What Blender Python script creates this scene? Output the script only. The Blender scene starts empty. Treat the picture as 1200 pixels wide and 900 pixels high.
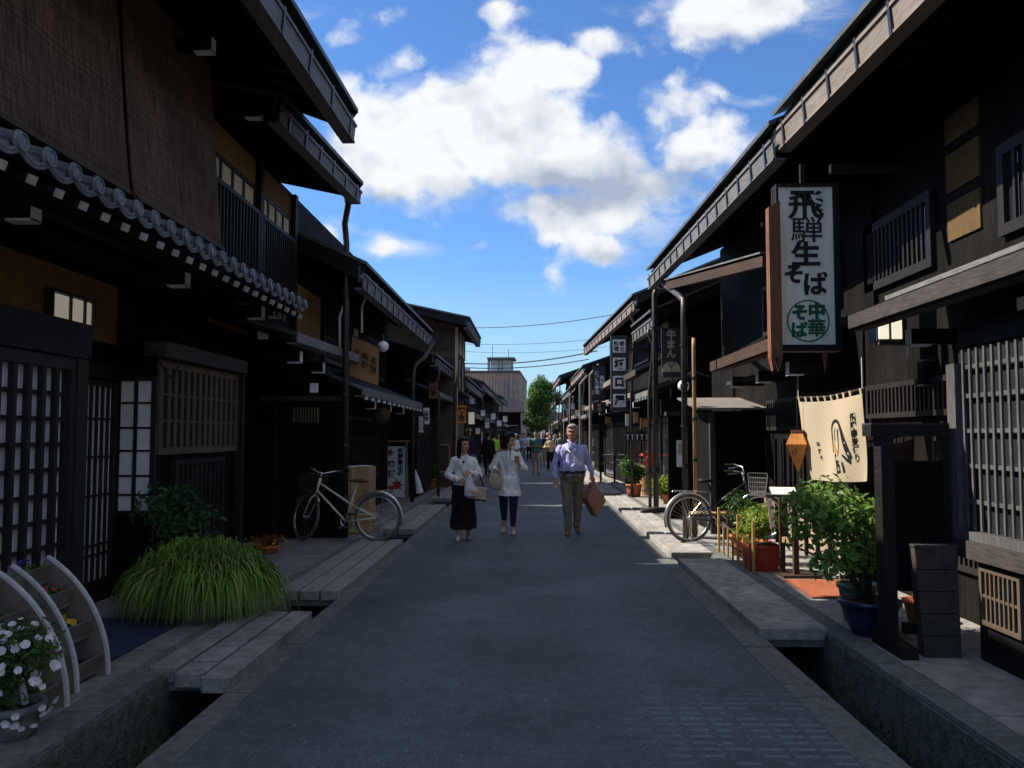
import bpy, bmesh, math, random
from mathutils import Vector, Matrix, noise as mnoise
V = Vector
rad = math.radians
sc = bpy.context.scene
COL = sc.collection

# ------------------------------------------------------------------ camera
EYE = V((0, 0, 1.55))
cam_d = bpy.data.cameras.new('camera')
cam = bpy.data.objects.new('camera', cam_d)
COL.objects.link(cam)
cam_d.sensor_width = 36
cam_d.lens = 30.0
cam_d.clip_end = 3000
cam_d.clip_start = 0.05
cam.location = EYE
cam.rotation_euler = (rad(90 + 3.43), 0, rad(1.43))
sc.camera = cam
sc.render.resolution_x = 1024
sc.render.resolution_y = 768
CR = cam.rotation_euler.to_matrix()

def ray(px, py):
    return (CR @ V(((px - 600) / 1000, (450 - py) / 1000, -1))).normalized()

def P(px, py, X=None, Y=None, Z=None):
    """the world point on a plane X=, Y= or Z= that the photograph shows at a pixel"""
    d = ray(px, py)
    if X is not None: k = (X - EYE.x) / d.x
    elif Y is not None: k = (Y - EYE.y) / d.y
    else: k = (Z - EYE.z) / d.z
    return EYE + d * k

# ------------------------------------------------------------------ light
SUN = V((-1.0, 0.32, 1.0)).normalized()
w = bpy.data.worlds.new('World')
sc.world = w
w.use_nodes = True
nt = w.node_tree
N, L = nt.nodes, nt.links
for n in list(N): N.remove(n)
out = N.new('ShaderNodeOutputWorld')
bg = N.new('ShaderNodeBackground')
bg.inputs[1].default_value = 1.0
w.cycles.sampling_method = 'MANUAL'; w.cycles.sample_map_resolution = 512
sky = N.new('ShaderNodeTexSky')
sky.sky_type = 'NISHITA'
sky.sun_disc = False
sky.sun_elevation = math.asin(SUN.z)
sky.sun_rotation = math.atan2(SUN.x, SUN.y)
sky.air_density = 1.0
sky.dust_density = 0.0
sky.ozone_density = 4.0
SKY_STRENGTH = 0.074
CLOUD = 0.54

def vm(op, a, b=None, c=None):
    n = N.new('ShaderNodeVectorMath'); n.operation = op
    for i, x in enumerate((a, b, c)):
        if x is None: continue
        if hasattr(x, 'is_output'): L.new(x, n.inputs[i])
        else: n.inputs[i].default_value = x
    return n.outputs['Value'] if op in ('LENGTH', 'DOT_PRODUCT') else n.outputs[0]

def fm(op, a, b=None, clamp=False):
    n = N.new('ShaderNodeMath'); n.operation = op; n.use_clamp = clamp
    for i, x in enumerate((a, b)):
        if x is None: continue
        if hasattr(x, 'is_output'): L.new(x, n.inputs[i])
        else: n.inputs[i].default_value = x
    return n.outputs[0]

def mr(x, a, b, c=0., d=1., smooth=True):
    n = N.new('ShaderNodeMapRange')
    if smooth: n.interpolation_type = 'SMOOTHSTEP'
    L.new(x, n.inputs[0])
    for i, k in enumerate((a, b, c, d)): n.inputs[i + 1].default_value = k
    return n.outputs[0]

tc = N.new('ShaderNodeTexCoord')
sep = N.new('ShaderNodeSeparateXYZ'); L.new(tc.outputs['Generated'], sep.inputs[0])
yy = fm('MAXIMUM', sep.outputs[1], 0.12)
comb = N.new('ShaderNodeCombineXYZ')
L.new(fm('DIVIDE', sep.outputs[0], yy), comb.inputs[0])
L.new(fm('DIVIDE', sep.outputs[2], yy), comb.inputs[1])
uv = comb.outputs[0]
def nz(vec, scale, detail, rough=0.55, dist=0.0, off=(0, 0, 0)):
    n = N.new('ShaderNodeTexNoise')
    n.inputs['Scale'].default_value = scale; n.inputs['Detail'].default_value = detail
    n.inputs['Roughness'].default_value = rough; n.inputs['Distortion'].default_value = dist
    L.new(vm('ADD', vec, off), n.inputs['Vector'])
    return n.outputs[0]
# warp the cloud outlines
wx = N.new('ShaderNodeTexNoise'); wx.inputs['Scale'].default_value = 9; wx.inputs['Detail'].default_value = 3
L.new(uv, wx.inputs['Vector'])
warp = vm('MULTIPLY', vm('SUBTRACT', wx.outputs['Color'], (0.5, 0.5, 0.5)), (0.10, 0.08, 0))
uvw = vm('ADD', uv, warp)
# cloud banks of this sky: bearing, height, half width, half height, weight
BL = [(500, 200, 120, 60, 1.0), (600, 150, 110, 90, 1.05), (720, 180, 70, 60, .8), (660, 270, 60, 30, .8), (770, 260, 60, 40, .7), (455, 175, 100, 85, 1.0), (560, 135, 130, 85, 1.05), (640, 90, 65, 50, .9), (620, 185, 190, 60, .9), (690, 250, 130, 42, 1.0),
      (735, 215, 120, 50, .8), (830, 175, 80, 55, .72), (790, 125, 60, 45, .6), (700, 45, 65, 35, .6), (880, 5, 160, 48, .95),
      (590, 12, 42, 22, .72), (470, 68, 45, 22, .5), (455, 283, 62, 22, .85), (370, 270, 55, 26, .8), (745, 335, 45, 22, .45),
      (860, 105, 55, 14, .42), (560, 290, 40, 10, .25), (700, 285, 70, 30, .85), (340, 10, 60, 30, .3),
      (1150, 300, 160, 90, .8), (60, 260, 140, 80, .8), (700, -320, 240, 130, .8), (300, -250, 160, 90, .7)]
f = None
for (px, py, a, b, k) in BL:
    d = ray(px, py); c = (d.x / d.y, d.z / d.y, 0)
    q = vm('MULTIPLY', vm('SUBTRACT', uvw, c), (1000 / a, 1000 / b, 0))
    g = mr(vm('LENGTH', q), 0.0, 1.35, k, 0.0)
    f = g if f is None else fm('MAXIMUM', f, g)
w2 = N.new('ShaderNodeTexNoise'); w2.inputs['Scale'].default_value = 22; w2.inputs['Detail'].default_value = 4
L.new(uv, w2.inputs['Vector'])
uvd = vm('ADD', uv, vm('MULTIPLY', vm('SUBTRACT', w2.outputs['Color'], (.5, .5, .5)), (.022, .016, 0)))
n1 = nz(uvd, 7.5, 12, .58, .0)
n2 = nz(uvd, 34, 8, .62, .0)
# billows: rounded cells give the cauliflower tops
def cell(scale, k):
    q = N.new('ShaderNodeTexVoronoi'); q.feature = 'SMOOTH_F1'; q.inputs['Scale'].default_value = scale; q.inputs['Smoothness'].default_value = .35
    L.new(uvd, q.inputs['Vector']); return fm('MULTIPLY', fm('SUBTRACT', .5, q.outputs['Distance']), k)
bil = fm('ADD', cell(13, .55), cell(30, .30))
dens = fm('ADD', fm('ADD', f, fm('MULTIPLY', fm('SUBTRACT', n1, 0.5), 1.55)), fm('ADD', fm('MULTIPLY', fm('SUBTRACT', n2, 0.5), 0.55), bil))
core = mr(dens, .15, .64)
# thin veil and streaks round the banks
st_ = nz(vm('MULTIPLY', uvd, (1.0, 2.6, 1)), 9, 10, .68, .0, (4.2, 1.3, 0))
veil = fm('MULTIPLY', mr(fm('ADD', fm('MULTIPLY', f, .55), st_), .58, 1.05), .6)
alpha = fm('MAXIMUM', core, veil)
# grey undersides, the cloud shading painted into their colour
DK = [(690, 215, 150, 45, 1.0), (800, 205, 80, 30, .8), (620, 250, 110, 25, .5), (560, 230, 120, 30, .5), (700, 300, 60, 12, .5), (640, 150, 40, 30, .3),
      (450, 235, 90, 22, .5), (860, 40, 120, 16, .4)]
dk = None
for (px, py, a, b, k) in DK:
    d = ray(px, py); c = (d.x / d.y, d.z / d.y, 0)
    q = vm('MULTIPLY', vm('SUBTRACT', uvw, c), (1000 / a, 1000 / b, 0))
    g = mr(vm('LENGTH', q), 0.0, 1.3, k, 0.0)
    dk = g if dk is None else fm('MAXIMUM', dk, g)
n3 = nz(uvd, 9, 6, .5, .0, (0.006, 0.014, 0.0)); n4 = nz(uvd, 9, 6, .5, .0)
relief = fm('ADD', fm('MULTIPLY', fm('SUBTRACT', n3, n4), 3.2), fm('MULTIPLY', bil, -.35))
shade = fm('ADD', fm('ADD', fm('MULTIPLY', dk, 1.15), relief), fm('MULTIPLY', fm('SUBTRACT', n1, .5), -.7), True)
mixc = N.new('ShaderNodeMix'); mixc.data_type = 'RGBA'
L.new(shade, mixc.inputs[0])
mixc.inputs[6].default_value = (CLOUD * .98, CLOUD, CLOUD * 1.03, 1)
mixc.inputs[7].default_value = (CLOUD * .42, CLOUD * .50, CLOUD * .64, 1)
skym = N.new('ShaderNodeMix'); skym.data_type = 'RGBA'; skym.blend_type = 'MULTIPLY'; skym.inputs[0].default_value = 1
# deeper blue towards mid sky
L.new(sky.outputs[0], skym.inputs[6]); skym.inputs[7].default_value = (SKY_STRENGTH * .72, SKY_STRENGTH * .98, SKY_STRENGTH * 1.28, 1)
hz = N.new('ShaderNodeMix'); hz.data_type = 'RGBA'; hz.inputs[7].default_value = (.27, .41, .50, 1)
L.new(mr(sep.outputs[2], 0.0, 0.22, .95, 0.0), hz.inputs[0]); L.new(skym.outputs[2], hz.inputs[6])
# broken cloud added out of view, overhead and behind the camera, for neutral fill
n5 = nz(tc.outputs['Generated'], 1.7, 8, .6, .2, (3.1, 1.7, .4))
away = fm('MAXIMUM', fm('MAXIMUM', mr(sep.outputs[1], .30, .0), mr(sep.outputs[2], .60, .80)), mr(fm('ABSOLUTE', sep.outputs[0]), .62, .82))
alpha = fm('MAXIMUM', alpha, fm('MULTIPLY', away, mr(n5, .44, .60)))
mx = N.new('ShaderNodeMix'); mx.data_type = 'RGBA'
L.new(fm('MULTIPLY', alpha, mr(sep.outputs[2], 0.0, 0.06)), mx.inputs[0])
L.new(hz.outputs[2], mx.inputs[6]); L.new(mixc.outputs[2], mx.inputs[7])
L.new(mx.outputs[2], bg.inputs[0]); L.new(bg.outputs[0], out.inputs[0])

sl = bpy.data.lights.new('sun', 'SUN')
sl.energy = 5.0; sl.angle = rad(0.53); sl.color = (1.0, 0.93, 0.82)
so = bpy.data.objects.new('sun', sl); COL.objects.link(so)
so.rotation_euler = SUN.to_track_quat('Z', 'Y').to_euler()
so.location = (-20, 10, 30)
sc.view_settings.view_transform = 'Standard'
sc.view_settings.look = 'None'
sc.view_settings.gamma = 1.0
sc.view_settings.exposure = 0.85
sc.render.engine = 'CYCLES'
sc.cycles.max_bounces = 6
sc.cycles.diffuse_bounces = 3

# ------------------------------------------------------------------ materials
def newmat(name):
    m = bpy.data.materials.new(name); m.use_nodes = True
    return m, m.node_tree, m.node_tree.nodes['Principled BSDF']

def mat(name, col, rough=0.7, var=0.25, scale=6.0, stretch=(1, 1, 1), bump=0.0, bscale=None, spec=0.18, metal=0.0,
        col2=None, detail=6, trans=0.0, lines=None, sheen=0.0):
    m, t, b = newmat(name)
    n, l = t.nodes, t.links
    b.inputs['Roughness'].default_value = rough
    b.inputs['Specular IOR Level'].default_value = spec
    b.inputs['Metallic'].default_value = metal
    c = (*col, 1)
    dark = tuple(x * (1 - var) for x in col) if col2 is None else col2
    light = tuple(min(1, x * (1 + var)) for x in col)
    tcn = n.new('ShaderNodeTexCoord')
    geo = n.new('ShaderNodeNewGeometry')
    mp = n.new('ShaderNodeMapping'); mp.inputs['Scale'].default_value = stretch
    l.new(tcn.outputs['Object'], mp.inputs[0])
    nn = n.new('ShaderNodeTexNoise'); nn.inputs['Scale'].default_value = scale; nn.inputs['Detail'].default_value = detail
    nn.inputs['Roughness'].default_value = 0.65
    l.new(mp.outputs[0], nn.inputs['Vector'])
    cr = n.new('ShaderNodeValToRGB')
    cr.color_ramp.elements[0].position = 0.32; cr.color_ramp.elements[1].position = 0.68
    cr.color_ramp.elements[0].color = (*dark, 1); cr.color_ramp.elements[1].color = (*light, 1)
    l.new(nn.outputs[0], cr.inputs[0])
    # broad dirt
    n2 = n.new('ShaderNodeTexNoise'); n2.inputs['Scale'].default_value = 1.3; n2.inputs['Detail'].default_value = 4
    l.new(tcn.outputs['Object'], n2.inputs['Vector'])
    mrn = n.new('ShaderNodeMapRange'); mrn.inputs[1].default_value = .3; mrn.inputs[2].default_value = .7
    mrn.inputs[3].default_value = 1 - var * .6; mrn.inputs[4].default_value = 1 + var * .5
    l.new(n2.outputs[0], mrn.inputs[0])
    mm = n.new('ShaderNodeMix'); mm.data_type = 'RGBA'; mm.blend_type = 'MULTIPLY'; mm.inputs[0].default_value = 1
    l.new(cr.outputs[0], mm.inputs[6]); l.new(mrn.outputs[0], mm.inputs[7])
    l.new(mm.outputs[2], b.inputs['Base Color'])
    if bump or lines:
        bp = n.new('ShaderNodeBump'); bp.inputs['Strength'].default_value = bump or .4; bp.inputs['Distance'].default_value = 0.02
        nb = n.new('ShaderNodeTexNoise'); nb.inputs['Scale'].default_value = bscale or scale * 2; nb.inputs['Detail'].default_value = 5
        l.new(mp.outputs[0], nb.inputs['Vector'])
        h = nb.outputs[0]
        if lines:                       # board joints: (axis, spacing)
            ax, sp = lines
            sx = n.new('ShaderNodeSeparateXYZ'); l.new(tcn.outputs['Object'], sx.inputs[0])
            a = n.new('ShaderNodeMath'); a.operation = 'DIVIDE'; l.new(sx.outputs[ax], a.inputs[0]); a.inputs[1].default_value = sp
            fr = n.new('ShaderNodeMath'); fr.operation = 'FRACT'; l.new(a.outputs[0], fr.inputs[0])
            rg = n.new('ShaderNodeMapRange'); rg.inputs[1].default_value = 0.0; rg.inputs[2].default_value = 0.10
            l.new(fr.outputs[0], rg.inputs[0])
            ad = n.new('ShaderNodeMath'); ad.operation = 'ADD'; l.new(rg.outputs[0], ad.inputs[0])
            sc2 = n.new('ShaderNodeMath'); sc2.operation = 'MULTIPLY'; l.new(h, sc2.inputs[0]); sc2.inputs[1].default_value = .5
            l.new(sc2.outputs[0], ad.inputs[1]); h = ad.outputs[0]
            # each board its own tone
            fl = n.new('ShaderNodeMath'); fl.operation = 'FLOOR'; l.new(a.outputs[0], fl.inputs[0])
            wn = n.new('ShaderNodeTexWhiteNoise'); wn.noise_dimensions = '1D'; l.new(fl.outputs[0], wn.inputs['W'])
            r2 = n.new('ShaderNodeMapRange'); r2.inputs[3].default_value = .7; r2.inputs[4].default_value = 1.25
            l.new(wn.outputs[0], r2.inputs[0])
            m2 = n.new('ShaderNodeMix'); m2.data_type = 'RGBA'; m2.blend_type = 'MULTIPLY'; m2.inputs[0].default_value = 1
            l.new(mm.outputs[2], m2.inputs[6]); l.new(r2.outputs[0], m2.inputs[7])
            l.new(m2.outputs[2], b.inputs['Base Color'])
        l.new(h, bp.inputs['Height']); l.new(bp.outputs[0], b.inputs['Normal'])
    if trans:
        tr = n.new('ShaderNodeBsdfTranslucent'); ms = n.new('ShaderNodeMixShader'); ms.inputs[0].default_value = trans
        l.new(mm.outputs[2], tr.inputs[0])
        o = n['Material Output']
        l.new(b.outputs[0], ms.inputs[1]); l.new(tr.outputs[0], ms.inputs[2]); l.new(ms.outputs[0], o.inputs[0])
    return m

M = {}
M['wood_v'] = mat('charred_wood_vertical', (.0080, .0066, .0060), .75, .55, 9, (5, 5, .5), .35, lines=(1, .16), spec=.09)
M['wood_x'] = mat('charred_wood_crosswise', (.0085, .007, .0066), .75, .55, 9, (5, 5, .5), .35, lines=(0, .15), spec=.09)
M['wood_h'] = mat('dark_beam', (.012, .0105, .0105), .6, .45, 9, (4, .5, 5), .3)
M['wood_l'] = mat('lattice_wood', (.021, .0185, .019), .55, .35, 14, (4, 4, .5), .2)
M['wood_grey'] = mat('weathered_grey_wood', (.050, .044, .042), .75, .35, 12, (5, .5, 5), .3)
M['wood_grey_lat'] = mat('grey_lattice_wood', (.085, .082, .08), .6, .35, 14, (4, 4, .6), .2)
M['wood_tan'] = mat('pale_wood', (.36, .23, .12), .6, .2, 12, (4, 4, .5), .2)
M['wood_red'] = mat('red_brown_timber', (.19, .08, .042), .6, .45, 14, (6, 6, .5), .5)
M['wood_brown'] = mat('brown_wood', (.06, .036, .024), .6, .35, 12, (5, 5, .5), .3)
M['clap'] = mat('brown_clapboard', (.11, .075, .055), .7, .4, 9, (.5, .5, 5), .4, lines=(2, .2))
M['plaster'] = mat('ochre_plaster', (.20, .115, .045), .9, .15, 12, bump=.15, bscale=60)
M['plaster_shaded'] = mat('ochre_plaster_shaded', (.11, .07, .03), .9, .2, 12)  # ochre plaster darkened in its colour to stand for the shade under the eave
M['cream'] = mat('cream_plaster', (.62, .50, .34), .9, .1, 8, bump=.1, bscale=60)
M['white'] = mat('white_paint', (.78, .78, .76), .6, .08, 12)
M['white_old'] = mat('old_white_paint', (.42, .41, .38), .7, .25, 12)
M['paper'] = mat('shoji_paper', (.82, .82, .80), .9, .12, 3)
M['paperw'] = mat('white_paper', (.8, .8, .78), .8, .04, 5)
M['signw'] = mat('sign_board_white', (.72, .70, .60), .7, .16, 4, (2, 2, .3))
M['ink'] = mat('black_ink', (.012, .012, .012), .6, .1)
M['green_ink'] = mat('green_ink', (.012, .10, .05), .6, .1)
M['gold'] = mat('pale_gold_paint', (.50, .43, .28), .6, .1)
M['red'] = mat('red_paint', (.50, .03, .03), .6, .2)
M['metal'] = mat('dark_pipe_metal', (.05, .04, .036), .45, .3, 8, bump=.05, metal=.3, spec=.5)
M['tin'] = mat('tin_roof_sheet', (.10, .11, .115), .5, .3, 5, bump=.1, metal=.4)
M['fascia'] = mat('grey_gutter_board', (.15, .15, .15), .6, .3, 10, (4, .5, 4), .2)
M['fascia_w'] = mat('warm_gutter_board', (.21, .175, .15), .6, .25, 10, (4, .5, 4), .2)
M['tile'] = mat('grey_roof_tile', (.12, .13, .15), .42, .3, 20, bump=.15, spec=.5)
M['terra'] = mat('terracotta', (.42, .13, .06), .7, .25, 12, bump=.1)
M['bluepot'] = mat('blue_glaze', (.012, .022, .07), .3, .3, 12, spec=.6)
M['greenpot'] = mat('green_glaze', (.08, .17, .14), .3, .3, 12, spec=.5)
M['redpot'] = mat('red_plastic_pot', (.34, .045, .03), .5, .2, 12)
M['soil'] = mat('soil', (.035, .025, .018), .95, .4, 40, bump=.6)
M['stone'] = mat('grey_stone', (.24, .24, .235), .85, .25, 22, bump=.25, bscale=80)
M['stone_d'] = mat('dark_concrete', (.13, .135, .13), .9, .35, 16, bump=.5, bscale=60)
M['cardboard'] = mat('cardboard', (.40, .26, .13), .85, .1, 6)
M['tape'] = mat('parcel_tape', (.5, .38, .22), .4, .1)
M['matblue'] = mat('blue_mat', (.03, .045, .09), .95, .3, 60, bump=.4, bscale=200)
M['matred'] = mat('brown_mat', (.32, .10, .05), .95, .3, 60, bump=.4, bscale=200)
M['chrome'] = mat('bicycle_metal', (.62, .62, .60), .28, .1, metal=.9, spec=.6)
M['cream_paint'] = mat('ivory_frame_paint', (.66, .62, .50), .35, .08, spec=.5)
M['rubber'] = mat('black_rubber', (.014, .014, .015), .7, .2)
M['tyre_grey'] = mat('grey_tyre', (.11, .11, .105), .75, .2)
M['blackp'] = mat('black_paint', (.018, .018, .02), .4, .2, spec=.5)
M['leather'] = mat('brown_saddle', (.16, .07, .03), .4, .2)
M['sudare'] = mat('bamboo_blind', (.14, .085, .06), .85, .55, 5, (1, 9, .7), .5, bscale=30, trans=.2, lines=(2, .016))
M['orange_wood'] = mat('orange_varnished_wood', (.60, .25, .06), .5, .2, 10, (4, 4, .5), .1)
M['banner'] = mat('linen_banner', (.72, .62, .46), .95, .1, 90, trans=.5)
M['orange_cloth'] = mat('orange_cloth', (.42, .22, .11), .95, .15, 30, trans=.3)
M['straw'] = mat('cedar_ball_brown', (.11, .06, .03), .95, .4, 60, bump=.8, bscale=120)
M['globe'] = mat('white_glass_globe', (.8, .78, .76), .25, .04, spec=.5)
M['ink_worn'] = mat('worn_brush_ink', (.020, .019, .018), .6, .5, 30)
M['glass'] = mat('dark_glass', (.015, .018, .022), .08, .1, spec=.6)
M['asph'] = None
M['bg_conc'] = mat('grey_concrete_tower', (.26, .20, .165), .85, .15, .35, (1, 1, .3))
M['bg_conc2'] = mat('brown_tile_wall', (.28, .17, .12), .85, .15, .5)
def leafmat(name, col, tr=.35, var=.45):
    return mat(name, col, .5, var, 3.5, spec=.35, trans=tr)
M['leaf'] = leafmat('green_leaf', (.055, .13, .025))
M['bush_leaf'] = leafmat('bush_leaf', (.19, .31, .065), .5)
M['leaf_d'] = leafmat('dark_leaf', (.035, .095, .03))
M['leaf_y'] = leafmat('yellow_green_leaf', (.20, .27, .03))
M['grass'] = leafmat('tuft_blade', (.15, .26, .04), .3)
M['leaf_t'] = leafmat('tree_leaf', (.085, .165, .03), .35)
M['stem'] = mat('brown_stem', (.07, .05, .03), .8, .3, 20)
M['petal_w'] = mat('white_petal', (.80, .76, .80), .6, .1, 30, trans=.3)
M['petal_p'] = mat('purple_petal', (.12, .05, .42), .6, .3, 30, trans=.3)
M['petal_y'] = mat('yellow_petal', (.65, .42, .03), .6, .2, 30, trans=.3)
M['petal_r'] = mat('red_petal', (.55, .05, .05), .6, .3, 30, trans=.3)
def emit(name, col, s, base=.8):
    m, t, b = newmat(name)
    b.inputs['Base Color'].default_value = (base, base, base, 1)
    b.inputs['Emission Color'].default_value = (*col, 1); b.inputs['Emission Strength'].default_value = s
    return m
M['lamp_on'] = emit('lit_lamp_pane', (1, .9, .66), .5)
M['lamp_dim'] = emit('pale_lamp_pane', (1, .9, .7), .12, .45)
def plain(name, col, rough=.85, var=.12, scale=25, **k):
    if name not in M: M[name] = mat(name, col, rough, var, scale, **k)
    return M[name]

# asphalt with fine chips, worn tone and rows of pale wear dashes in the near right corner
def asphalt():
    m, t, b = newmat('asphalt'); n, l = t.nodes, t.links
    tcn = n.new('ShaderNodeTexCoord')
    def noise(s, d=4, vec=None):
        q = n.new('ShaderNodeTexNoise'); q.inputs['Scale'].default_value = s; q.inputs['Detail'].default_value = d
        l.new(vec or tcn.outputs['Object'], q.inputs['Vector']); return q.outputs[0]
    def rng(x, a, b_, c, d):
        q = n.new('ShaderNodeMapRange'); l.new(x, q.inputs[0])
        for i, k in enumerate((a, b_, c, d)): q.inputs[i + 1].default_value = k
        return q.outputs[0]
    def math_(op, x, y=0):
        q = n.new('ShaderNodeMath'); q.operation = op
        for i, k in enumerate((x, y)):
            if hasattr(k, 'is_output'): l.new(k, q.inputs[i])
            else: q.inputs[i].default_value = k
        return q.outputs[0]
    chips = n.new('ShaderNodeTexVoronoi'); chips.inputs['Scale'].default_value = 95
    l.new(tcn.outputs['Object'], chips.inputs['Vector'])
    cs = n.new('ShaderNodeSeparateColor'); l.new(chips.outputs['Color'], cs.inputs[0])
    v = rng(cs.outputs[0], 0, 1, .72, 1.28)
    v = math_('MULTIPLY', v, rng(noise(.9, 5), .3, .7, .75, 1.25))
    v = math_('MULTIPLY', v, rng(noise(9, 5), .3, .7, .85, 1.15))
    # old patches, stains and hairline cracks
    pt = n.new('ShaderNodeTexVoronoi'); pt.inputs['Scale'].default_value = .35; l.new(tcn.outputs['Object'], pt.inputs['Vector'])
    ps = n.new('ShaderNodeSeparateColor'); l.new(pt.outputs['Color'], ps.inputs[0]); v = math_('MULTIPLY', v, rng(ps.outputs[0], 0, 1, .90, 1.10))
    ck = n.new('ShaderNodeTexVoronoi'); ck.feature = 'DISTANCE_TO_EDGE'; ck.inputs['Scale'].default_value = .9
    wv = n.new('ShaderNodeTexNoise'); wv.inputs['Scale'].default_value = 3; wv.inputs['Detail'].default_value = 5; l.new(tcn.outputs['Object'], wv.inputs['Vector'])
    va = n.new('ShaderNodeVectorMath'); va.operation = 'ADD'; l.new(tcn.outputs['Object'], va.inputs[0]); l.new(wv.outputs['Color'], va.inputs[1]); l.new(va.outputs[0], ck.inputs['Vector'])
    crk = math_('MULTIPLY', math_('LESS_THAN', ck.outputs['Distance'], .006), math_('GREATER_THAN', noise(.7, 3), .54))
    v = math_('MULTIPLY', v, math_('SUBTRACT', 1.0, math_('MULTIPLY', crk, .4)))
    v = math_('MULTIPLY', v, rng(noise(2.6, 6), .55, .72, 1.0, .80))
    # bright mica chips
    v = math_('ADD', v, math_('MULTIPLY', math_('GREATER_THAN', cs.outputs[1], .994), 1.6))
    # wheel-worn tracks
    sx = n.new('ShaderNodeSeparateXYZ'); l.new(tcn.outputs['Object'], sx.inputs[0])
    tr = math_('ABSOLUTE', math_('SUBTRACT', math_('ABSOLUTE', sx.outputs[0]), .75), 0)
    v = math_('MULTIPLY', v, rng(tr, 0, .5, 1.12, .95))
    # crosswise anti-slip dashes
    fy = math_('FRACT', math_('MULTIPLY', sx.outputs[1], 11.0), 0)
    cx = math_('MULTIPLY', sx.outputs[0], 6.5)
    row = math_('FLOOR', cx, 0)
    fx = math_('FRACT', cx, 0)
    dash = math_('MULTIPLY', math_('GREATER_THAN', fy, .62), math_('MULTIPLY', math_('GREATER_THAN', fx, .22), math_('GREATER_THAN', noise(5, 2), .44)))
    area = math_('MULTIPLY', rng(sx.outputs[0], .35, 1.0, 0, 1), rng(sx.outputs[1], 5.6, 4.9, 0, 1))
    v = math_('ADD', v, math_('MULTIPLY', math_('MULTIPLY', dash, area), 0.8))
    cc = n.new('ShaderNodeMix'); cc.data_type = 'RGBA'; cc.blend_type = 'MULTIPLY'; cc.inputs[0].default_value = 1
    cc.inputs[6].default_value = (.074, .090, .108, 1); l.new(v, cc.inputs[7])
    l.new(cc.outputs[2], b.inputs['Base Color'])
    b.inputs['Roughness'].default_value = .72; b.inputs['Specular IOR Level'].default_value = .35
    bp = n.new('ShaderNodeBump'); bp.inputs['Strength'].default_value = .5; bp.inputs['Distance'].default_value = .006
    hh = math_('ADD', chips.outputs['Distance'], noise(160, 3))
    l.new(hh, bp.inputs['Height']); l.new(bp.outputs[0], b.inputs['Normal'])
    return m
M['asph'] = asphalt()

# ------------------------------------------------------------------ mesh helpers
ORG = {}
def org(o):
    return ORG.get(o.name, V((0, 0, 0))) if o else V((0, 0, 0))

def props(o, label=None, cat=None, group=None, kind=None):
    if label: o['label'] = label
    if cat: o['category'] = cat
    if group: o['group'] = group
    if kind: o['kind'] = kind
    return o

def thing(name, label, cat, loc=(0, 0, 0), group=None, rz=0.0):
    o = bpy.data.objects.new(name, None); COL.objects.link(o)
    o.location = loc; o.rotation_euler = (0, 0, rz); o.empty_display_size = .2
    ORG[o.name] = V(loc)
    return props(o, label, cat, group)

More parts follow.
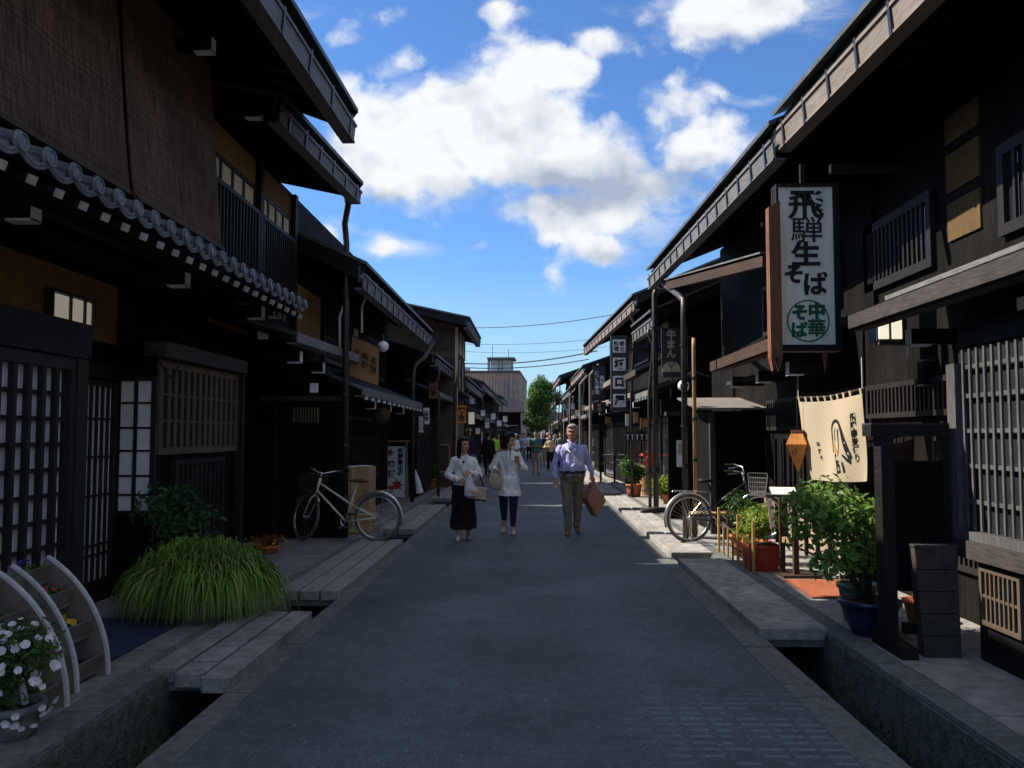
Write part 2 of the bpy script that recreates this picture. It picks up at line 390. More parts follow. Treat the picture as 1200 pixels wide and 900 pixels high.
class MB:
    def __init__(self): self.v = []; self.f = []
    def add(self, vs, fs):
        k = len(self.v); self.v += [V(x) for x in vs]; self.f += [[i + k for i in f] for f in fs]; return self
    def hexa(self, p):
        return self.add(p, [(0, 3, 2, 1), (4, 5, 6, 7), (0, 1, 5, 4), (1, 2, 6, 5), (2, 3, 7, 6), (3, 0, 4, 7)])
    def box(self, x0, x1, y0, y1, z0, z1):
        return self.hexa([(x0, y0, z0), (x1, y0, z0), (x1, y1, z0), (x0, y1, z0), (x0, y0, z1), (x1, y0, z1), (x1, y1, z1), (x0, y1, z1)])
    def boxf(self, o, u, n, w, d, z0, z1, u0=0, n0=0):
        """box from o: along u from u0 to u0+w, along n from n0 to n0+d"""
        a = o + u * u0 + n * n0; z = V((0, 0, 1))
        q = [a, a + u * w, a + u * w + n * d, a + n * d]
        return self.hexa([x + z * z0 for x in q] + [x + z * z1 for x in q])
    def bar(self, p, q, w, h, up=(0, 0, 1)):
        p, q = V(p), V(q); t = (q - p).normalized(); up = V(up)
        s = t.cross(up)
        if s.length < 1e-4: s = t.cross(V((1, 0, 0)))
        s.normalize(); u = s.cross(t).normalized()
        s *= w / 2; u *= h / 2
        return self.hexa([p - s - u, p + s - u, q + s - u, q - s - u, p - s + u, p + s + u, q + s + u, q - s + u])
    def path(self, pts, radii, n=8, caps=True, flat=1.0, ref=None):
        pts = [V(p) for p in pts]
        if not isinstance(radii, (list, tuple)): radii = [radii] * len(pts)
        k = len(self.v); last = ref
        for i, p in enumerate(pts):
            t = (pts[min(i + 1, len(pts) - 1)] - pts[max(i - 1, 0)]).normalized()
            a = V(last) if last is not None else (V((0, 0, 1)) if abs(t.z) < .9 else V((1, 0, 0)))
            s = t.cross(a)
            if s.length < 1e-5: s = t.cross(V((0, 1, 0)))
            s.normalize(); u = s.cross(t).normalized(); last = u
            for j in range(n):
                an = 2 * math.pi * j / n
                self.v.append(p + s * (math.cos(an) * radii[i]) + u * (math.sin(an) * radii[i] * flat))
        for i in range(len(pts) - 1):
            for j in range(n):
                a, b = k + i * n + j, k + i * n + (j + 1) % n
                self.f.append([a, b, b + n, a + n])
        if caps:
            self.f.append([k + j for j in range(n)][::-1]); m = k + (len(pts) - 1) * n
            self.f.append([m + j for j in range(n)])
        return self
    def loft(self, rings, n=16, caps=True, rot=0.0):
        """rings: (x, y, z, rx, ry) horizontal ellipses"""
        k = len(self.v)
        for (x, y, z, rx, ry) in rings:
            for j in range(n):
                a = 2 * math.pi * j / n + rot
                self.v.append(V((x + rx * math.cos(a), y + ry * math.sin(a), z)))
        for i in range(len(rings) - 1):
            for j in range(n):
                a, b = k + i * n + j, k + i * n + (j + 1) % n
                self.f.append([a, b, b + n, a + n])
        if caps:
            self.f.append([k + j for j in range(n)][::-1]); m = k + (len(rings) - 1) * n
            self.f.append([m + j for j in range(n)])
        return self
    def ell(self, c, r, nu=12, nv=8, R=None):
        c = V(c); r = (r, r, r) if not isinstance(r, (tuple, list)) else r
        k = len(self.v)
        for i in range(1, nv):
            th = math.pi * i / nv
            for j in range(nu):
                ph = 2 * math.pi * j / nu
                q = V((r[0] * math.sin(th) * math.cos(ph), r[1] * math.sin(th) * math.sin(ph), r[2] * math.cos(th)))
                self.v.append(c + (R @ q if R else q))
        t = V((0, 0, r[2])); top = len(self.v); self.v.append(c + (R @ t if R else t)); self.v.append(c - (R @ t if R else t))
        for i in range(nv - 2):
            for j in range(nu):
                a, b = k + i * nu + j, k + i * nu + (j + 1) % nu
                self.f.append([a, a + nu, b + nu, b])
        for j in range(nu):
            self.f.append([top, k + j, k + (j + 1) % nu])
            m = k + (nv - 2) * nu
            self.f.append([top + 1, m + (j + 1) % nu, m + j])
        return self
    def torus(self, c, ax, R, r, n=32, m=8, a0=0, a1=2 * math.pi, e1=None, flat=1.0):
        c = V(c); ax = V(ax).normalized()
        e1 = V(e1) if e1 else (V((0, 0, 1)) if abs(ax.z) < .9 else V((1, 0, 0)))
        e1 = (e1 - ax * e1.dot(ax)).normalized(); e2 = ax.cross(e1)
        full = abs(a1 - a0 - 2 * math.pi) < 1e-4
        cnt = n if full else n + 1; k = len(self.v)
        for i in range(cnt):
            a = a0 + (a1 - a0) * i / n; d = e1 * math.cos(a) + e2 * math.sin(a)
            for j in range(m):
                b = 2 * math.pi * j / m
                self.v.append(c + d * (R + r * math.cos(b)) + ax * (r * flat * math.sin(b)))
        for i in range(n):
            for j in range(m):
                a, b = k + i * m + j, k + i * m + (j + 1) % m
                a2, b2 = k + ((i + 1) % cnt) * m + j, k + ((i + 1) % cnt) * m + (j + 1) % m
                self.f.append([a, b, b2, a2])
        return self
    def extrude(self, prof, A, B, n):
        """profile [(outward, z)] swept from A to B; n = outward unit vector; offsets from the line A-B"""
        k = len(self.v); m = len(prof)
        for p in (A, B):
            for (o, z) in prof: self.v.append(p + n * o + V((0, 0, z)))
        for j in range(m): self.f.append([k + j, k + (j + 1) % m, k + m + (j + 1) % m, k + m + j])
        self.f.append([k + j for j in range(m)][::-1]); self.f.append([k + m + j for j in range(m)])
        return self
    def quad(self, a, b, c, d): return self.add([a, b, c, d], [(0, 1, 2, 3)])
    def build(self, name, m, parent=None, label=None, cat=None, group=None, kind=None, smooth=False, off=None, bevel=0):
        me = bpy.data.meshes.new(name)
        o0 = org(parent) if off is None else off
        me.from_pydata([v - o0 for v in self.v], [], self.f)
        if bevel or not smooth:
            bm = bmesh.new(); bm.from_mesh(me); bmesh.ops.recalc_face_normals(bm, faces=bm.faces)
            if bevel:
                bmesh.ops.bevel(bm, geom=[e for e in bm.edges if e.is_manifold], offset=bevel, segments=1, affect='EDGES', profile=.5)
            bm.to_mesh(me); bm.free()
        me.materials.append(M[m] if isinstance(m, str) else m)
        if smooth: me.polygons.foreach_set('use_smooth', [True] * len(me.polygons))
        o = bpy.data.objects.new(name, me); COL.objects.link(o)
        if parent: o.parent = parent; ORG[o.name] = o0
        elif off is not None: o.location = off
        return props(o, label, cat, group, kind)

def copy_thing(root, loc, rz=None, label=None, group=None):
    def cp(o, par):
        c = o.copy(); COL.objects.link(c)
        if par: c.parent = par
        for ch in [x for x in kids.get(o.name, [])]: cp(ch, c)
        return c
    kids = {}
    for x in bpy.data.objects:
        if x.parent: kids.setdefault(x.parent.name, []).append(x)
    r = cp(root, None); r.location = loc
    if rz is not None: r.rotation_euler = (0, 0, rz)
    if label: r['label'] = label
    if group: r['group'] = group
    return r

def text_mesh(s, size, offset=0.0, line=1.0, depth=.003):
    cu = bpy.data.curves.new('t', 'FONT'); cu.body = s; cu.size = size; cu.align_x = 'CENTER'; cu.align_y = 'CENTER'
    cu.space_line = line; cu.offset = offset; cu.extrude = depth; cu.resolution_u = 3
    o = bpy.data.objects.new('t', cu); COL.objects.link(o)
    dg = bpy.context.evaluated_depsgraph_get()
    me = bpy.data.meshes.new_from_object(o.evaluated_get(dg))
    bpy.data.objects.remove(o); bpy.data.curves.remove(cu)
    return me

def text(s, size, c, right, up, m, parent, name='lettering', vertical=True, offset=0.0, pitch=1.0, squash=1.0, jitter=None):
    """writing as real letters standing 2 mm proud of a board; c = centre of the column or line"""
    right, up = V(right).normalized(), V(up).normalized(); nrm = right.cross(up)
    mb = MB(); c = V(c)
    chars = list(s) if vertical else [s]
    tot = len(chars)
    for i, ch in enumerate(chars):
        if ch == ' ': continue
        me = text_mesh(ch, size, offset)
        xs = [v.co for v in me.vertices]
        if not xs: continue
        cx = (max(v.x for v in xs) + min(v.x for v in xs)) / 2; cy = (max(v.y for v in xs) + min(v.y for v in xs)) / 2
        yo = ((tot - 1) / 2 - i) * size * pitch if vertical else 0
        jx = jitter[i] * size if jitter else 0
        vs = [c + right * ((v.x - cx) * squash + jx) + up * (v.y - cy + yo) + nrm * (v.z + .004) for v in xs]
        mb.add(vs, [list(p.vertices) for p in me.polygons])
        bpy.data.meshes.remove(me)
    return mb.build(name, m, parent)

def remesh(mb, voxel, name, m, parent, folds=0.0, fscale=9.0, seed=0, smooth_it=2):
    me = bpy.data.meshes.new(name); me.from_pydata(mb.v, [], mb.f)
    o = bpy.data.objects.new(name, me); COL.objects.link(o)
    md = o.modifiers.new('r', 'REMESH'); md.mode = 'VOXEL'; md.voxel_size = voxel
    sm = o.modifiers.new('s', 'SMOOTH'); sm.iterations = smooth_it; sm.factor = .5
    dg = bpy.context.evaluated_depsgraph_get()
    me2 = bpy.data.meshes.new_from_object(o.evaluated_get(dg))
    bpy.data.objects.remove(o); bpy.data.meshes.remove(me)
    if folds:
        for v in me2.vertices:
            p = v.co
            q = V((p.x * fscale + seed, p.y * fscale, p.z * fscale * .55))
            d = abs(mnoise.noise(q)) * 2 - .5 + .4 * mnoise.noise(q * 2.3)
            v.co = p + v.normal * (d * folds)
    me2.materials.clear(); me2.materials.append(M[m] if isinstance(m, str) else m)
    me2.polygons.foreach_set('use_smooth', [True] * len(me2.polygons))
    o2 = bpy.data.objects.new(name, me2); COL.objects.link(o2); me2.name = name
    if parent: o2.parent = parent; ORG[o2.name] = org(parent)
    return o2

# ================================================================== GROUND
RL, RR = -1.86, 1.76          # road edges
KL, KR = -2.33, 2.235         # pavement edges beyond the open drains
PZ = 0.05
MB().box(-700, 700, -500, 1600, -.6, -.44).build('ground', plain('earth', (.10, .09, .07), .95, .3, .3), kind='structure')
MB().box(RL + .16, RR - .22, -3, 240, -.43, 0).build('road', 'asph', kind='structure')
def edge_strip(x0, x1, name):
    mb = MB(); y = -2.0; r = random.Random(3)
    while y < 90:
        mb.box(x0, x1, y + .004, y + 1.19, -.43, .002 + r.uniform(-.001, .003)); y += 1.2
    mb.box(x0, x1, y, 240, -.43, .002)
    mb.build(name, 'stone_d', kind='structure')
edge_strip(RL, RL + .158, 'road_edge_strip')
edge_strip(RR - .218, RR, 'road_edge_strip')
def pavement(x0, x1, name, inner):
    mb = MB()
    mb.box(min(x0, x1) if inner > 0 else x0 - .0, max(x0, x1), -3, 240, -.43, PZ - .012)
    o = mb.build(name, 'stone_d', kind='structure')
pavement(KR, 9.0, 'pavement_right', 1)
pavement(-9.0, KL, 'pavement_left', 1)
# flagstones laid on the pavements, row by row with thin joints
def flags(xs, y0, y1, name, seed, m='stone_flags'):
    r = random.Random(seed); mb = MB()
    for a, b in zip(xs[:-1], xs[1:]):
        y = y0
        while y < y1:
            h = r.uniform(.7, 1.15); e = min(y + h, y1)
            dz = r.uniform(-.002, .002)
            mb.box(a + .004, b - .004, y + .004, e - .004, PZ - .05, PZ + dz); y = e
    return mb.build(name, m, kind='structure')
M['stone_flags'] = mat('pavement_flagstone', (.19, .185, .18), .85, .3, 9, bump=.35, bscale=70)
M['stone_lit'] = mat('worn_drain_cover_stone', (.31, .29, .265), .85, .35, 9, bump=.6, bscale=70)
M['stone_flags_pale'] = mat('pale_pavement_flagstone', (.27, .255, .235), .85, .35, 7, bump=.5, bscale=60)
flags([KR + .002, KR + .2], 2, 60, 'kerb', 5, 'stone_d')
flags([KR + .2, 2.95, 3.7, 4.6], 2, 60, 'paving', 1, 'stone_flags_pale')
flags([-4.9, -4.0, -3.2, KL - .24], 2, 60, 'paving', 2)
flags([KL - .24, KL - .002], 2, 60, 'kerb', 6, 'stone_d')
MB().box(RL - .6, KL + .6 if False else RL - .001, -3, 200, -.44, -.41).build('drain_bed', plain('wet_mud', (.018, .02, .014), .35, .5, 12, spec=.5), kind='structure')
MB().box(RR + .001, KR + .2, -3, 200, -.44, -.41).build('drain_bed', 'stone_d' if False else M['wet_mud'], kind='structure')
MB().box(RL - .34, RL - .05, -3, 200, -.40, -.395).build('water', plain('drain_water', (.01, .014, .012), .06, .3, 4, spec=.6), kind='structure')
MB().box(RR + .12, RR + .4, -3, 200, -.40, -.395).build('water', M['drain_water'], kind='structure')
# drain side walls, rough concrete with moss towards the water
def moss_wall():
    m = mat('mossy_drain_concrete', (.12, .125, .12), .9, .35, 12, bump=.8, bscale=45, col2=(.05, .065, .035))
    return m
M['moss'] = moss_wall()
for (a, b) in ((KR - .012, KR - .002), (KL + .002, KL + .012)):
    MB().box(a, b, -3, 90, -.41, PZ - .03).build('drain_wall', 'moss', kind='structure')
rr = random.Random(9)
def moss_tufts(x, name):
    mb = MB()
    for i in range(900):
        y = rr.uniform(3.5, 11); z = -.40 + abs(rr.gauss(0, .08)); q = V((x + rr.uniform(-.012, .0) * (1 if x > 0 else -1), y, z))
        d = V((rr.uniform(-1, 1), rr.uniform(-1, 1), rr.uniform(0, 1.2))) * .035; s = V((rr.uniform(-1, 1), rr.uniform(-1, 1), 0)) * .012
        mb.add([q - s, q + s, q + d], [(0, 1, 2)])
    mb.build(name, 'leaf_d', kind='stuff', label='dark moss and weeds low on the drain wall', cat='moss')
moss_tufts(KR - .02, 'moss'); moss_tufts(KL + .02, 'moss')

# drain covers one can lift: (x0, x1, y0, y1, cols, label)
def slab(x0, x1, y0, y1, cols, rows, label, m='stone_lit', skew=0.0, gap=.020):
    t = thing('drain_cover', label, 'drain cover', ((x0 + x1) / 2, (y0 + y1) / 2, 0), 'stone covers over the roadside drains')
    r = random.Random(int(y0 * 10)); dx = (x1 - x0) / cols
    for i in range(cols):
        a, b = x0 + i * dx, x0 + (i + 1) * dx
        k = rows if cols > 2 and i == 1 else 1
        for j in range(k):
            c0 = y0 + (y1 - y0) * j / k; c1 = y0 + (y1 - y0) * (j + 1) / k
            o0 = skew * (1 - i / max(1, cols - 1)) if j == 0 else 0
            mb = MB(); mb.box(a + gap / 2, b - gap / 2, c0 + gap / 2 + o0, c1 - gap / 2, -.02, PZ + .030 + r.uniform(-.004, .004))
            mb.build('slab', m, t, bevel=.009)
    MB().box(x0 + .02, x1 - .02, y0 + .03 + skew, y1 - .02, -.07, -.02).build('support', 'stone_d', t)
M['slab_grey'] = mat('grey_slab_stone', (.22, .22, .22), .85, .35, 9, bump=.6, bscale=60)
slab(-2.46, -1.83, 5.22, 7.2, 3, 5, 'pale drain cover of three stone rows nearest the camera on the left', 'slab_grey', skew=.22, gap=.030)
slab(-2.44, -1.83, 8.15, 12.15, 3, 1, 'long drain cover of three plank-like slabs beside the ivory bicycle', 'stone')
slab(-2.44, -1.84, 13.5, 18.2, 2, 1, 'left drain cover running past the cardboard box and poster stand', 'stone')
slab(-2.44, -1.84, 20.2, 44, 2, 1, 'far left drain cover reaching to the distant shops', 'stone')
slab(1.72, 2.27, 6.67, 10.4, 1, 1, 'wide flat drain cover nearest the camera on the right, in shade', 'stone_lit')
slab(1.72, 2.27, 10.9, 12.9, 1, 1, 'sunlit drain cover under the parked silver bicycle', 'stone_lit')
slab(1.72, 2.27, 13.0, 16.9, 2, 1, 'sunlit drain cover beside the three downpipes', 'stone_lit')
slab(1.72, 2.27, 17.6, 21.0, 2, 1, 'sunlit drain cover beside the potted orange-tree shrub', 'stone_lit')
slab(1.72, 2.27, 22.1, 48, 2, 1, 'far right drain cover reaching to the distant shops', 'stone_lit')

# ================================================================== HOUSE PARTS
Zv = V((0, 0, 1))
def frame_dirs(A, B, s):
    t = (B - A); t.z = 0; t.normalize()
    d = V((t.y, -t.x, 0))
    if d.x * s < 0: d = -d
    return t, d            # along the street, away from the street

def roof(h, A, B, s, depth=4.2, slope=.42, gut='fascia', brackets=0, thick=.42, top='tin', endcap=True, name='roof', double=True):
    """eaves roof: A,B = its street edge; sheet, bargeboards, soffit with rafters, boarded box gutter"""
    A, B = V(A), V(B); t, d = frame_dirs(A, B, s); k = thick / .42
    mb = MB()
    def slabz(o0, o1, z0, z1, th, a=A, b=B):
        p = [a + d * o0 + Zv * z0, b + d * o0 + Zv * z0, b + d * o1 + Zv * z1, a + d * o1 + Zv * z1]
        mb.hexa([x - Zv * th for x in p] + p)
    slabz(0, depth, 0, depth * slope, .05)
    if double: slabz(depth + .002, 2 * depth, depth * slope, 0, .05)
    r = mb.build(name, top, h)
    # soffit boards and rafters, dark
    mb = MB()
    a2, b2 = A + t * .06, B - t * .06
    p = [a2 + d * .10 - Zv * (.058), b2 + d * .10 - Zv * (.058), b2 + d * (depth) + Zv * (depth * slope - .058 - .04), a2 + d * depth + Zv * (depth * slope - .058 - .04)]
    mb.hexa([x - Zv * .03 for x in p] + p)
    Lh = (B - A).length; n = max(2, int(Lh / .45))
    for i in range(n + 1):
        c = A + t * (.12 + (Lh - .24) * i / n)
        mb.bar(c + d * .12 - Zv * (.14 - .12 * slope), c + d * 1.9 + Zv * (1.9 * slope - .14), .06, .09)
    mb.build('eave_soffit', 'wood_h', r)
    # recessed board
    mb = MB(); n_ = -d
    mb.extrude([(-.10, -.052), (-.13, -.052), (-.13, -.30 * k), (-.10, -.30 * k)], A + t * .02, B - t * .02, n_)
    mb.build('recessed_board', 'tin', r)
    # box gutter: lip, face, bottom
    g = MB()
    z0 = -.22 * k; z1 = -.40 * k
    g.extrude([(-.03, z0), (-.055, z0), (-.075, z1), (-.05, z1)], A, B, n_)
    g.extrude([(-.012, z0 + .035), (-.05, z0 + .035), (-.05, z0 + .002), (-.012, z0 + .002)], A, B, n_)
    g.extrude([(-.035, z1 + .02), (-.18, z1 + .02), (-.18, z1 - .004), (-.035, z1 - .004)], A, B, n_)
    go = g.build('gutter', gut, r)
    for i in range(brackets):
        c = A + t * (.25 + (Lh - .5) * i / max(1, brackets - 1))
        b = MB(); b.extrude([(-.008, z0 + .06), (-.026, z0 + .06), (-.047, z1 - .012), (-.028, z1 - .012)], c - t * .02, c + t * .02, n_)
        b.extrude([(-.05, z0 + .06), (-.10, -.1), (-.085, -.1), (-.04, z0 + .06)], c - t * .012, c + t * .012, n_)
        b.build('bracket', 'blackp', r)
    if endcap:
        for c, q in ((A, t), (B, -t)):
            b = MB(); pr = [(0, -.054), (-depth, depth * slope - .054), (-depth, depth * slope - .24), (-.14, -.24 + .14 * slope * 0)]
            b.extrude(pr, c + q * .03, c + q * .07, n_)
            b.build('bargeboard', 'wood_h', r)
    return r

def body(h, A, B, s, ov, slope=.42, depth=4.2, inset=.25, m='wood_v', ovg=None, zg=2.9, name='wall', mside=None):
    A, B = V(A), V(B); t, d = frame_dirs(A, B, s); n_ = -d; z = A.z
    a, b = A + t * inset, B - t * inset
    a = V((a.x, a.y, 0)); b = V((b.x, b.y, 0))
    top = z + ov * slope - .11
    pr = [(-ov, top), (-depth, z + depth * slope - .12), (-2 * depth + ov, top), (-2 * depth + ov, 0)]
    if ovg is None: pr += [(-ov, 0)]
    else: pr += [(-ovg, 0), (-ovg, zg), (-ov, zg + .02)]
    o = MB().extrude(pr, a, b, n_).build(name, m, h)
    return o

def lattice(h, o, u, n, w, z0, z1, cols, rows, bar=.028, fr=.07, m='wood_l', back='paper', dep=.05, name='lattice_window',
            rowzs=None, backoff=.012, hb=None, mid=None):
    """timber frame with upright bars in front of a pane; o = bottom corner on the wall plane, n = towards the street"""
    o, u, n = V(o), V(u).normalized(), V(n).normalized(); o = V((o.x, o.y, 0))
    mb = MB()
    mb.boxf(o, u, n, fr, dep, z0, z1); mb.boxf(o, u, n, fr, dep, z0, z1, u0=w - fr)
    mb.boxf(o, u, n, w - 2 * fr, dep, z0, z0 + fr, u0=fr); mb.boxf(o, u, n, w - 2 * fr, dep, z1 - fr, z1, u0=fr)
    iw = w - 2 * fr
    for i in range(cols):
        c = fr + iw * (i + 1) / (cols + 1)
        mb.boxf(o, u, n, bar, dep * .5, z0 + fr, z1 - fr, u0=c - bar / 2, n0=dep * .45)
    zs = rowzs or [z0 + fr + (z1 - z0 - 2 * fr) * (j + 1) / (rows + 1) for j in range(rows)]
    for q in zs:
        mb.boxf(o, u, n, iw, dep * .38, q - (hb or bar) / 2, q + (hb or bar) / 2, u0=fr, n0=dep * .04 + .012)
    if mid:
        mb.boxf(o, u, n, fr * .8, dep * 1.1, z0 + fr, z1 - fr, u0=w * mid - fr * .4)
    f = mb.build(name, m, h)
    if back:
        b = MB(); b.boxf(o, u, n, iw + .02, .008, z0 + fr - .01, z1 - fr + .01, u0=fr - .01, n0=.002)
        b.build('pane', back, f)
    return f

def panel(h, o, u, n, w, z0, z1, m, name='plaster_panel', dep=.02, frame=None, fr=.05):
    o = V((o[0], o[1], 0)); u, n = V(u).normalized(), V(n).normalized()
    p = MB().boxf(o, u, n, w, dep, z0, z1).build(name, m, h)
    if frame:
        mb = MB(); D = dep + .025
        mb.boxf(o, u, n, fr, D, z0 - fr, z1 + fr, u0=-fr); mb.boxf(o, u, n, fr, D, z0 - fr, z1 + fr, u0=w)
        mb.boxf(o, u, n, w, D, z0 - fr, z0 - .001); mb.boxf(o, u, n, w, D, z1 + .001, z1 + fr)
        mb.build('frame', frame, p)
    return p

def awning(h, A, B, s, depth=.8, rise=.28, m='tin', edge='fascia', noses=0, nose_m='white', name='pent_roof', th=.035, face=.11):
    """small lower roof: boards, fascia and white-painted rafter ends"""
    A, B = V(A), V(B); t, d = frame_dirs(A, B, s); n_ = -d
    mb = MB(); p = [A, B, B + d * depth + Zv * rise, A + d * depth + Zv * rise]
    mb.hexa([x - Zv * th for x in p] + p)
    Lh = (B - A).length; k = max(2, int(Lh / .9))
    for i in range(k + 1):                                   # cover battens
        c = A + t * (Lh * i / k * .98 + Lh * .01)
        mb.bar(c + Zv * .012 + d * .01, c + d * depth + Zv * (rise + .012), .035, .026, up=(0, 0, 1))
    r = mb.build(name, m, h)
    g = MB(); g.extrude([(.018, .012), (-.012, .012), (-.012, -face), (.018, -face)], A, B, n_)
    g.extrude([(-.02, -face + .0), (-.13, -face), (-.13, -face - .02), (-.02, -face - .02)], A + t * .01, B - t * .01, n_)
    g.build('fascia', edge, r)
    mb = MB(); q = [x - Zv * (th + .004) for x in p]
    mb.bar(A + d * .25 - Zv * .09 + Zv * .25 * rise / depth, B + d * .25 - Zv * .09 + Zv * .25 * rise / depth, .07, .08)
    for i in range(k * 2 + 1):
        c = A + t * (.04 + (Lh - .08) * i / (2 * k))
        mb.bar(c + d * .03 - Zv * .07, c + d * depth + Zv * (rise - .07), .045, .055)
    mb.build('rafters', 'wood_h', r)
    for i in range(noses):
        c = A + t * (Lh * (i + .5) / noses)
        b = MB(); b.bar(c - d * .035 - Zv * .150, c + d * .012 - Zv * .148, .04, .05); b.build('white_rafter_end', nose_m, r)
    return r

def arm_nose(h, c, s, n=V((0, 0, 0)), k=1.0):
    """beam arm with its end and underside painted white, an elbow seen from below"""
    c = V(c); b = MB()
    b.bar(c, c + V((s * .45, 0, 0)), .09 * k, .12 * k)
    o = b.build('bracket_arm', 'wood_h', h)
    w_ = MB()
    w_.box(min(c.x - s * .012, c.x - s * .002), max(c.x - s * .012, c.x - s * .002), c.y - .045 * k, c.y + .045 * k, c.z - .075 * k, c.z + .06 * k)
    w_.box(min(c.x - s * .012, c.x + s * .16), max(c.x - s * .012, c.x + s * .16), c.y - .045 * k, c.y + .045 * k, c.z - .078 * k, c.z - .064 * k)
    w_.build('white_end', 'white', o)

def pipe(h, pts, r=.04, m='metal', name='downpipe', clamps=2):
    o = MB().path(pts, r, 12).build(name, m, h, smooth=False)
    for f in o.data.polygons: f.use_smooth = len(f.vertices) == 4
    a, b = V(pts[-2]), V(pts[-1])
    for i in range(clamps):
        c = a.lerp(b, (i + .7) / (clamps + .5))
        MB().path([c - Zv * .02, c + Zv * .02], r * 1.35, 12).build('clamp', 'blackp', o)
    return o

def kawara(h, A, B, s, depth, slope, pitch=.265, noses=True):
    """clay tiled pent roof: rows of pan tiles, round cover tiles with disc ends, white rafter ends below"""
    A, B = V(A), V(B); t, d = frame_dirs(A, B, s); n_ = -d
    Lh = (B - A).length; k = int(Lh / pitch); up = (d + Zv * slope).normalized()
    r = thing  # placeholder
    mb = MB(); p = [A, B, B + d * depth + Zv * depth * slope, A + d * depth + Zv * depth * slope]
    q = [x - Zv * .075 + d * .02 for x in p]
    mb.hexa([x - Zv * .03 for x in q] + q)
    base = mb.build('tiled_pent_roof', 'wood_h', h)
    # wavy tile courses in one skin
    tm = MB(); nx = k * 10; courses = int(depth / .24)
    for ci in range(courses):
        o0 = ci * depth / courses; o1 = (ci + 1) * depth / courses + .02
        kk = len(tm.v)
        for row, (o, dz) in enumerate(((o0, .0), (o0, .028), (o1, .012))):
            for i in range(nx + 1):
                x = Lh * i / nx; ph = (x / pitch) % 1.0
                zz = -.035 * math.sin(math.pi * ph) if ph < 1 else 0
                tm.v.append(A + t * x + d * (o) + Zv * (o * slope + dz + zz - .02))
        for row in range(2):
            for i in range(nx):
                a = kk + row * (nx + 1) + i; tm.f.append([a, a + 1, a + nx + 2, a + nx + 1])
    tl = tm.build('tile_courses', 'tile', base, smooth=False)
    for i in range(k + 1):
        c = A + t * (i * pitch)
        g = MB(); g.path([c - d * .015 + Zv * .0, c + d * depth + Zv * (depth * slope)], .048, 10)
        g.ell(c - d * .018 + Zv * .0, (.022, .064, .064), 14, 8)
        g.torus(c - d * .036, -d, .045, .007, 18, 6)
        # scalloped pan lip between the round ends
        if i < k:
            for q_, dd in ((0.0, 0.0), (.022, .006)):
                pts = [c + t * (pitch * j / 8) - d * (.012 + dd) + Zv * (-.028 - .045 * math.sin(math.pi * j / 8) - q_ * .9) for j in range(9)]
                g.path(pts, [.015 - q_ * .3] * 9, 6)
        g.build('round_tile', 'tile', base)
        if noses and i < k:
            c2 = c + t * (pitch * .55)
            b = MB(); b.bar(c2 - d * .02 - Zv * .165, c2 + d * .02 - Zv * .150, .028, .05); b.build('white_rafter_end', 'white_old', base)
    mb = MB()
    for i in range(k):
        c2 = A + t * ((i + .55) * pitch)
        mb.bar(c2 + d * .02 - Zv * .15, c2 + d * depth + Zv * (depth * slope - .15), .04, .055)
    mb.bar(A + d * .45 - Zv * .08, B + d * .45 - Zv * .08, .1, .14)
    mb.build('rafters', 'wood_h', base)
    return base

# ================================================================== LEFT SIDE
U = V((0, 1, 0)); XP = V((1, 0, 0)); XN = V((-1, 0, 0)); YN = V((0, -1, 0))
# ---- near left house
hl = thing('wooden_townhouse', 'tall dark timber house nearest on the left, with tiled pent roof and bamboo blinds', 'townhouse', (-4.0, 6, 0), 'wooden townhouses on the left of the street')
B1 = P(420, 128, X=-2.02); A1 = P(345, 0, Z=B1.z)
t1 = (B1 - A1).normalized(); A1 = A1 - t1 * ((A1.y - 1.0) / t1.y)
roof(hl, A1, B1, -1, 4.6, .36, brackets=11, gut='fascia')
B2 = P(426, 213, Y=12.03); A2 = P(352, 130, Z=B2.z); t2 = (B2 - A2).normalized(); A2 = A2 - t2 * .5
roof(hl, A2, B2, -1, 3.6, .22, brackets=6, name='rear_roof', double=False, thick=.34)
UX = -3.44; GX = -4.05
z_up = B2.z
MB().box(-11, UX, .8, 11.93, 3.0, 4.98).build('wall', 'wood_v', hl)
MB().box(-11, -3.6, .8, 10.3, 4.98, 6.1).build('upper_wall', 'wood_v', hl)
MB().box(-11, GX, .8, 11.9, 0, 2.99).build('ground_floor_wall', 'wood_v', hl)
kA = P(0, 150, X=-2.7); kB = P(358, 347, X=-2.7); kA = kB + (kA - kB) * 1.25; kA.y = max(kA.y, 2.2)
kawara(hl, kA, V((kB.x, kB.y, kB.z)), -1, 1.35, .30)
# posts on the upper wall and on the corner
for yq in (8.62, 10.35, 11.87):
    MB().box(UX + .001, UX + .09, yq - .06, yq + .06, 3.2, 4.95).build('post', 'wood_h', hl)
for (ya, yb) in ((8.70, 10.27), (10.43, 11.80)):
    panel(hl, (UX, ya, 0), U, XP, yb - ya, 4.62, 4.93, 'plaster')
    lattice(hl, (UX + .01, ya, 0), U, XP, yb - ya, 3.42, 4.30, 13, 3, bar=.022, fr=.05, back='glass', dep=.08, rowzs=[3.62, 3.70, 4.18], name='balcony_lattice')
    lattice(hl, (UX, ya, 0), U, XP, yb - ya, 4.30, 4.60, 3, 0, bar=.05, fr=.04, back='cream', dep=.03, name='upper_window')
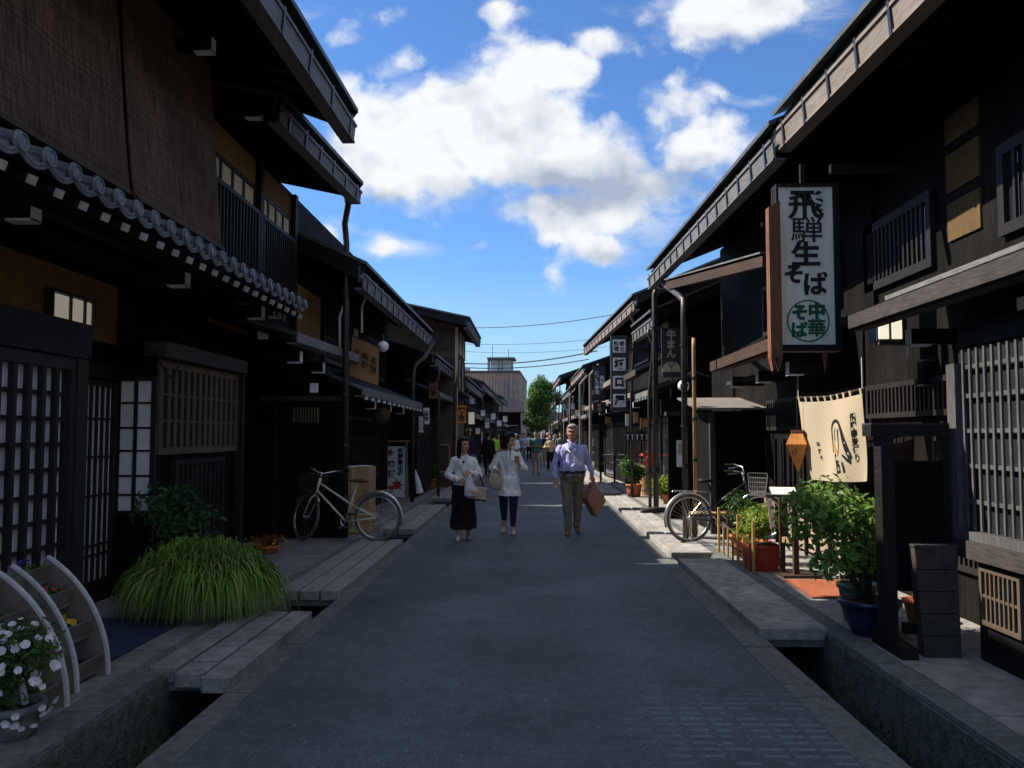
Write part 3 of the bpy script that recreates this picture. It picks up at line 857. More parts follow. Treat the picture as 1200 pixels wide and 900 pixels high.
# ground floor left lattice window (paper behind), 0..78 px
lattice(hl, (-3.62, 3.9, 0), U, XP, 2.62, .26, 2.14, 13, 8, bar=.042, fr=.09, back='paper', dep=.09, name='lattice_window', hb=.03)
MB().box(GX, -3.625, 3.9, 6.5, .0, 2.45).build('bay', 'wood_h', hl)
MB().box(-3.70, -3.50, 3.8, 6.66, 2.15, 2.42).build('lintel', 'wood_grey' if False else 'wood_h', hl)
MB().box(-3.66, -3.52, 6.5, 6.66, .0, 2.148).build('post', 'wood_l', hl)
MB().box(-3.70, -3.48, 3.8, 6.7, .0, .24).build('sill', 'wood_h', hl)
# plaster band above with panel
panel(hl, (GX, 3.6, 0), U, XP, 4.5, 2.42, 2.98, 'plaster', dep=.03)
# sliding door in the recess
lattice(hl, (-4.03, 6.95, 0), U, XP, 1.12, .18, 2.05, 9, 4, bar=.02, fr=.05, back='paper', dep=.05, name='sliding_door', rowzs=[.46, .55, 1.0, 1.35, 1.7])
MB().box(-4.05, -3.93, 6.7, 8.1, .0, .17).build('threshold', 'wood_h', hl)
MB().box(-4.045, -3.95, 6.7, 8.1, 2.07, 2.2).build('lintel', 'wood_h', hl)
# bay with its paper side to the camera
BY0, BY1, BX = 8.1, 10.28, -3.56
MB().box(GX, BX - .06, BY0 + .03, BY1, 0, 2.4).build('bay', 'wood_v', hl)
lattice(hl, (-4.02, BY0 + .03, 0), XP, YN, .40, .78, 2.12, 1, 0, bar=.035, fr=.05, back='paper', dep=.028, name='paper_side_window', rowzs=[.98, 1.16, 1.40, 1.62, 1.86], hb=.02)
lattice(hl, (BX - .06, BY0, 0), U, XP, BY1 - BY0, 1.36, 2.28, 14, 2, bar=.028, fr=.07, back='brown_pane', dep=.07, name='bay_lattice') if False else None
plain('slat_brown', (.12, .085, .06), .7, .4, 12, stretch=(4, 4, .5)); plain('brown_pane', (.10, .06, .04), .6, .4, 12)
lattice(hl, (BX - .06, BY0 + .002, 0), U, XP, BY1 - BY0, 1.36, 2.28, 12, 2, bar=.06, fr=.07, m='slat_brown', back='blackp', dep=.035, name='bay_lattice', hb=.025)
lattice(hl, (BX - .06, BY0 + .35, 0), U, XP, 1.35, .40, 1.30, 9, 3, bar=.03, fr=.05, m='wood_l', back='brown_pane', dep=.06, name='lower_lattice')
MB().box(-3.72, BX + .06, BY0 - .06, BY1 + .06, 2.30, 2.45).build('lintel', 'wood_grey', hl)
MB().box(-3.72, BX + .03, BY1 - .01, BY1 + .09, 0, 2.29).build('post', 'wood_l', hl)
# timber arms with white ends under the pent roof and under the eaves
for yq in (5.2, 7.55, 9.7): arm_nose(hl, (-3.12, yq, 2.97), -1, k=1.15)
for yq, zq in ((6.3, 5.12), (7.6, 5.14), (9.0, 5.05)): arm_nose(hl, (-2.95, yq, zq), -1, k=1.0)
MB().path([(-3.55, 7.9, 2.35), (-3.5, 8.0, 2.15), (-3.5, 8.15, 2.1), (-3.52, 8.35, 2.2), (-3.55, 8.4, 2.5)], .008, 6).build('cable', 'rubber', hl)
# things hung on it
t = thing('wall_lamp', 'boxy wall lamp with three pale panes above the left lattice window', 'lamp', (-4.0, 6.6, 2.5))
o0 = V((-3.72, 5.62, 0))
MB().box(-4.018, -3.93, 6.84, 7.54, 2.44, 2.465).build('sill', 'blackp', t)
MB().box(-4.018, -3.93, 6.84, 7.54, 2.735, 2.76).build('cap', 'blackp', t)
MB().box(-4.018, -3.965, 6.86, 7.52, 2.466, 2.734).build('back', 'blackp', t)
for yq in (6.86, 7.135, 7.365, 7.505): MB().box(-3.964, -3.935, yq - .012, yq + .012, 2.466, 2.734).build('mullion', 'blackp', t)
for k_, (a, b) in enumerate(((6.885, 7.115), (7.155, 7.345), (7.385, 7.485))):
    MB().box(-3.964, -3.95, a, b, 2.475, 2.725).build('pane', 'lamp_dim', t)
for j, (ya, yb, lab) in enumerate(((2.6, 6.42, 'wide brown bamboo blind hanging nearest the left edge'), (6.52, 8.42, 'narrower brown bamboo blind hanging beside the upstairs lattice'))):
    t = thing('bamboo_blind', lab, 'blind', (-3.3, ya, 5), 'bamboo blinds over the left upper floor')
    mb = MB(); n_ = 26
    za, zb = 5.35, 3.42
    for i in range(n_):
        for q in range(1): pass
    vs = []; fs = []
    for iz in range(15):
        for iy in range(n_ + 1):
            yv = ya + (yb - ya) * iy / n_; zv = za + (zb - za) * iz / 14
            vs.append(V((-3.30 + .18 * (iz / 14) ** 1.2 + .012 * math.sin(yv * 6 + iz * .3), yv + (.05 * (iz / 14) if j == 0 and iy == n_ else 0), zv)))
    for iz in range(14):
        for iy in range(n_):
            a = iz * (n_ + 1) + iy; fs.append([a, a + 1, a + n_ + 2, a + n_ + 1])
    k0 = len(vs)
    mb.add(vs, fs); mb.add([v + V((-.012, 0, 0)) for v in vs], [f[::-1] for f in fs])
    mb.build('blind_sheet', 'sudare', t, smooth=True)
    for q in (3.42,): MB().bar((-3.12 - (q - 3.42) * .09, ya, q), (-3.12 - (q - 3.42) * .09, yb, q), .035, .03).build('batten', 'wood_brown', t)

# ---- recessed entrance bay and second left house
h2 = thing('wooden_townhouse', 'low dark timber house behind the ivory bicycle, with an orange banner', 'townhouse', (-4, 15, 0), 'wooden townhouses on the left of the street')
A = P(421, 297, X=-2.4); B = P(507, 392, X=-2.4); B.z = A.z
A.y = 12.15
roof(h2, A, B, -1, 4.2, .45, brackets=14, gut='fascia')
UX2 = -3.45
MB().box(-11, UX2, 12.2, B.y - .2, 2.3, 4.45).build('wall', 'wood_v', h2)
MB().box(-10, -4.0, 12.25, B.y - .2, 4.45, 5.55).build('upper_wall', 'wood_v', h2)
MB().box(-11, -3.35, 12.65, B.y - .2, 0, 2.29).build('ground_floor_wall', 'wood_v', h2)
MB().box(-11, -4.02, 10.3 + 1.65, 12.6, 0, 3.9).build('entrance_wall', 'wood_x', h2)
# fence-like side wall facing the camera
sw = MB(); sw.box(-4.30, -2.86, 12.50, 12.62, .06, 2.04); swo = sw.build('side_wall', 'wood_x', h2)
MB().box(-4.4, -2.76, 12.44, 12.68, 2.05, 2.12).build('coping', 'wood_grey', swo)
MB().box(-2.90, -2.80, 12.46, 12.66, .06, 2.045).build('corner_post', 'wood_h', swo)
MB().box(-3.82, -3.74, 12.46, 12.498, .06, 2.045).build('post', 'wood_h', swo)
lattice(swo, (-3.55, 12.5, 0), XP, YN, .42, 1.72, 1.98, 8, 0, bar=.022, fr=.02, m='wood_h', back='wood_tan', dep=.035, name='vent_lattice')
# eave boards over the entrance
awning(h2, (-2.9, 10.35, 2.80), (-2.75, 13.3, 2.80), -1, .9, .25, edge='fascia')
for yq, z_ in ((10.9, 2.56), (12.1, 2.52), (13.4, 2.46)): arm_nose(h2, (-3.0, yq, z_), -1, k=1.1)
panel(h2, (-4.02, 10.35, 0), U, XP, 1.5, 2.95, 3.45, 'plaster')
panel(h2, (UX2, 12.3, 0), U, XP, 1.3, 3.05, 3.75, 'plaster')
panel(h2, (UX2, 16.2, 0), U, XP, .35, 2.75, 3.6, 'cream')
lattice(h2, (UX2, 13.8, 0), U, XP, 2.2, 2.75, 3.6, 12, 1, m='wood_l', back='glass', name='upper_lattice')
lattice(h2, (UX2, 17.0, 0), U, XP, 2.4, 2.75, 3.6, 12, 1, m='wood_l', back='glass', name='upper_lattice')
awning(h2, (-2.6, 12.9, 2.27), (-2.6, B.y - .4, 2.27), -1, .85, .35, noses=13, m='tile')
lattice(h2, (-3.35, 15.0, 0), U, XP, 3.2, .7, 1.9, 18, 2, m='wood_l', back='glass', name='shop_window')
pipe(h2, [P(408, 232, Y=12.03) + V((0, 0, .12)), P(408, 240, Y=12.1), P(404, 262, Y=12.25), P(406, 285, Y=12.3), (P(406, 300, Y=12.3).x, 12.3, 3.4), (P(407, 400, Y=12.3).x, 12.3, .08)], .045, clamps=4)
MB().path([P(408, 222, Y=12.0), P(408, 238, Y=12.06)], [.07, .05], 12).build('rain_hopper', 'metal', h2)
pipe(h2, [P(508, 400, Y=19.9), P(498, 418, Y=19.6), P(486, 428, Y=19.3), (P(484, 440, Y=19.2).x, 19.2, 2.9), (P(484, 440, Y=19.2).x, 19.2, .06)], .05, clamps=3)
pipe(h2, [P(402, 358, Y=12.8), P(398, 372, Y=12.8), P(398, 410, Y=12.8)], .018, 'white', 'wall_pipe', 0)
pipe(h2, [P(430, 345, Y=13.5), P(424, 360, Y=13.6), P(424, 390, Y=13.6)], .018, 'white', 'wall_pipe', 0)

# ---- a house beyond built from a table
def townhouse(label, s, A, B, ov=1.0, wallg=None, low=None, seed=0, group=None, plaster=None, slope=.42, gut='fascia', depth=4.2, wm='wood_v',
              brackets=8, pipes=1, bays=3, noses=6, thick=.42, zwin=None):
    r = random.Random(seed)
    A, B = V(A), V(B); t, d = frame_dirs(A, B, s); n_ = -d
    h = thing('wooden_townhouse', label, 'townhouse', ((A.x + B.x) / 2 + s * 1.2, (A.y + B.y) / 2, 0), group)
    roof(h, A, B, s, depth, slope, brackets=brackets, gut=gut, thick=thick)
    zl = low or 2.45
    body(h, A, B, s, ov, slope, depth, .2, wm, ovg=ov - .25 if wallg is None else wallg, zg=zl - .1)
    Lh = (B - A).length
    # pent roof
    lo = ov - 1.0 if ov > 1.0 else 0.05
    a = A + d * lo + t * .25; b = B + d * lo - t * .25; a.z = b.z = zl
    awning(h, a, b, s, max(.5, ov - lo + .0), .3, noses=noses, edge=gut)
    w0 = A + d * (ov - .001); wg = A + d * ((ov - .25 if wallg is None else wallg) - .001)
    # upper floor windows and panels
    z1 = A.z - .25; z0 = max(zl + .45, z1 - 1.1)
    if z1 - z0 > .4:
        wn = (Lh - .8) / bays
        for i in range(bays):
            u0 = .4 + wn * i
            if plaster and i % 2 == 0: panel(h, w0 + t * u0, t, n_, wn * .35, z0, z1 - .05, plaster, frame='wood_h')
            else: lattice(h, w0 + t * u0, t, n_, wn * .9, z0, z1 - .05, max(6, int(wn * 5)), 1, back='glass', name='upper_lattice')
    # ground floor openings
    wn = (Lh - .6) / bays
    for i in range(bays):
        u0 = .3 + wn * i; kind = r.choice(['lat', 'door', 'lat', 'open'])
        if kind == 'lat': lattice(h, wg + t * u0, t, n_, wn * .85, .7, 1.95, max(6, int(wn * 6)), 2, back=r.choice(['glass', 'paper', 'brown_pane']), name='lattice_window')
        elif kind == 'door': lattice(h, wg + t * u0, t, n_, wn * .8, .1, 2.0, 5, 3, back='paper', name='sliding_door')
        else: panel(h, wg + t * u0, t, n_, wn * .8, .1, 2.0, 'glass', name='shop_opening', frame='wood_h')
    for i in range(pipes):
        q = (A if i % 2 == 0 else B); q = q + t * (.12 if i % 2 == 0 else -.12) - d * .02
        pipe(h, [q + Zv * (-.4 * thick / .42), q + Zv * -.5, q + d * .1 + Zv * -.75, V((q.x, q.y, zl - .1)), V((q.x, q.y, .06))], .035, clamps=2)
    return h
M['stone_d2'] = mat('dark_stone_block', (.050, .044, .042), .85, .3, 12, bump=.3)
GL = 'wooden townhouses on the left of the street'; GR = 'wooden townhouses on the right of the street'
# third left: low house with its own little roofs
townhouse('small brown-boarded shop below the tall plastered gable house on the left', -1, (-2.3, 20.4, 3.5), (-2.3, 25.6, 3.5), .8, low=2.62, seed=3, group=GL, thick=.3, noses=0, slope=.3, depth=2.2)
h3 = thing('wooden_townhouse', 'tall gabled house on the left with brown boarded side and cream front against the sky', 'townhouse', (-3, 27, 0), GL)
A = P(551, 371, X=-1.75); B = P(564, 388, X=-1.75); B.z = A.z
roof(h3, A, B, -1, 3.2, .22, brackets=8, thick=.34)
MB().box(-9, -2.3, A.y + 1.2, B.y - .3, 0, A.z + .0).build('wall', 'clap', h3)
MB().box(-8, -2.9, A.y + 1.2, B.y - .3, A.z, A.z + .34).build('gable_wall', 'clap', h3)
ya, yb = A.y + 1.3, B.y - .35
for i in range(3):
    w_ = (yb - ya) / 3; panel(h3, (-2.3, ya + w_ * i + .05, 0), U, XP, w_ - .12, 4.05, A.z - .02, 'cream', frame='wood_brown', fr=.05)
    panel(h3, (-2.3, ya + w_ * i + .05, 0), U, XP, w_ * .45, 2.9, 3.9, 'cream', frame='wood_brown', fr=.05)
    panel(h3, (-2.3, ya + w_ * (i + .55) + .05, 0), U, XP, w_ * .28, 2.9, 3.9, 'glass', name='window', frame='wood_brown', fr=.04)
awning(h3, (-1.95, 25.9, 2.75), (-1.95, B.y - .2, 2.75), -1, .5, .25, noses=5, edge='fascia_w')
MB().box(-2.28, -2.2, A.y + 1.18, A.y + 1.26, 0, 4.7).build('corner_board', 'cream', h3)
pipe(h3, [(-2.0, 23.2, 3.4), (-2.05, 23.1, 3.1), (-2.1, 23.0, 2.8), (-2.15, 22.9, .06)], .045, clamps=3)
LT = [('dark low shop with grey awning just past the tall gabled house on the left', (-2.25, 29.3, 3.55), (-2.25, 38.5, 3.75), 5),
      ('fifth dark timber shop on the left with small square hanging signs', (-2.25, 38.9, 4.0), (-2.2, 49, 4.05), 6),
      ('sixth dark timber shop on the left near the grey modern building', (-2.2, 49.4, 3.9), (-2.15, 60, 4.0), 7),
      ('farthest dark timber row house on the left before the modern building', (-2.15, 60.4, 4.3), (-2.1, 74, 4.3), 8)]
for i, (lab, A, B, sd) in enumerate(LT):
    townhouse(lab, -1, A, (B[0], B[1], A[2]), .9, low=2.4, seed=sd, group=GL, gut='fascia', brackets=0, bays=4, noses=8, slope=.35, thick=.36)

# ================================================================== RIGHT SIDE
hr = thing('wooden_townhouse', 'big dark noodle shop nearest on the right, under a deep overhanging eave', 'townhouse', (3.6, 6, 0), GR)
B = P(905, 131, Z=5.0); A = P(1015, 0, Z=5.0); tt = (B - A).normalized(); A = A - tt * ((A.y - 1.2) / tt.y)
roof(hr, A, B, 1, 4.4, .40, brackets=13, gut='fascia_w', thick=.46, endcap=False)
hr_end = B.y
MB().box(3.75, 11, 1.2, 9.299, 2.9, 5.25).build('wall', 'wood_v', hr)
MB().box(3.52, 11, 1.2, 9.1, 0, 2.89).build('ground_floor_wall', 'wood_v', hr)
# plaster squares and lattice upstairs
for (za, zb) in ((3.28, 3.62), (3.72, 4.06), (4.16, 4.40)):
    panel(hr, (3.75, 7.12, 0), U, XN, .56, za, zb, 'plaster_shaded')
lattice(hr, (3.75, 7.95, 0), U, XN, 1.6, 3.12, 3.85, 13, 0, bar=.035, fr=.09, m='blue_frame' if False else 'wood_l', back='glass', name='upper_lattice')
lattice(hr, (3.75, 4.2, 0), U, XN, 2.6, 3.12, 3.85, 16, 0, bar=.035, fr=.09, m='wood_l', back='glass', name='upper_lattice')
# long awning
aw = awning(hr, (2.72, 2.6, 2.56), (2.72, 7.35, 2.56), 1, .85, .24, m='wood_grey', edge='wood_grey', face=.10)
MB().bar((2.86, 2.6, 2.60 + .05), (2.86, 6.9, 2.60 + .05), .05, .035).build('snow_bar', 'fascia', aw)
for yq in (5.3, 6.9): arm_nose(hr, (3.02, yq, 2.34), 1, k=1.0)
# bay lattice window
GXr = 2.98
bay = MB().box(3.03, 3.52, 3.6, 6.14, .84, 2.16).build('bay', 'blackp', hr)
mb = MB()
yy0, yy1 = 3.62, 5.98
n_ = 26
for i in range(n_):
    yv = yy0 + (yy1 - yy0) * i / (n_ - 1)
    mb.box(2.974, 2.987, yv - .0115, yv + .0115, .91, 2.14)
for zq in (1.10, 1.34, 1.58, 1.82, 2.02):
    mb.box(2.988, 3.0, yy0, yy1 + .05, zq - .014, zq + .014)
mb.build('lattice_window', 'wood_grey_lat', hr)
MB().box(2.94, 3.04, 6.02, 6.14, .84, 2.05).build('post', 'wood_grey_lat', hr)
MB().box(2.92, 3.08, 3.55, 6.16, .72, .84).build('sill', 'wood_grey', hr)
MB().box(2.94, 3.04, 3.55, 6.0, .842, .90).build('sill', 'wood_grey_lat', hr)
MB().box(3.0, 3.5, 3.6, 6.1, 2.165, 2.32).build('lintel', 'wood_h', hr)
plain('wood_slat', (.10, .072, .05))
# base box with vent
MB().box(3.0, 3.52, 5.32, 5.9, .05, .715).build('meter_box', 'wood_h', hr)
lattice(hr, (3.0, 5.36, 0), U, XN, .48, .30, .68, 7, 1, bar=.018, fr=.03, m='wood_slat', back='blackp', dep=.03, name='vent_lattice')
MB().box(2.99, 3.52, 3.6, 5.3, .05, .10).build('foundation', 'stone', hr)
# entrance wall: slat windows and pale skirting
lattice(hr, (3.52, 6.25, 0), U, XN, 2.75, 1.72, 2.06, 30, 0, bar=.035, fr=.05, m='wood_l', back='blackp', name='slat_window')
lattice(hr, (3.52, 6.25, 0), U, XN, 1.3, .45, 1.55, 15, 2, bar=.03, fr=.05, m='wood_l', back='brown_pane', name='slat_window')

h4 = thing('wooden_townhouse', 'dark timber house on the right behind the soba sign, with long grey gutter', 'townhouse', (3.6, 13, 0), GR)
A = P(905, 136, Z=4.88); B = P(757, 315, Z=4.88); A.y = hr_end - .06
roof(h4, A, B, 1, 4.4, .40, brackets=15, gut='fascia', thick=.44, endcap=False)
MB().box(3.7, 11, 9.3, B.y - .2, 2.9, 5.2).build('wall', 'wood_v', h4)
MB().box(3.5, 11, 9.12, B.y - .2, 0, 2.89).build('ground_floor_wall', 'wood_v', h4)
# pale boarded skirting that the sun catches
sk = MB().box(3.44, 3.499, 9.0, 12.9, .1, .62).build('skirting', 'wood_tan2' if False else plain('pale_skirting', (.30, .23, .17), .8, .25, 9, lines=(1, .3)), h4)
for i in range(9): MB().box(3.40, 3.438, 9.15 + i * .43, 9.19 + i * .43, .05, 1.5).build('upright', 'wood_h', h4)
lattice(h4, (3.5, 9.15, 0), U, XN, 3.6, 1.62, 2.06, 34, 0, bar=.035, fr=.05, m='wood_l', back='blackp', name='slat_window')
lattice(h4, (3.7, 10.2, 0), U, XN, 3.4, 3.1, 3.9, 18, 0, bar=.035, m='wood_l', back='glass', name='upper_lattice')
awning(h4, (2.6, 9.35, 2.60), (2.6, 12.5, 2.60), 1, .95, .26, m='wood_grey', edge='wood_brown', face=.12)
MB().bar((3.0, 10.6, 2.34), (3.0, 13.2, 2.34), .06, .05).build('rail', 'wood_grey', h4)
MB().bar(P(898, 306, Y=10.3), P(784, 335, Y=14.2), .10, .13).build('eave_beam', 'wood_brown', h4)
MB().bar(P(898, 303, Y=10.3) + V((0, 0, .07)), P(784, 332, Y=14.2) + V((0, 0, .06)), .16, .02).build('eave_beam_cap', 'fascia', h4)
for yq, zq in ((9.6, 2.30), (10.9, 2.30), (12.3, 2.32)): arm_nose(h4, (2.85, yq, zq), 1, k=1.1)
# kerbside downpipes
pipe(h4, [P(777, 333, Y=16.9), P(795, 346, Y=12.9), P(801, 352, Y=12.2), P(801, 372, Y=12.2), (P(801, 400, Y=12.2).x, 12.2, .07)], .042, clamps=5)
pipe(h4, [P(813, 396, Y=12.9), P(813, 410, Y=12.9), (P(813, 420, Y=12.9).x, 12.9, .07)], .03, 'wood_tan', 'slim_downpipe', clamps=4)
pipe(h4, [P(772, 330, Y=17.2), P(767, 345, Y=17.2), (P(767, 400, Y=17.2).x, 17.2, .07)], .055, clamps=4)
MB().path([P(775, 318, Y=17.0), P(775, 338, Y=17.0)], [.12, .08], 10).build('rain_hopper', 'metal', h4)

# shed-like gate wall with a board roof
sh = thing('gate_wall', 'black boarded gate wall with a pale board roof behind the silver bicycle', 'wall', (3.2, 13.2, 0))
MB().box(2.78, 3.49, 13.2, 14.6, .05, 1.92).build('wall', 'wood_x', sh)
MB().box(2.70, 2.779, 13.14, 13.22, .05, 1.9).build('post', 'wood_grey', sh)
r_ = MB(); 
for i in range(4):
    x0 = 2.55 + i * .0; z0 = 1.93 + i * .055; y0 = 12.85 + i * .42
    r_.hexa([(2.45, y0, z0), (3.55, y0, z0), (3.55, y0 + .46, z0 + .06), (2.45, y0 + .46, z0 + .06), (2.45, y0, z0 + .03), (3.55, y0, z0 + .03), (3.55, y0 + .46, z0 + .09), (2.45, y0 + .46, z0 + .09)])
r_.build('board_roof', plain('bleached_board', (.20, .175, .155), .8, .2, 9), sh)

# second small eave and further right houses
townhouse('narrow dark house on the right carrying the gourd-shaped sign', 1, (2.42, 17.6, 4.15), (2.36, 20.6, 4.2), .9, low=2.5, seed=11, group=GR, gut='fascia', brackets=6, bays=2, thick=.42)
A = P(745, 338, Z=5.0); B = P(683, 404, Z=5.0); A.y = max(A.y, 20.75)
h5 = townhouse('tall dark house on the right with reddish eave boards above the four-panel sign', 1, A, B, 1.0, low=2.6, seed=12, group=GR, gut='fascia_w', brackets=14, bays=4, plaster='plaster')
RT = [('dark timber shop on the right just beyond the reddish eaves', (2.0, 34.6, 4.4), (1.9, 44, 4.4), 21),
      ('low dark shop on the right among the far eaves, with brown awning', (1.85, 44.4, 4.0), (1.75, 53, 4.0), 22),
      ('far right timber house with a pale plaster upper wall by the tree', (1.6, 53.4, 5.3), (1.45, 63, 5.3), 23),
      ('farthest timber row house on the right below the green tree', (1.6, 63.4, 4.2), (1.5, 74, 4.2), 24)]
for i, (lab, A, B, sd) in enumerate(RT):
    townhouse(lab, 1, A, B, .95, low=2.5, seed=sd, group=GR, gut='fascia_w' if i % 2 == 0 else 'fascia', brackets=0, bays=4, noses=8, plaster='cream' if i == 2 else None, slope=.35, thick=.36, pipes=2)

for (hh_, s, yy) in ((h2, -1, (14.6, 16.2, 17.8)), (h3, -1, (26.4, 27.6)), (h5, 1, (21.6, 23.4, 25.2, 27.0, 28.8))):
    for yq in yy:
        arm_nose(hh_, ((-2.72 if hh_ is h2 else -2.1) if s < 0 else 2.55 - (yq - 21) * .04, yq, 2.08 if s < 0 else 2.32), s, k=1.1)
for (x0, y0, y1, z, m_) in ((2.2, 18.3, 20.2, 2.95, 'wood_grey'), (2.0, 22.0, 25.5, 2.98, 'fascia_w'), (2.05, 26.5, 30.5, 3.05, 'wood_brown')):
    awning(h5, (x0, y0, z), (x0 - .05, y1, z), 1, .7, .28, edge=m_, m='tin', face=.12)
awning(h5, (1.95, 31.2, 2.3), (1.9, 34.0, 2.3), 1, .7, .28, edge='fascia', m='tin')
# ---- far buildings, tree, wires
tb = thing('office_building', 'plain brown-grey modern block closing the end of the street', 'building', (-4, 131, 0))
d_ = V((.034, 1, 0)).normalized(); u_ = V((1, -.034, 0)).normalized()
o0 = P(609, 480, Y=130); o0.z = 0; zt = P(580, 437, Y=130).z
def fb(name, u0, u1, v0, v1, z0, z1, m):
    q = [o0 + u_ * u0 + d_ * v0, o0 + u_ * u1 + d_ * v0, o0 + u_ * u1 + d_ * v1, o0 + u_ * u0 + d_ * v1]
    return MB().hexa([x + Zv * z0 for x in q] + [x + Zv * z1 for x in q]).build(name, m, tb)
fb('wall', -9.5, 0, 0, 26, 0, zt, 'bg_conc')
fb('parapet', -9.55, .05, -.1, 26.1, zt, zt + .35, plain('parapet_dark', (.09, .08, .08)))
fb('lower_block', -7.5, -3.0, -6, -.1, 0, zt * .64, 'bg_conc2')
for i in range(6): fb('mullion', -4.3 + i * .72, -4.2 + i * .72, -.12, -.02, 2.8, zt - .8, plain('mullion_grey', (.33, .31, .30)))
fb('window', -2.9, -.9, -.06, -.01, 3.2, zt * .62, plain('blue_window_band', (.12, .15, .2), .3))
for i in range(7):
    fb('rib', -9.2 + i * 1.32, -9.08 + i * 1.32, -.10, -.005, zt * .66, zt - .1, 'mullion_grey')
for i in range(4):
    for j in range(2): fb('window', -2.7 + i * .62, -2.35 + i * .62, -.065, -.058, zt * .70 + j * 1.3, zt * .70 + j * 1.3 + .8, 'blue_window_band')
for i in range(5): fb('side_rib', .0, .06, 2 + i * 5, 2.3 + i * 5, 1, zt - .2, 'mullion_grey')
rh = V((-3.0, 0, 0))
x0 = P(572, 430, Y=134).x - o0.x; x1 = P(600, 430, Y=134).x - o0.x; zz = P(580, 421, Y=134).z
plain('roof_steel', (.12, .13, .14))
for xx in (x0, (x0 + x1) / 2 - .2, (x0 + x1) / 2 + .3, x1):
    for vv in (4, 8): MB().bar(o0 + V((xx, vv, zt + .3)), o0 + V((xx, vv, zz)), .18, .18).build('rooftop_post', 'roof_steel', tb)
fb('rooftop_slab', x0 - .3, x1 + .3, 3.6, 8.4, zz, zz + .3, 'roof_steel')
fb('rooftop_glass', x0 + .1, x1 - .1, 5.5, 5.6, zt + .36, zz - .01, plain('pale_glass', (.55, .68, .75), .2))
for (px, py0) in ((577, 405), (596, 409)):
    q = P(px, 425, Y=136); MB().path([V((q.x, q.y, zz)), V((q.x, q.y, P(px, py0, Y=136).z))], .05, 6).build('antenna', 'roof_steel', tb)
fb('vent', -9.0, -7.9, 2, 3, zt + .3, zt + .9, 'mullion_grey')

for lab, x0, x1, y, h_, m_ in (('small dark shop closing the street below the office block', -6.5, -1.3, 84, 4.2, 'wood_v'), ('low cream-walled shop under the green tree at the street end', -.9, 3.6, 97, 3.4, 'cream')):
    fs_ = thing('end_shop', lab, 'shop', ((x0 + x1) / 2, y + 3, 0))
    MB().box(x0, x1, y, y + 6, 0, h_ - .3).build('wall', m_, fs_)
    r5 = MB(); r5.hexa([V((x0 - .4, y - .8, h_ - .5)), V((x1 + .4, y - .8, h_ - .5)), V((x1 + .4, y + 3, h_ + .7)), V((x0 - .4, y + 3, h_ + .7)), V((x0 - .4, y - .8, h_ - .38)), V((x1 + .4, y - .8, h_ - .38)), V((x1 + .4, y + 3, h_ + .82)), V((x0 - .4, y + 3, h_ + .82))]); r5.build('roof', 'wood_h', fs_)
    n3_ = 3
    for i in range(n3_):
        wq = (x1 - x0) / n3_
        panel(fs_, (x0 + wq * i + .15, y, 0), XP, YN, wq - .3, .2 if i == 1 else .8, 2.2, 'glass' if i != 1 else 'paper', name='window' if i != 1 else 'door', frame='wood_brown')
    MB().box(x0 + .2, x1 - .2, y - .5, y - .01, 2.45, 2.53).build('awning', 'fascia_w', fs_)
def wire(pts, label, r=.02):
    (p0, p1, sag) = pts; q = []
    for i in range(17):
        k = i / 16; q.append(p0.lerp(p1, k) - Zv * (sag * 4 * k * (1 - k)))
    o = MB().path(q, r, 5).build('power_line', 'rubber', None, label, 'power line', 'power lines crossing over the street')
    return o
wire((P(540, 384, Y=33), P(722, 368, Y=30), .15), 'topmost thin power line crossing the street against the blue sky', .013)
wire((P(520, 402, Y=60), P(735, 393, Y=55), .3), 'second power line from the top, faint in the sky', .014)
wire((P(500, 408, Y=60), P(740, 402, Y=60), .5), 'third power line from the top, faint in the sky', .012)
wire((P(520, 424, Y=50), P(700, 411, Y=44), .35), 'thick power line running just above the modern block', .032)
wire((P(520, 429, Y=50), P(690, 421, Y=50), .3), 'lowest thick power line in front of the rooftop frame', .026)

# ================================================================== PLANTS
def leaves(mb, c, r, n, size, rng, fill=.55, fold=.35, ratio=.5, bumps=0):
    c = V(c)
    lobes = [(V((rng.uniform(-1, 1), rng.uniform(-1, 1), rng.uniform(-.6, 1))) * .55, rng.uniform(.45, .7)) for _ in range(bumps)]
    for i in range(n):
        d = V((rng.gauss(0, 1), rng.gauss(0, 1), rng.gauss(0, 1))).normalized()
        k = rng.random() ** fill
        if lobes:
            lc, lr = rng.choice(lobes); q = lc + d * lr * k
        else: q = d * k
        p = c + V((q.x * r[0], q.y * r[1], q.z * r[2]))
        nd = (d + V((rng.uniform(-.8, .8), rng.uniform(-.8, .8), rng.uniform(-.2, 1.0)))).normalized()
        t = nd.cross(V((rng.uniform(-1, 1), rng.uniform(-1, 1), rng.uniform(-1, 1)))).normalized(); s = nd.cross(t)
        L_ = size * rng.uniform(.6, 1.25); w_ = L_ * ratio
        mb.add([p, p + t * L_ * .5 + s * w_ * .5 + nd * w_ * fold, p + t * L_, p + t * L_ * .5 - s * w_ * .5 + nd * w_ * fold], [(0, 1, 2), (0, 2, 3)])
    return mb

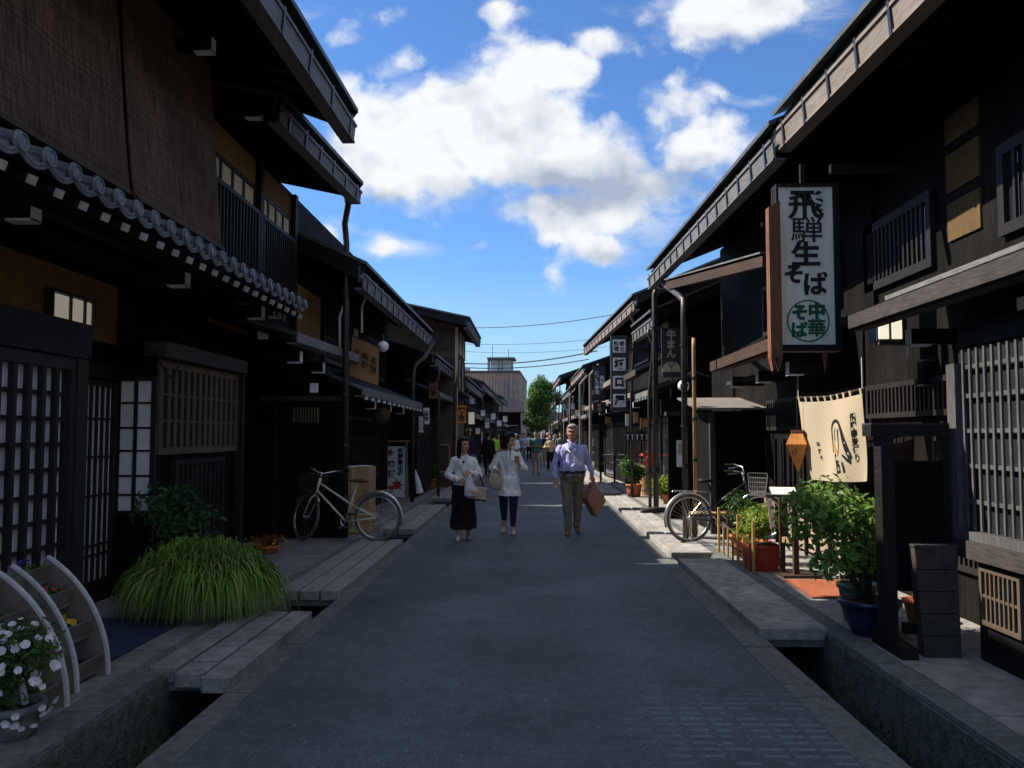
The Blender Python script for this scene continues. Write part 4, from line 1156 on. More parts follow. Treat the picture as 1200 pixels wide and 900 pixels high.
def pot(name_parent, c, r0, r1, h, m, rim=.015, soil=True, name='pot'):
    c = V(c); mb = MB()
    mb.loft([(c.x, c.y, c.z, r0, r0), (c.x, c.y, c.z + h * .5, (r0 + r1) / 2 * 1.02, (r0 + r1) / 2 * 1.02), (c.x, c.y, c.z + h - .035, r1, r1), (c.x, c.y, c.z + h - .034, r1 + rim, r1 + rim),
             (c.x, c.y, c.z + h, r1 + rim, r1 + rim), (c.x, c.y, c.z + h, r1 - .012, r1 - .012), (c.x, c.y, c.z + h - .04, r1 - .02, r1 - .02)], 28)
    o = mb.build(name, m, name_parent, smooth=False)
    for f in o.data.polygons: f.use_smooth = len(f.vertices) == 4 and abs(f.normal.z) < .8
    if soil: MB().loft([(c.x, c.y, c.z + h - .07, r1 - .02, r1 - .02), (c.x, c.y, c.z + h - .03, r1 - .03, r1 - .03)], 20).build('soil', 'soil', name_parent)
    return o

def potted(name, label, cat, c, r0, r1, h, pm, crown, rad_, n, size, lm, seed=0, group=None, stems=5, bumps=5, fill=.55, flowers=None):
    t = thing(name, label, cat, c, group); rng = random.Random(seed); c = V(c)
    pot(t, c, r0, r1, h, pm)
    cc = V(crown)
    for i in range(stems):
        a = rng.uniform(0, 6.28); q = cc + V((math.cos(a) * rad_[0] * .5, math.sin(a) * rad_[1] * .5, rng.uniform(-.2, .4) * rad_[2]))
        b = c + V((math.cos(a) * .02, math.sin(a) * .02, h - .04))
        MB().path([b, b.lerp(q, .5) + V((rng.uniform(-.03, .03), rng.uniform(-.03, .03), .02)), q], [.012, .008, .003], 6).build('stem', 'stem', t, smooth=True)
    leaves(MB(), cc, rad_, n, size, rng, fill=fill, bumps=bumps).build('foliage', lm, t)
    if flowers:
        fm_, k, fs = flowers
        flower_heads(t, cc, rad_, k, fs, fm_, rng)
    return t

def flower_heads(t, cc, rad_, k, fs, fm_, rng, name='blossom', one=True):
    mb = MB()
    fs0 = fs
    for i in range(k):
        fs = fs0 * rng.uniform(.65, 1.2)
        d = V((rng.gauss(0, 1), rng.gauss(0, 1) - .6, rng.gauss(0, 1) + .3)).normalized()
        p = cc + V((d.x * rad_[0], d.y * rad_[1], d.z * rad_[2])) * rng.uniform(.85, 1.1)
        nd = (d + V((rng.uniform(-.4, .4), -.4, .2))).normalized(); s = nd.cross(Zv).normalized(); u = s.cross(nd)
        for j in range(5):
            a = j * 1.2566 + rng.random() * .3; a2 = a + .62; a0 = a - .62
            e = lambda an, q, h_: p + (s * math.cos(an) + u * math.sin(an)) * fs * q + nd * h_
            mb.add([p - nd * fs * .35, e(a0, .88, 0), e(a - .3, 1.0, fs * .08), e(a + .3, 1.0, fs * .05), e(a2, .88, 0)], [(0, 1, 2), (0, 2, 3), (0, 3, 4)])
    return mb.build(name, fm_, t)

M['dry_blade'] = leafmat('dry_blade', (.34, .30, .08), .3)
# arching grass tuft in a pot, beside the left drain
def tuft(label, c, r, h, n, m, seed, potr=.17, poth=.22, name='grass_tuft', pm='terra', wid=.012, spread=.1):
    t = thing(name, label, 'potted grass', c); rng = random.Random(seed); c = V(c)
    pot(t, c, potr * .8, potr, poth, pm)
    mb = MB()
    for i in range(n):
        if i % 14 == 0: ca = rng.uniform(0, 2 * math.pi); ck = rng.random() ** .6
        a = ca + rng.gauss(0, .22); k = min(1, max(0, ck + rng.gauss(0, .14))); d = V((math.cos(a), math.sin(a), 0)); s = V((-d.y, d.x, 0))
        s = (s + V((rng.uniform(-.4, .4), rng.uniform(-.4, .4), rng.uniform(-.5, .5)))).normalized()
        oa = rng.uniform(0, 6.28); orr = spread * math.sqrt(rng.random()); b = c + V((math.cos(oa) * orr * 1.2, math.sin(oa) * orr * .8, poth + .10 * (1 - orr / max(spread, .01))))
        if rng.random() < .7: d = (d * .7 + V((math.cos(oa), math.sin(oa), 0)) * (.9 * orr / max(spread, .01))).normalized()
        rr_ = r * (.25 + .75 * k) * rng.uniform(.8, 1.1); hh = h * (1.08 - .42 * k) * rng.uniform(.75, 1.1); drop = hh * (.35 + 1.0 * k) * rng.uniform(.6, 1.1)
        w_ = wid * rng.uniform(.6, 1.2); k0 = len(mb.v); S = 6
        for j in range(S + 1):
            u = j / S
            p = b + d * (rr_ * (u ** 1.1) * (1 - .12 * u * u)) + V((0, 0, hh * math.sin(u * math.pi * .80) - drop * u ** 3))
            p += s * (.05 * rr_ * math.sin(u * 3 + i)); p.z = max(p.z, c.z + .01)
            ww = w_ * (1 - u ** 2.2) + .0006
            mb.v += [p - s * ww * .5, p + s * ww * .5]
        for j in range(S): mb.f.append([k0 + 2 * j, k0 + 2 * j + 1, k0 + 2 * j + 3, k0 + 2 * j + 2])
    o = mb.build('blades', m, t)
    o.data.materials.append(M['dry_blade'])
    for p in o.data.polygons:
        if (p.index // 6) % 27 == 0: p.material_index = 1
    return t
tuft('big fountain of arching green grass in a pot beside the left drain', P(237, 722, Z=PZ),   .50, .42, 3600, 'grass', 5, potr=.27, poth=.17, pm='stone_d', wid=.022, spread=.30)

sb = P(205, 690, Z=PZ)
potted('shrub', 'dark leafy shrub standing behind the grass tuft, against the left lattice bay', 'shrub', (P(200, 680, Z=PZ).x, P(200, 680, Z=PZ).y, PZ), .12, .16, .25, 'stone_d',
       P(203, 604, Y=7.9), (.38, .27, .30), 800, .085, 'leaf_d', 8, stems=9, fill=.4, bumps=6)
q = P(322, 648, Z=PZ)
potted('bedding_plant', 'low reddish bedding plant with tiny pale flowers by the bicycle front wheel', 'plant', (q.x - .1, q.y, PZ), .12, .15, .10, 'terra', (q.x - .1, q.y, PZ + .14), (.24, .25, .10), 500, .04,
       plain('russet_leaf', (.16, .045, .02)), 3, stems=3, flowers=('petal_y', 26, .016))

# ---- quarter-wheel planters
def arc_rack(label, y0, y1, fx, seed):
    cx, cz, R1, R0 = fx - .86, PZ, .85, .64
    t = thing('planter_rack', label, 'planter rack', (cx + .4, (y0 + y1) / 2, PZ), 'quarter-wheel planter racks at the left edge')
    def band(ya, yb, ra, rb, a0=0.0, a1=1.02, name='side_hoop', m='rack_wood'):
        mb = MB(); S = 22
        for i in range(S + 1):
            a = a0 + (a1 - a0) * i / S; c, s_ = math.cos(a), math.sin(a)
            for (r, y) in ((ra, ya), (rb, ya), (rb, yb), (ra, yb)): mb.v.append(V((cx + r * c, y, cz + r * s_)))
        for i in range(S):
            for j in range(4): a_, b_ = i * 4 + j, i * 4 + (j + 1) % 4; mb.f.append([a_, b_, b_ + 4, a_ + 4])
        mb.f += [[0, 1, 2, 3], [S * 4 + 3, S * 4 + 2, S * 4 + 1, S * 4]]
        return mb.build(name, m, t)
    band(y0, y0 + .022, .56, R1); band(y1 - .022, y1, .56, R1)
    band(y0 - .004, y0 + .026, R1 + .001, R1 + .018, name='hoop_edge', m='hoop_edge'); band(y1 - .026, y1 + .004, R1 + .001, R1 + .018, name='hoop_edge', m='hoop_edge')
    band(y0 + .024, y1 - .024, .57, .59, name='back_board')
    for a in (.14, .42, .70, .96):
        c, s_ = math.cos(a), math.sin(a); z = cz + .81 * s_; xo = cx + .81 * c; xi = cx + max(.0, .60 * c - .02)
        MB().box(min(xi, xo - .16), xo, y0 + .024, y1 - .024, z - .09, z - .075).build('shelf', 'rack_wood', t)
        mb = MB(); mb.hexa([V((xo - .02, y0 + .024, z - .075)), V((xo, y0 + .024, z - .075)), V((xo, y1 - .024, z - .075)), V((xo - .02, y1 - .024, z - .075)),
                            V((xo + .01, y0 + .024, z + .02)), V((xo + .03, y0 + .024, z + .02)), V((xo + .03, y1 - .024, z + .02)), V((xo + .01, y1 - .024, z + .02))]).build('shelf_lip', 'rack_wood', t)
        MB().box(xi + .0, xo - .03, y0 + .03, y1 - .03, z - .074, z - .02).build('soil', 'soil', t)
    return cx, cz
plain('rack_wood', (.17, .15, .13), .8, .3, 14); plain('hoop_edge', (.50, .50, .50), .6, .15, 20)
fa = P(128, 790, Z=PZ); fb_ = P(98, 812, Z=PZ); fc = P(82, 826, Z=PZ)
cx1, cz1 = arc_rack('curved planter rack with violas, the nearer to the door', fb_.y, fa.y, fa.x, 1)
cx2, cz2 = arc_rack('curved planter rack half cut off by the left picture edge', fc.y - .42, fc.y - .02, fc.x, 2)
rng = random.Random(77)
for (cx, y0, a, m, col, lab) in ((cx1, (fa.y + fb_.y) / 2, .96, 'petal_p', 'purple', 'purple viola in the top compartment of the nearer-the-door rack'),
                           (cx1, (fa.y + fb_.y) / 2, .70, 'petal_r', 'russet', 'small russet viola in the middle compartment of the curved rack'),
                           (cx1, (fa.y + fb_.y) / 2, .42, 'petal_y', 'yellow', 'yellow viola in the lowest compartment of the curved rack'),
                           (cx2, fc.y - .22, .42, 'petal_r', 'red', 'pink-red flower in the rack at the left picture edge')):
    p = V((cx + .73 * math.cos(a), y0, PZ + .81 * math.sin(a) + .0))
    t = thing('viola', lab, 'flower', p)
    leaves(MB(), p, (.08, .12, .05), 130, .035, rng).build('foliage', 'leaf', t)
    flower_heads(t, p + V((0, 0, .03)), (.07, .11, .04), 9, .02, m, rng)
# petunias
pp = P(14, 862, Z=PZ)
t = thing('petunia', 'white petunias spilling from a pot in the bottom left corner', 'flowering plant', pp)
pot(t, pp, .11, .14, .16, 'stone_d')
pc = pp + V((-.0, .0, .29)); 
leaves(MB(), pc + V((0, 0, -.03)), (.31, .27, .31), 1900, .040, rng, bumps=8).build('foliage', 'leaf', t)
flower_heads(t, pc + V((.0, 0, .0)), (.23, .24, .27), 95, .022, 'petal_w', rng)

# ---- mats
def mat_poly(name, label, pts, m):
    c = sum(pts, V((0, 0, 0))) / 4; mb = MB(); mb.hexa(pts + [p + Zv * .012 for p in pts]); mb.build(name, m, None, label, 'doormat', off=c)
z_ = PZ + .004
mat_poly('doormat', 'dark blue doormat on the pavement before the left sliding door', [V((-3.62, 5.55, z_)), V((-2.80, 5.55, z_)), V((-2.80, 6.95, z_)), V((-3.62, 6.95, z_))], 'matblue')
a_, b_, c_, d_ = P(952, 701, Z=z_), P(990, 700, Z=z_), P(989, 678, Z=z_), P(919, 680, Z=z_)
mat_poly('doormat', 'brown doormat half in the sun below the leafy potted tree', [a_, V((3.25, a_.y, z_)), V((3.25, d_.y, z_)), d_], 'matred')

# ================================================================== BICYCLES
def bicycle(label, loc, rz, steer, framem, basketm, seatm, tyre, step=True, group='bicycles parked across the pavement'):
    t = thing('bicycle', label, 'bicycle', (0, 0, 0), group)
    R = .335; Wb = 1.08
    rh = V((0, 0, R)); bb = V((.46, 0, .28)); ht = V((.84, 0, .86)); hb_ = V((.88, 0, .72)); fh = V((Wb, 0, R)); st = V((.30, 0, .80))
    ax = (ht - hb_).normalized(); Q = Matrix.Rotation(steer, 3, ax)
    def sv(p): return ht + Q @ (V(p) - ht)
    def wheel(c, axv, nm):
        w_ = MB().torus(c, axv, R - .018, .019, 48, 8).build(nm, tyre, t, smooth=True)
        MB().torus(c, axv, R - .045, .011, 48, 6).build('rim', 'chrome', w_, smooth=True)
        axv = V(axv).normalized(); e1 = (Zv - axv * Zv.dot(axv)).normalized(); e2 = axv.cross(e1)
        sp = MB()
        for i in range(28):
            a = 2 * math.pi * i / 28; s_ = .022 if i % 2 else -.022; tw = .35 if i % 4 < 2 else -.35
            sp.path([c + axv * s_ + (e1 * math.cos(a + tw) + e2 * math.sin(a + tw)) * .02, c + (e1 * math.cos(a) + e2 * math.sin(a)) * (R - .05)], .0013, 3, caps=False)
        sp.build('spokes', 'chrome', w_)
        MB().path([c - axv * .05, c + axv * .05], .018, 10).build('hub', 'chrome', w_, smooth=False)
        return w_, e1, e2
    axr = V((0, 1, 0)); axf = Q @ V((0, 1, 0)); fc_ = sv(fh)
    fc_.z = R
    wheel(rh, axr, 'wheel'); wheel(fc_, axf, 'wheel')
    fr = MB()
    fr.path([hb_ + ax * -.01, bb], .016, 8); fr.path([hb_ + ax * .10, V((.36, 0, .50)), ] , .015, 8)
    fr.path([bb, st], .015, 8); fr.path([hb_ - ax * .05, ht + ax * .02], .02, 10)
    for s_ in (-.05, .05):
        fr.path([bb + V((0, s_ * .6, 0)), rh + V((0, s_, 0))], .009, 6); fr.path([V((.36, 0, .50)), V((.30, s_, .48)), rh + V((0, s_, 0))], .009, 6)
    fo = fr.build('frame', framem, t, smooth=True)
    fk = MB(); 
    for s_ in (-.05, .05):
        fk.path([sv(hb_ - ax * .06), sv(hb_ - ax * .06 + V((.02, s_, -.06))), fc_ + axf * s_], .010, 6)
    fk.build('fork', framem, t, smooth=True)
    # handlebar with grips and brake levers
    hbv = MB(); top = ht + ax * .10
    hbv.path([sv(ht), sv(top)], .012, 8)
    pts = [sv(top + V((x, y, z))) for (x, y, z) in ((-.24, -.27, .06), (-.10, -.27, .07), (.0, -.20, .05), (.02, -.06, .0), (.02, .06, .0), (.0, .20, .05), (-.10, .27, .07), (-.24, .27, .06))]
    hbv.path(pts, .011, 8); hb2 = hbv.build('handlebar', 'chrome', t, smooth=True)
    for s_ in (-1, 1):
        MB().path([sv(top + V((-.12, .27 * s_, .068))), sv(top + V((-.25, .27 * s_, .058)))], .017, 8).build('grip', 'rubber', hb2)
        MB().path([sv(top + V((-.02, .235 * s_, .05))), sv(top + V((-.10, .255 * s_, .03))), sv(top + V((-.20, .25 * s_, .015)))], .006, 5).build('brake_lever', 'chrome', hb2)
    # basket of wires
    bk = MB(); bc = V((1.02, 0, .80))
    def ring(z, rx, ry, x0):
        q = [(-rx, -ry), (rx, -ry), (rx, ry), (-rx, ry), (-rx, -ry)]
        return [sv(bc + V((x0 + a, b, z))) for a, b in q]
    for z, k in ((-.13, .8), (-.065, .87), (0, .93), (.065, .97), (.13, 1.0)): bk.path(ring(z, .13 * k, .18 * k, 0), .004 if z < .12 else .008, 5)
    for i in range(40):
        u = i / 40 * 4; j = int(u); fq = u - j; c4 = [(-1, -1), (1, -1), (1, 1), (-1, 1), (-1, -1)]
        a = V((c4[j][0], c4[j][1], 0)).lerp(V((c4[j + 1][0], c4[j + 1][1], 0)), fq)
        bk.path([sv(bc + V((a.x * .104, a.y * .144, -.13))), sv(bc + V((a.x * .13, a.y * .18, .13)))], .0028, 4, caps=False)
    for i in range(7):
        y = -.12 + .04 * i; bk.path([sv(bc + V((-.104, y, -.13))), sv(bc + V((.104, y, -.13)))], .0028, 4, caps=False)
    bk.build('basket', basketm, t)
    # saddle
    sd = MB(); rings = [(-.13, .075, .030), (-.08, .09, .034), (0, .065, .03), (.08, .03, .024), (.13, .016, .016)]
    k0 = len(sd.v)
    for (x, w_, h_) in rings:
        for j in range(12):
            a = 2 * math.pi * j / 12; sd.v.append(st + V((x - .02, math.cos(a) * w_, .05 + math.sin(a) * h_)))
    for i in range(4):
        for j in range(12): a, b = i * 12 + j, i * 12 + (j + 1) % 12; sd.f.append([a, b, b + 12, a + 12])
    sd.f += [[j for j in range(12)][::-1], [48 + j for j in range(12)]]
    so_ = sd.build('saddle', seatm, t, smooth=True); MB().path([st, st + V((-.01, 0, .04))], .012, 8).build('seat_post', 'chrome', t)
    # mudguards, rack, cranks, chain case, stand
    MB().torus(rh, (0, 1, 0), R + .018, .022, 28, 6, a0=-1.9, a1=1.15, e1=(0, 0, 1), flat=1.0).build('mudguard', 'chrome', t, smooth=True)
    MB().torus(fc_, axf, R + .018, .02, 24, 6, a0=-.9 , a1=1.0, e1=(0, 0, 1)).build('mudguard', 'chrome', t, smooth=True)
    rk = MB()
    for s_ in (-.05, .05): rk.path([V((.24, s_, .70)), V((-.22, s_, .72)), V((-.22, s_ * .9, .70))], .006, 5); rk.path([V((-.12, s_, .715)), rh + V((0, s_ * 1.3, 0))], .005, 5)
    for x in (-.2, -.05, .1): rk.path([V((x, -.05, .715)), V((x, .05, .715))], .005, 5)
    rk.build('carrier_rack', 'chrome', t)
    cw = MB().torus(bb + V((0, -.045, 0)), (0, 1, 0), .085, .006, 28, 5).build('chainwheel', 'chrome', t)
    MB().bar(bb + V((0, -.05, .09)), rh + V((0, -.05, .05)), .012, .02).build('chain_guard', framem, t)
    MB().bar(bb + V((0, -.05, -.09)), rh + V((0, -.05, -.04)), .006, .008).build('chain', 'blackp', t)
    for s_ in (-1, 1):
        e = bb + V((.12 * s_, -.07 * s_ if s_ > 0 else .07, -.11 * s_)); 
        MB().bar(bb + V((0, -.06 if s_ > 0 else .06, 0)), e, .012, .02).build('crank', 'chrome', t)
        MB().box(e.x - .045, e.x + .045, min(e.y, e.y - .09 * s_), max(e.y, e.y - .09 * s_), e.z - .011, e.z + .011).build('pedal', 'rubber', t)
    MB().path([rh + V((.0, -.07, -.02)), V((-.03, -.14, .012))], .008, 6).build('kickstand', 'chrome', t)
    t.location = loc; t.rotation_euler = (0, 0, rz)
    return t
a = P(442, 632, Z=PZ + .0); 
bicycle('ivory framed city bicycle with brown saddle leaning by the left fence wall', (-2.18, 11.98, PZ + .012), math.atan2(.10, -1.1), rad(-40), 'cream_paint', 'blackp', 'leather', 'tyre_grey')
a = P(808, 637, Z=PZ)
bicycle('silver bicycle with black saddle and wire basket standing in the sun on the right', (a.x, a.y, PZ + .012), math.atan2(.25, 1.05), rad(-28), 'blackp', 'chrome', 'rubber', 'tyre_grey')

# ================================================================== LEFT OBJECTS
t = thing('cardboard_box', 'tall brown cardboard box standing behind the ivory bicycle', 'box', (-2.72, 13.3, PZ))
MB().box(-3.02, -2.50, 13.0, 13.55, PZ + .01, 1.06).build('carton', 'cardboard', t, bevel=.004)
MB().box(-3.023, -2.8, 12.996, 12.999, .62, .72).build('tape', 'tape', t)
MB().box(-2.77, -2.72, 12.995, 12.998, .08, 1.055).build('tape', 'tape', t)
for i, (x, y, r_) in enumerate(((-2.82, 13.2, .2), (-2.66, 13.3, -.3))):
    mb = MB(); d1 = V((math.cos(r_), math.sin(r_), 0)) * .10; d2 = V((-math.sin(r_), math.cos(r_), 0)) * .14; c = V((x, y, 1.066 + i * .006))
    mb.hexa([c - d1 - d2, c + d1 - d2, c + d1 + d2, c - d1 + d2, c - d1 - d2 + Zv * .004, c + d1 - d2 + Zv * .004, c + d1 + d2 + Zv * .004, c - d1 + d2 + Zv * .004])
    mb.build('leaflet', 'paperw', None, ('white leaflet on the cardboard box, lying further from the street', 'white leaflet on the cardboard box, lying nearer the street')[i], 'leaflet', off=c)

# poster stand with red maple leaves
def maple(mb, c, right, up, s, rot):
    n_ = right.cross(up); k = len(mb.v); pts = []
    for i in range(14):
        a = rot + math.pi * 2 * i / 14; r_ = s * ((1.0, .42)[i % 2]) * (1 if i % 2 or i not in (6, 8) else .8); pts.append(c + (right * math.cos(a) + up * math.sin(a)) * r_ + n_ * .006)
    mb.v += [c + n_ * .006] + pts
    for i in range(14): mb.f.append([k, k + 1 + i, k + 1 + (i + 1) % 14])
YS = 19.6; xa, xb = P(449, 560, Y=YS).x, P(476, 560, Y=YS).x; zt = P(460, 518, Y=YS).z
t = thing('poster_stand', 'wooden framed stand with a white sake poster and red maple leaves', 'sign stand', ((xa + xb) / 2, YS, PZ))
for x in (xa, xb): MB().box(x - .02, x + .02, YS, YS + .05, PZ, zt).build('post', 'wood_tan', t)
MB().box(xa - .09, xb + .09, YS - .01, YS + .06, zt + .001, zt + .04).build('top_rail', 'wood_tan', t)
MB().box(xa + .03, xb - .03, YS + .01, YS + .035, PZ + .08, zt - .10).build('poster', 'paperw', t)
for s_ in (-1, 1):
    x = (xa, xb)[s_ > 0]; MB().bar((x, YS + .02, zt * .8), (x, YS + .38, PZ), .03, .03).build('back_leg', 'wood_tan', t)
rx, ux = V((1, 0, 0)), Zv; xm = (xa + xb) / 2; wb = xb - xa
text('飛騨高山の', .125, (xm + wb * .24, YS + .006, zt - .46), rx, ux, 'ink', t, offset=.006)
text('地酒', .17, (xm - wb * .14, YS + .006, zt - .62), rx, ux, 'ink', t, offset=.009, pitch=1.3)
for (kx, dz_, s_, ro) in ((-.20, .24, .11, .3), (.12, .98, .16, .9), (-.16, 1.07, .13, .1)):
    mb = MB(); maple(mb, V((xm + wb * kx, YS + .008, zt - dz_)), rx, ux, s_, ro); mb.build('maple_leaf_print', 'red', t)

# orange cloth banner under the eave
t = thing('cloth_banner', 'orange cloth banner with brushed writing hanging beside the tall left downpipe', 'banner', (-2.8, 13.6, 2.9))
c0, c1, c2, c3 = P(413, 393, Y=13.7), P(444, 408, Y=13.9), P(443, 452, Y=13.9), P(409, 440, Y=13.7)
mb = MB(); S = 8; k = 0
for s_ in (0, .006):
    for i in range(S + 1):
        for j in range(S + 1):
            u, v_ = i / S, j / S; p = c0.lerp(c1, u).lerp(c3.lerp(c2, u), v_); mb.v.append(p + V((0, s_ + .018 * math.sin(u * 7 + v_ * 2), 0)))
for s_ in (0, (S + 1) ** 2):
    for i in range(S):
        for j in range(S): a = s_ + i * (S + 1) + j; mb.f.append([a, a + 1, a + S + 2, a + S + 1])
mb.build('cloth', 'orange_cloth', t, smooth=True)
MB().path([c0 + V((-.04, 0, .01)), c1 + V((.04, 0, .01))], .012, 6).build('rod', 'wood_brown', t)
rr_ = (c1 - c0).normalized(); uu = (c0 - c3).normalized()
for k, s_ in enumerate(('名物', '飛騨', 'そば')):
    text(s_, .115, c0.lerp(c2, .5) + rr_ * (.15 - k * .15) + V((0, -.022, 0)), rr_, uu, 'wood_brown', t, pitch=1.15, offset=.004)
def globe(label, c, r, arm):
    t = thing('globe_lamp', label, 'lamp', c)
    MB().ell(c, r, 24, 16).build('globe', 'globe', t, smooth=True)
    MB().path([c + Zv * r * .9, c + Zv * (r + .04)], r * .35, 12).build('cap', 'blackp', t)
    MB().path([c + Zv * (r + .04), c + Zv * (r + .10), c + arm * .5 + Zv * (r + .12), c + arm + Zv * (r + .06)], .012, 6).build('arm', 'blackp', t)
globe('white glass globe lamp beside the orange cloth banner', P(449, 406, Y=14.0), .092, V((-.35, 0, 0)))
globe('cream globe lamp half hidden by the downpipe over the right pavement', P(801, 452, Y=13.1), .088, V((.4, 0, 0)))
t = thing('cedar_ball', 'brown cedar-leaf ball hanging under the tiled eave on the left', 'cedar ball', P(447, 487, Y=15))
c = P(447, 487, Y=15); mb = MB(); rng = random.Random(4)
mb.ell(c, .15, 20, 14); 
for i in range(700):
    d = V((rng.gauss(0, 1), rng.gauss(0, 1), rng.gauss(0, 1))).normalized(); s_ = d.cross(V((rng.random(), rng.random(), rng.random()))).normalized() * .006
    mb.add([c + d * .145 - s_, c + d * .145 + s_, c + d * rng.uniform(.16, .175)], [(0, 1, 2)])
mb.build('ball', 'straw', t); MB().path([c + Zv * .14, c + Zv * .5], .006, 5).build('cord', 'rubber', t)

def hang_sign(label, cat, px0, px1, py0, py1, Y, m, txt=None, tm='ink', ts=.1, cols=1, frame=None, lit=False, name='hanging_sign', th=.05, group=None, to=0.003, pitch=1.0, tilt=0):
    a, b = P(px0, py1, Y=Y), P(px1, py0, Y=Y); c = (a + b) / 2
    t = thing(name, label, cat, c, group)
    o = MB().box(a.x, b.x, Y, Y + th, a.z, b.z).build('board', m, t)
    if frame:
        f_ = MB(); e = .02
        f_.box(a.x - e, b.x + e, Y - .012, Y + th + .012, b.z + .001, b.z + e * 1.4); f_.box(a.x - e, b.x + e, Y - .012, Y + th + .012, a.z - e * 1.4, a.z - .001)
        f_.box(a.x - e, a.x - .001, Y - .012, Y + th + .012, a.z - .001, b.z + .001); f_.box(b.x + .001, b.x + e, Y - .012, Y + th + .012, a.z - .001, b.z + .001)
        f_.build('frame', frame, t)
    if txt:
        cols_ = txt if isinstance(txt, (list, tuple)) else [txt]
        for i, s_ in enumerate(cols_):
            x = c.x + (len(cols_) / 2 - .5 - i) * (b.x - a.x) / len(cols_) * .92
            text(s_, ts, (x, Y, c.z), V((1, 0, 0)), Zv, tm, t, offset=to, pitch=pitch)
    return t, a, b
# left small signs
hang_sign('small lattice-fronted lantern box with pale brush marks under the left tiled eave', 'lantern', 314, 331, 352, 374, 9.9, 'signw', ['飛騨', '古町'], 'wood_brown', .085, frame='wood_brown')
hang_sign('small white paper notice under the eave left of the white-tipped beam', 'notice', 302, 313, 387, 397, 10.6, 'paper')
hang_sign('small white paper notice above the dark left fence wall', 'notice', 363, 372, 449, 460, 11.9, 'paper')
tb_, a, b = hang_sign('slanting brown plank sign hung below the low left eaves', 'sign', 503, 513, 449, 467, 20.0, 'wood_red', '山車', 'ink', .12, name='plank_sign')
hang_sign('round-headed orange wooden sign with dark characters over the left shopfronts', 'sign', 536, 546, 475, 496, 23.8, 'orange_wood', '朝市', 'ink', .19, name='wooden_sign', to=.008, pitch=1.1)
hang_sign('narrow black sign with white writing between the left shopfronts', 'sign', 490, 497, 485, 510, 19.0, 'blackp', '民芸品', 'white', .12)
hang_sign('upright white sign on the dark shopfront left of the dark-haired woman', 'sign', 496, 503, 478, 497, 20.2, 'paper', '漬物', 'ink', .12)
hang_sign('small white-panelled lantern beside the orange wooden sign', 'lantern', 549, 556, 483, 497, 24.5, 'lamp_dim', frame='wood_l', name='box_lantern')
t, a, b = hang_sign('brown wooden notice board leaning behind the potted fern on the left', 'notice board', 513, 526, 522, 552, 21.4, 'wood_brown', None, frame='wood_tan')
for (px, py, Y, wh) in ((553, 470, 27, 'nearest and highest of the small'), (566, 484, 31, 'second highest of the small'), (571, 498, 34, 'low one of the small'), (578, 488, 38, 'middle one of the small'), (585, 496, 42, 'low farther one of the small'), (592, 491, 47, 'farthest of the small'), (560, 505, 30, 'lowest of the small')):
    hang_sign(wh + ' white signs hanging from the far left eaves', 'sign', px - 2.6, px + 2.6, py - 3.5, py + 3.5, Y, 'paper', None, group='small white signs far down the left side', frame='wood_l')
q = P(504, 573, Z=PZ)
potted('potted_fern', 'bright green fern in a red pot beside the left shopfront', 'potted plant', (q.x, q.y, PZ), .12, .17, .28, 'terra', (q.x, q.y, PZ + .52), (.26, .24, .26), 500, .09, 'leaf', 31)
q = P(492, 566, Z=PZ)
st_ = thing('stool', 'low dark wooden stool beside the potted fern on the left', 'stool', (q.x - .1, q.y + .6, PZ))
MB().box(q.x - .32, q.x + .1, q.y + .45, q.y + .8, .42, .46).build('seat', 'wood_h', st_)
for dx in (-.29, .07):
    for dy in (.48, .77): MB().box(q.x + dx - .02, q.x + dx + .02, q.y + dy - .02, q.y + dy + .02, PZ, .42).build('leg', 'wood_h', st_)
q = P(487, 583, Z=PZ)
fl = thing('folded_parasol', 'closed white and blue parasol leaning beside the sake poster', 'parasol', (q.x, q.y, PZ))
MB().path([(q.x + .12, q.y, PZ), (q.x - .12, q.y + .05, .95)], [.012, .012], 8).build('pole', 'wood_tan', fl)
MB().path([(q.x + .1, q.y, .16), (q.x + .05, q.y, .45), (q.x - .09, q.y + .04, .85)], [.09, .06, .02], 10).build('canopy', 'white', fl)

# ================================================================== RIGHT OBJECTS
# big soba sign
Y_ = 7.9
a, b = P(915, 404, Y=Y_), P(975, 219, Y=Y_); cx = (a.x + b.x) / 2
t = thing('shop_sign', 'tall white soba shop sign with black brush characters and a green round crest', 'sign', (cx, Y_, (a.z + b.z) / 2))
MB().box(a.x, b.x, Y_, Y_ + .12, a.z, b.z).build('board', 'signw', t)
f_ = MB(); f_.box(b.x + .001, b.x + .05, Y_ - .02, Y_ + .15, a.z - .06, b.z + .03); f_.box(a.x - .02, a.x - .001, Y_ - .012, Y_ + .15, a.z - .06, b.z + .03)
f_.box(a.x - .001, b.x + .001, Y_ - .02, Y_ + .15, a.z - .06, a.z - .001); f_.box(a.x - .001, b.x + .001, Y_ - .02, Y_ + .15, b.z + .001, b.z + .03); f_.build('frame', 'wood_h', t)
def sx(px, py): return P(px, py, Y=Y_ - .001)
def signtext(ch, px, py, size_px, m, off=.011, sq=1.0):
    text(ch, size_px * Y_ / 1000 * 1.08, sx(px, py), XP, Zv, m, t, offset=off, squash=sq, vertical=False)
signtext('飛', 944, 240, 34, 'ink_worn', .006, 1.15); signtext('騨', 945, 269, 30, 'ink_worn', .001, 1.2); signtext('生', 944, 297, 28, 'ink_worn', .008, 1.15)
signtext('そ', 930, 321, 22, 'ink_worn', .009); signtext('ば', 956, 332, 27, 'ink_worn', .008)
signtext('そ', 937, 366, 18, 'green_ink', .008); signtext('ば', 937, 386, 18, 'green_ink', .007)
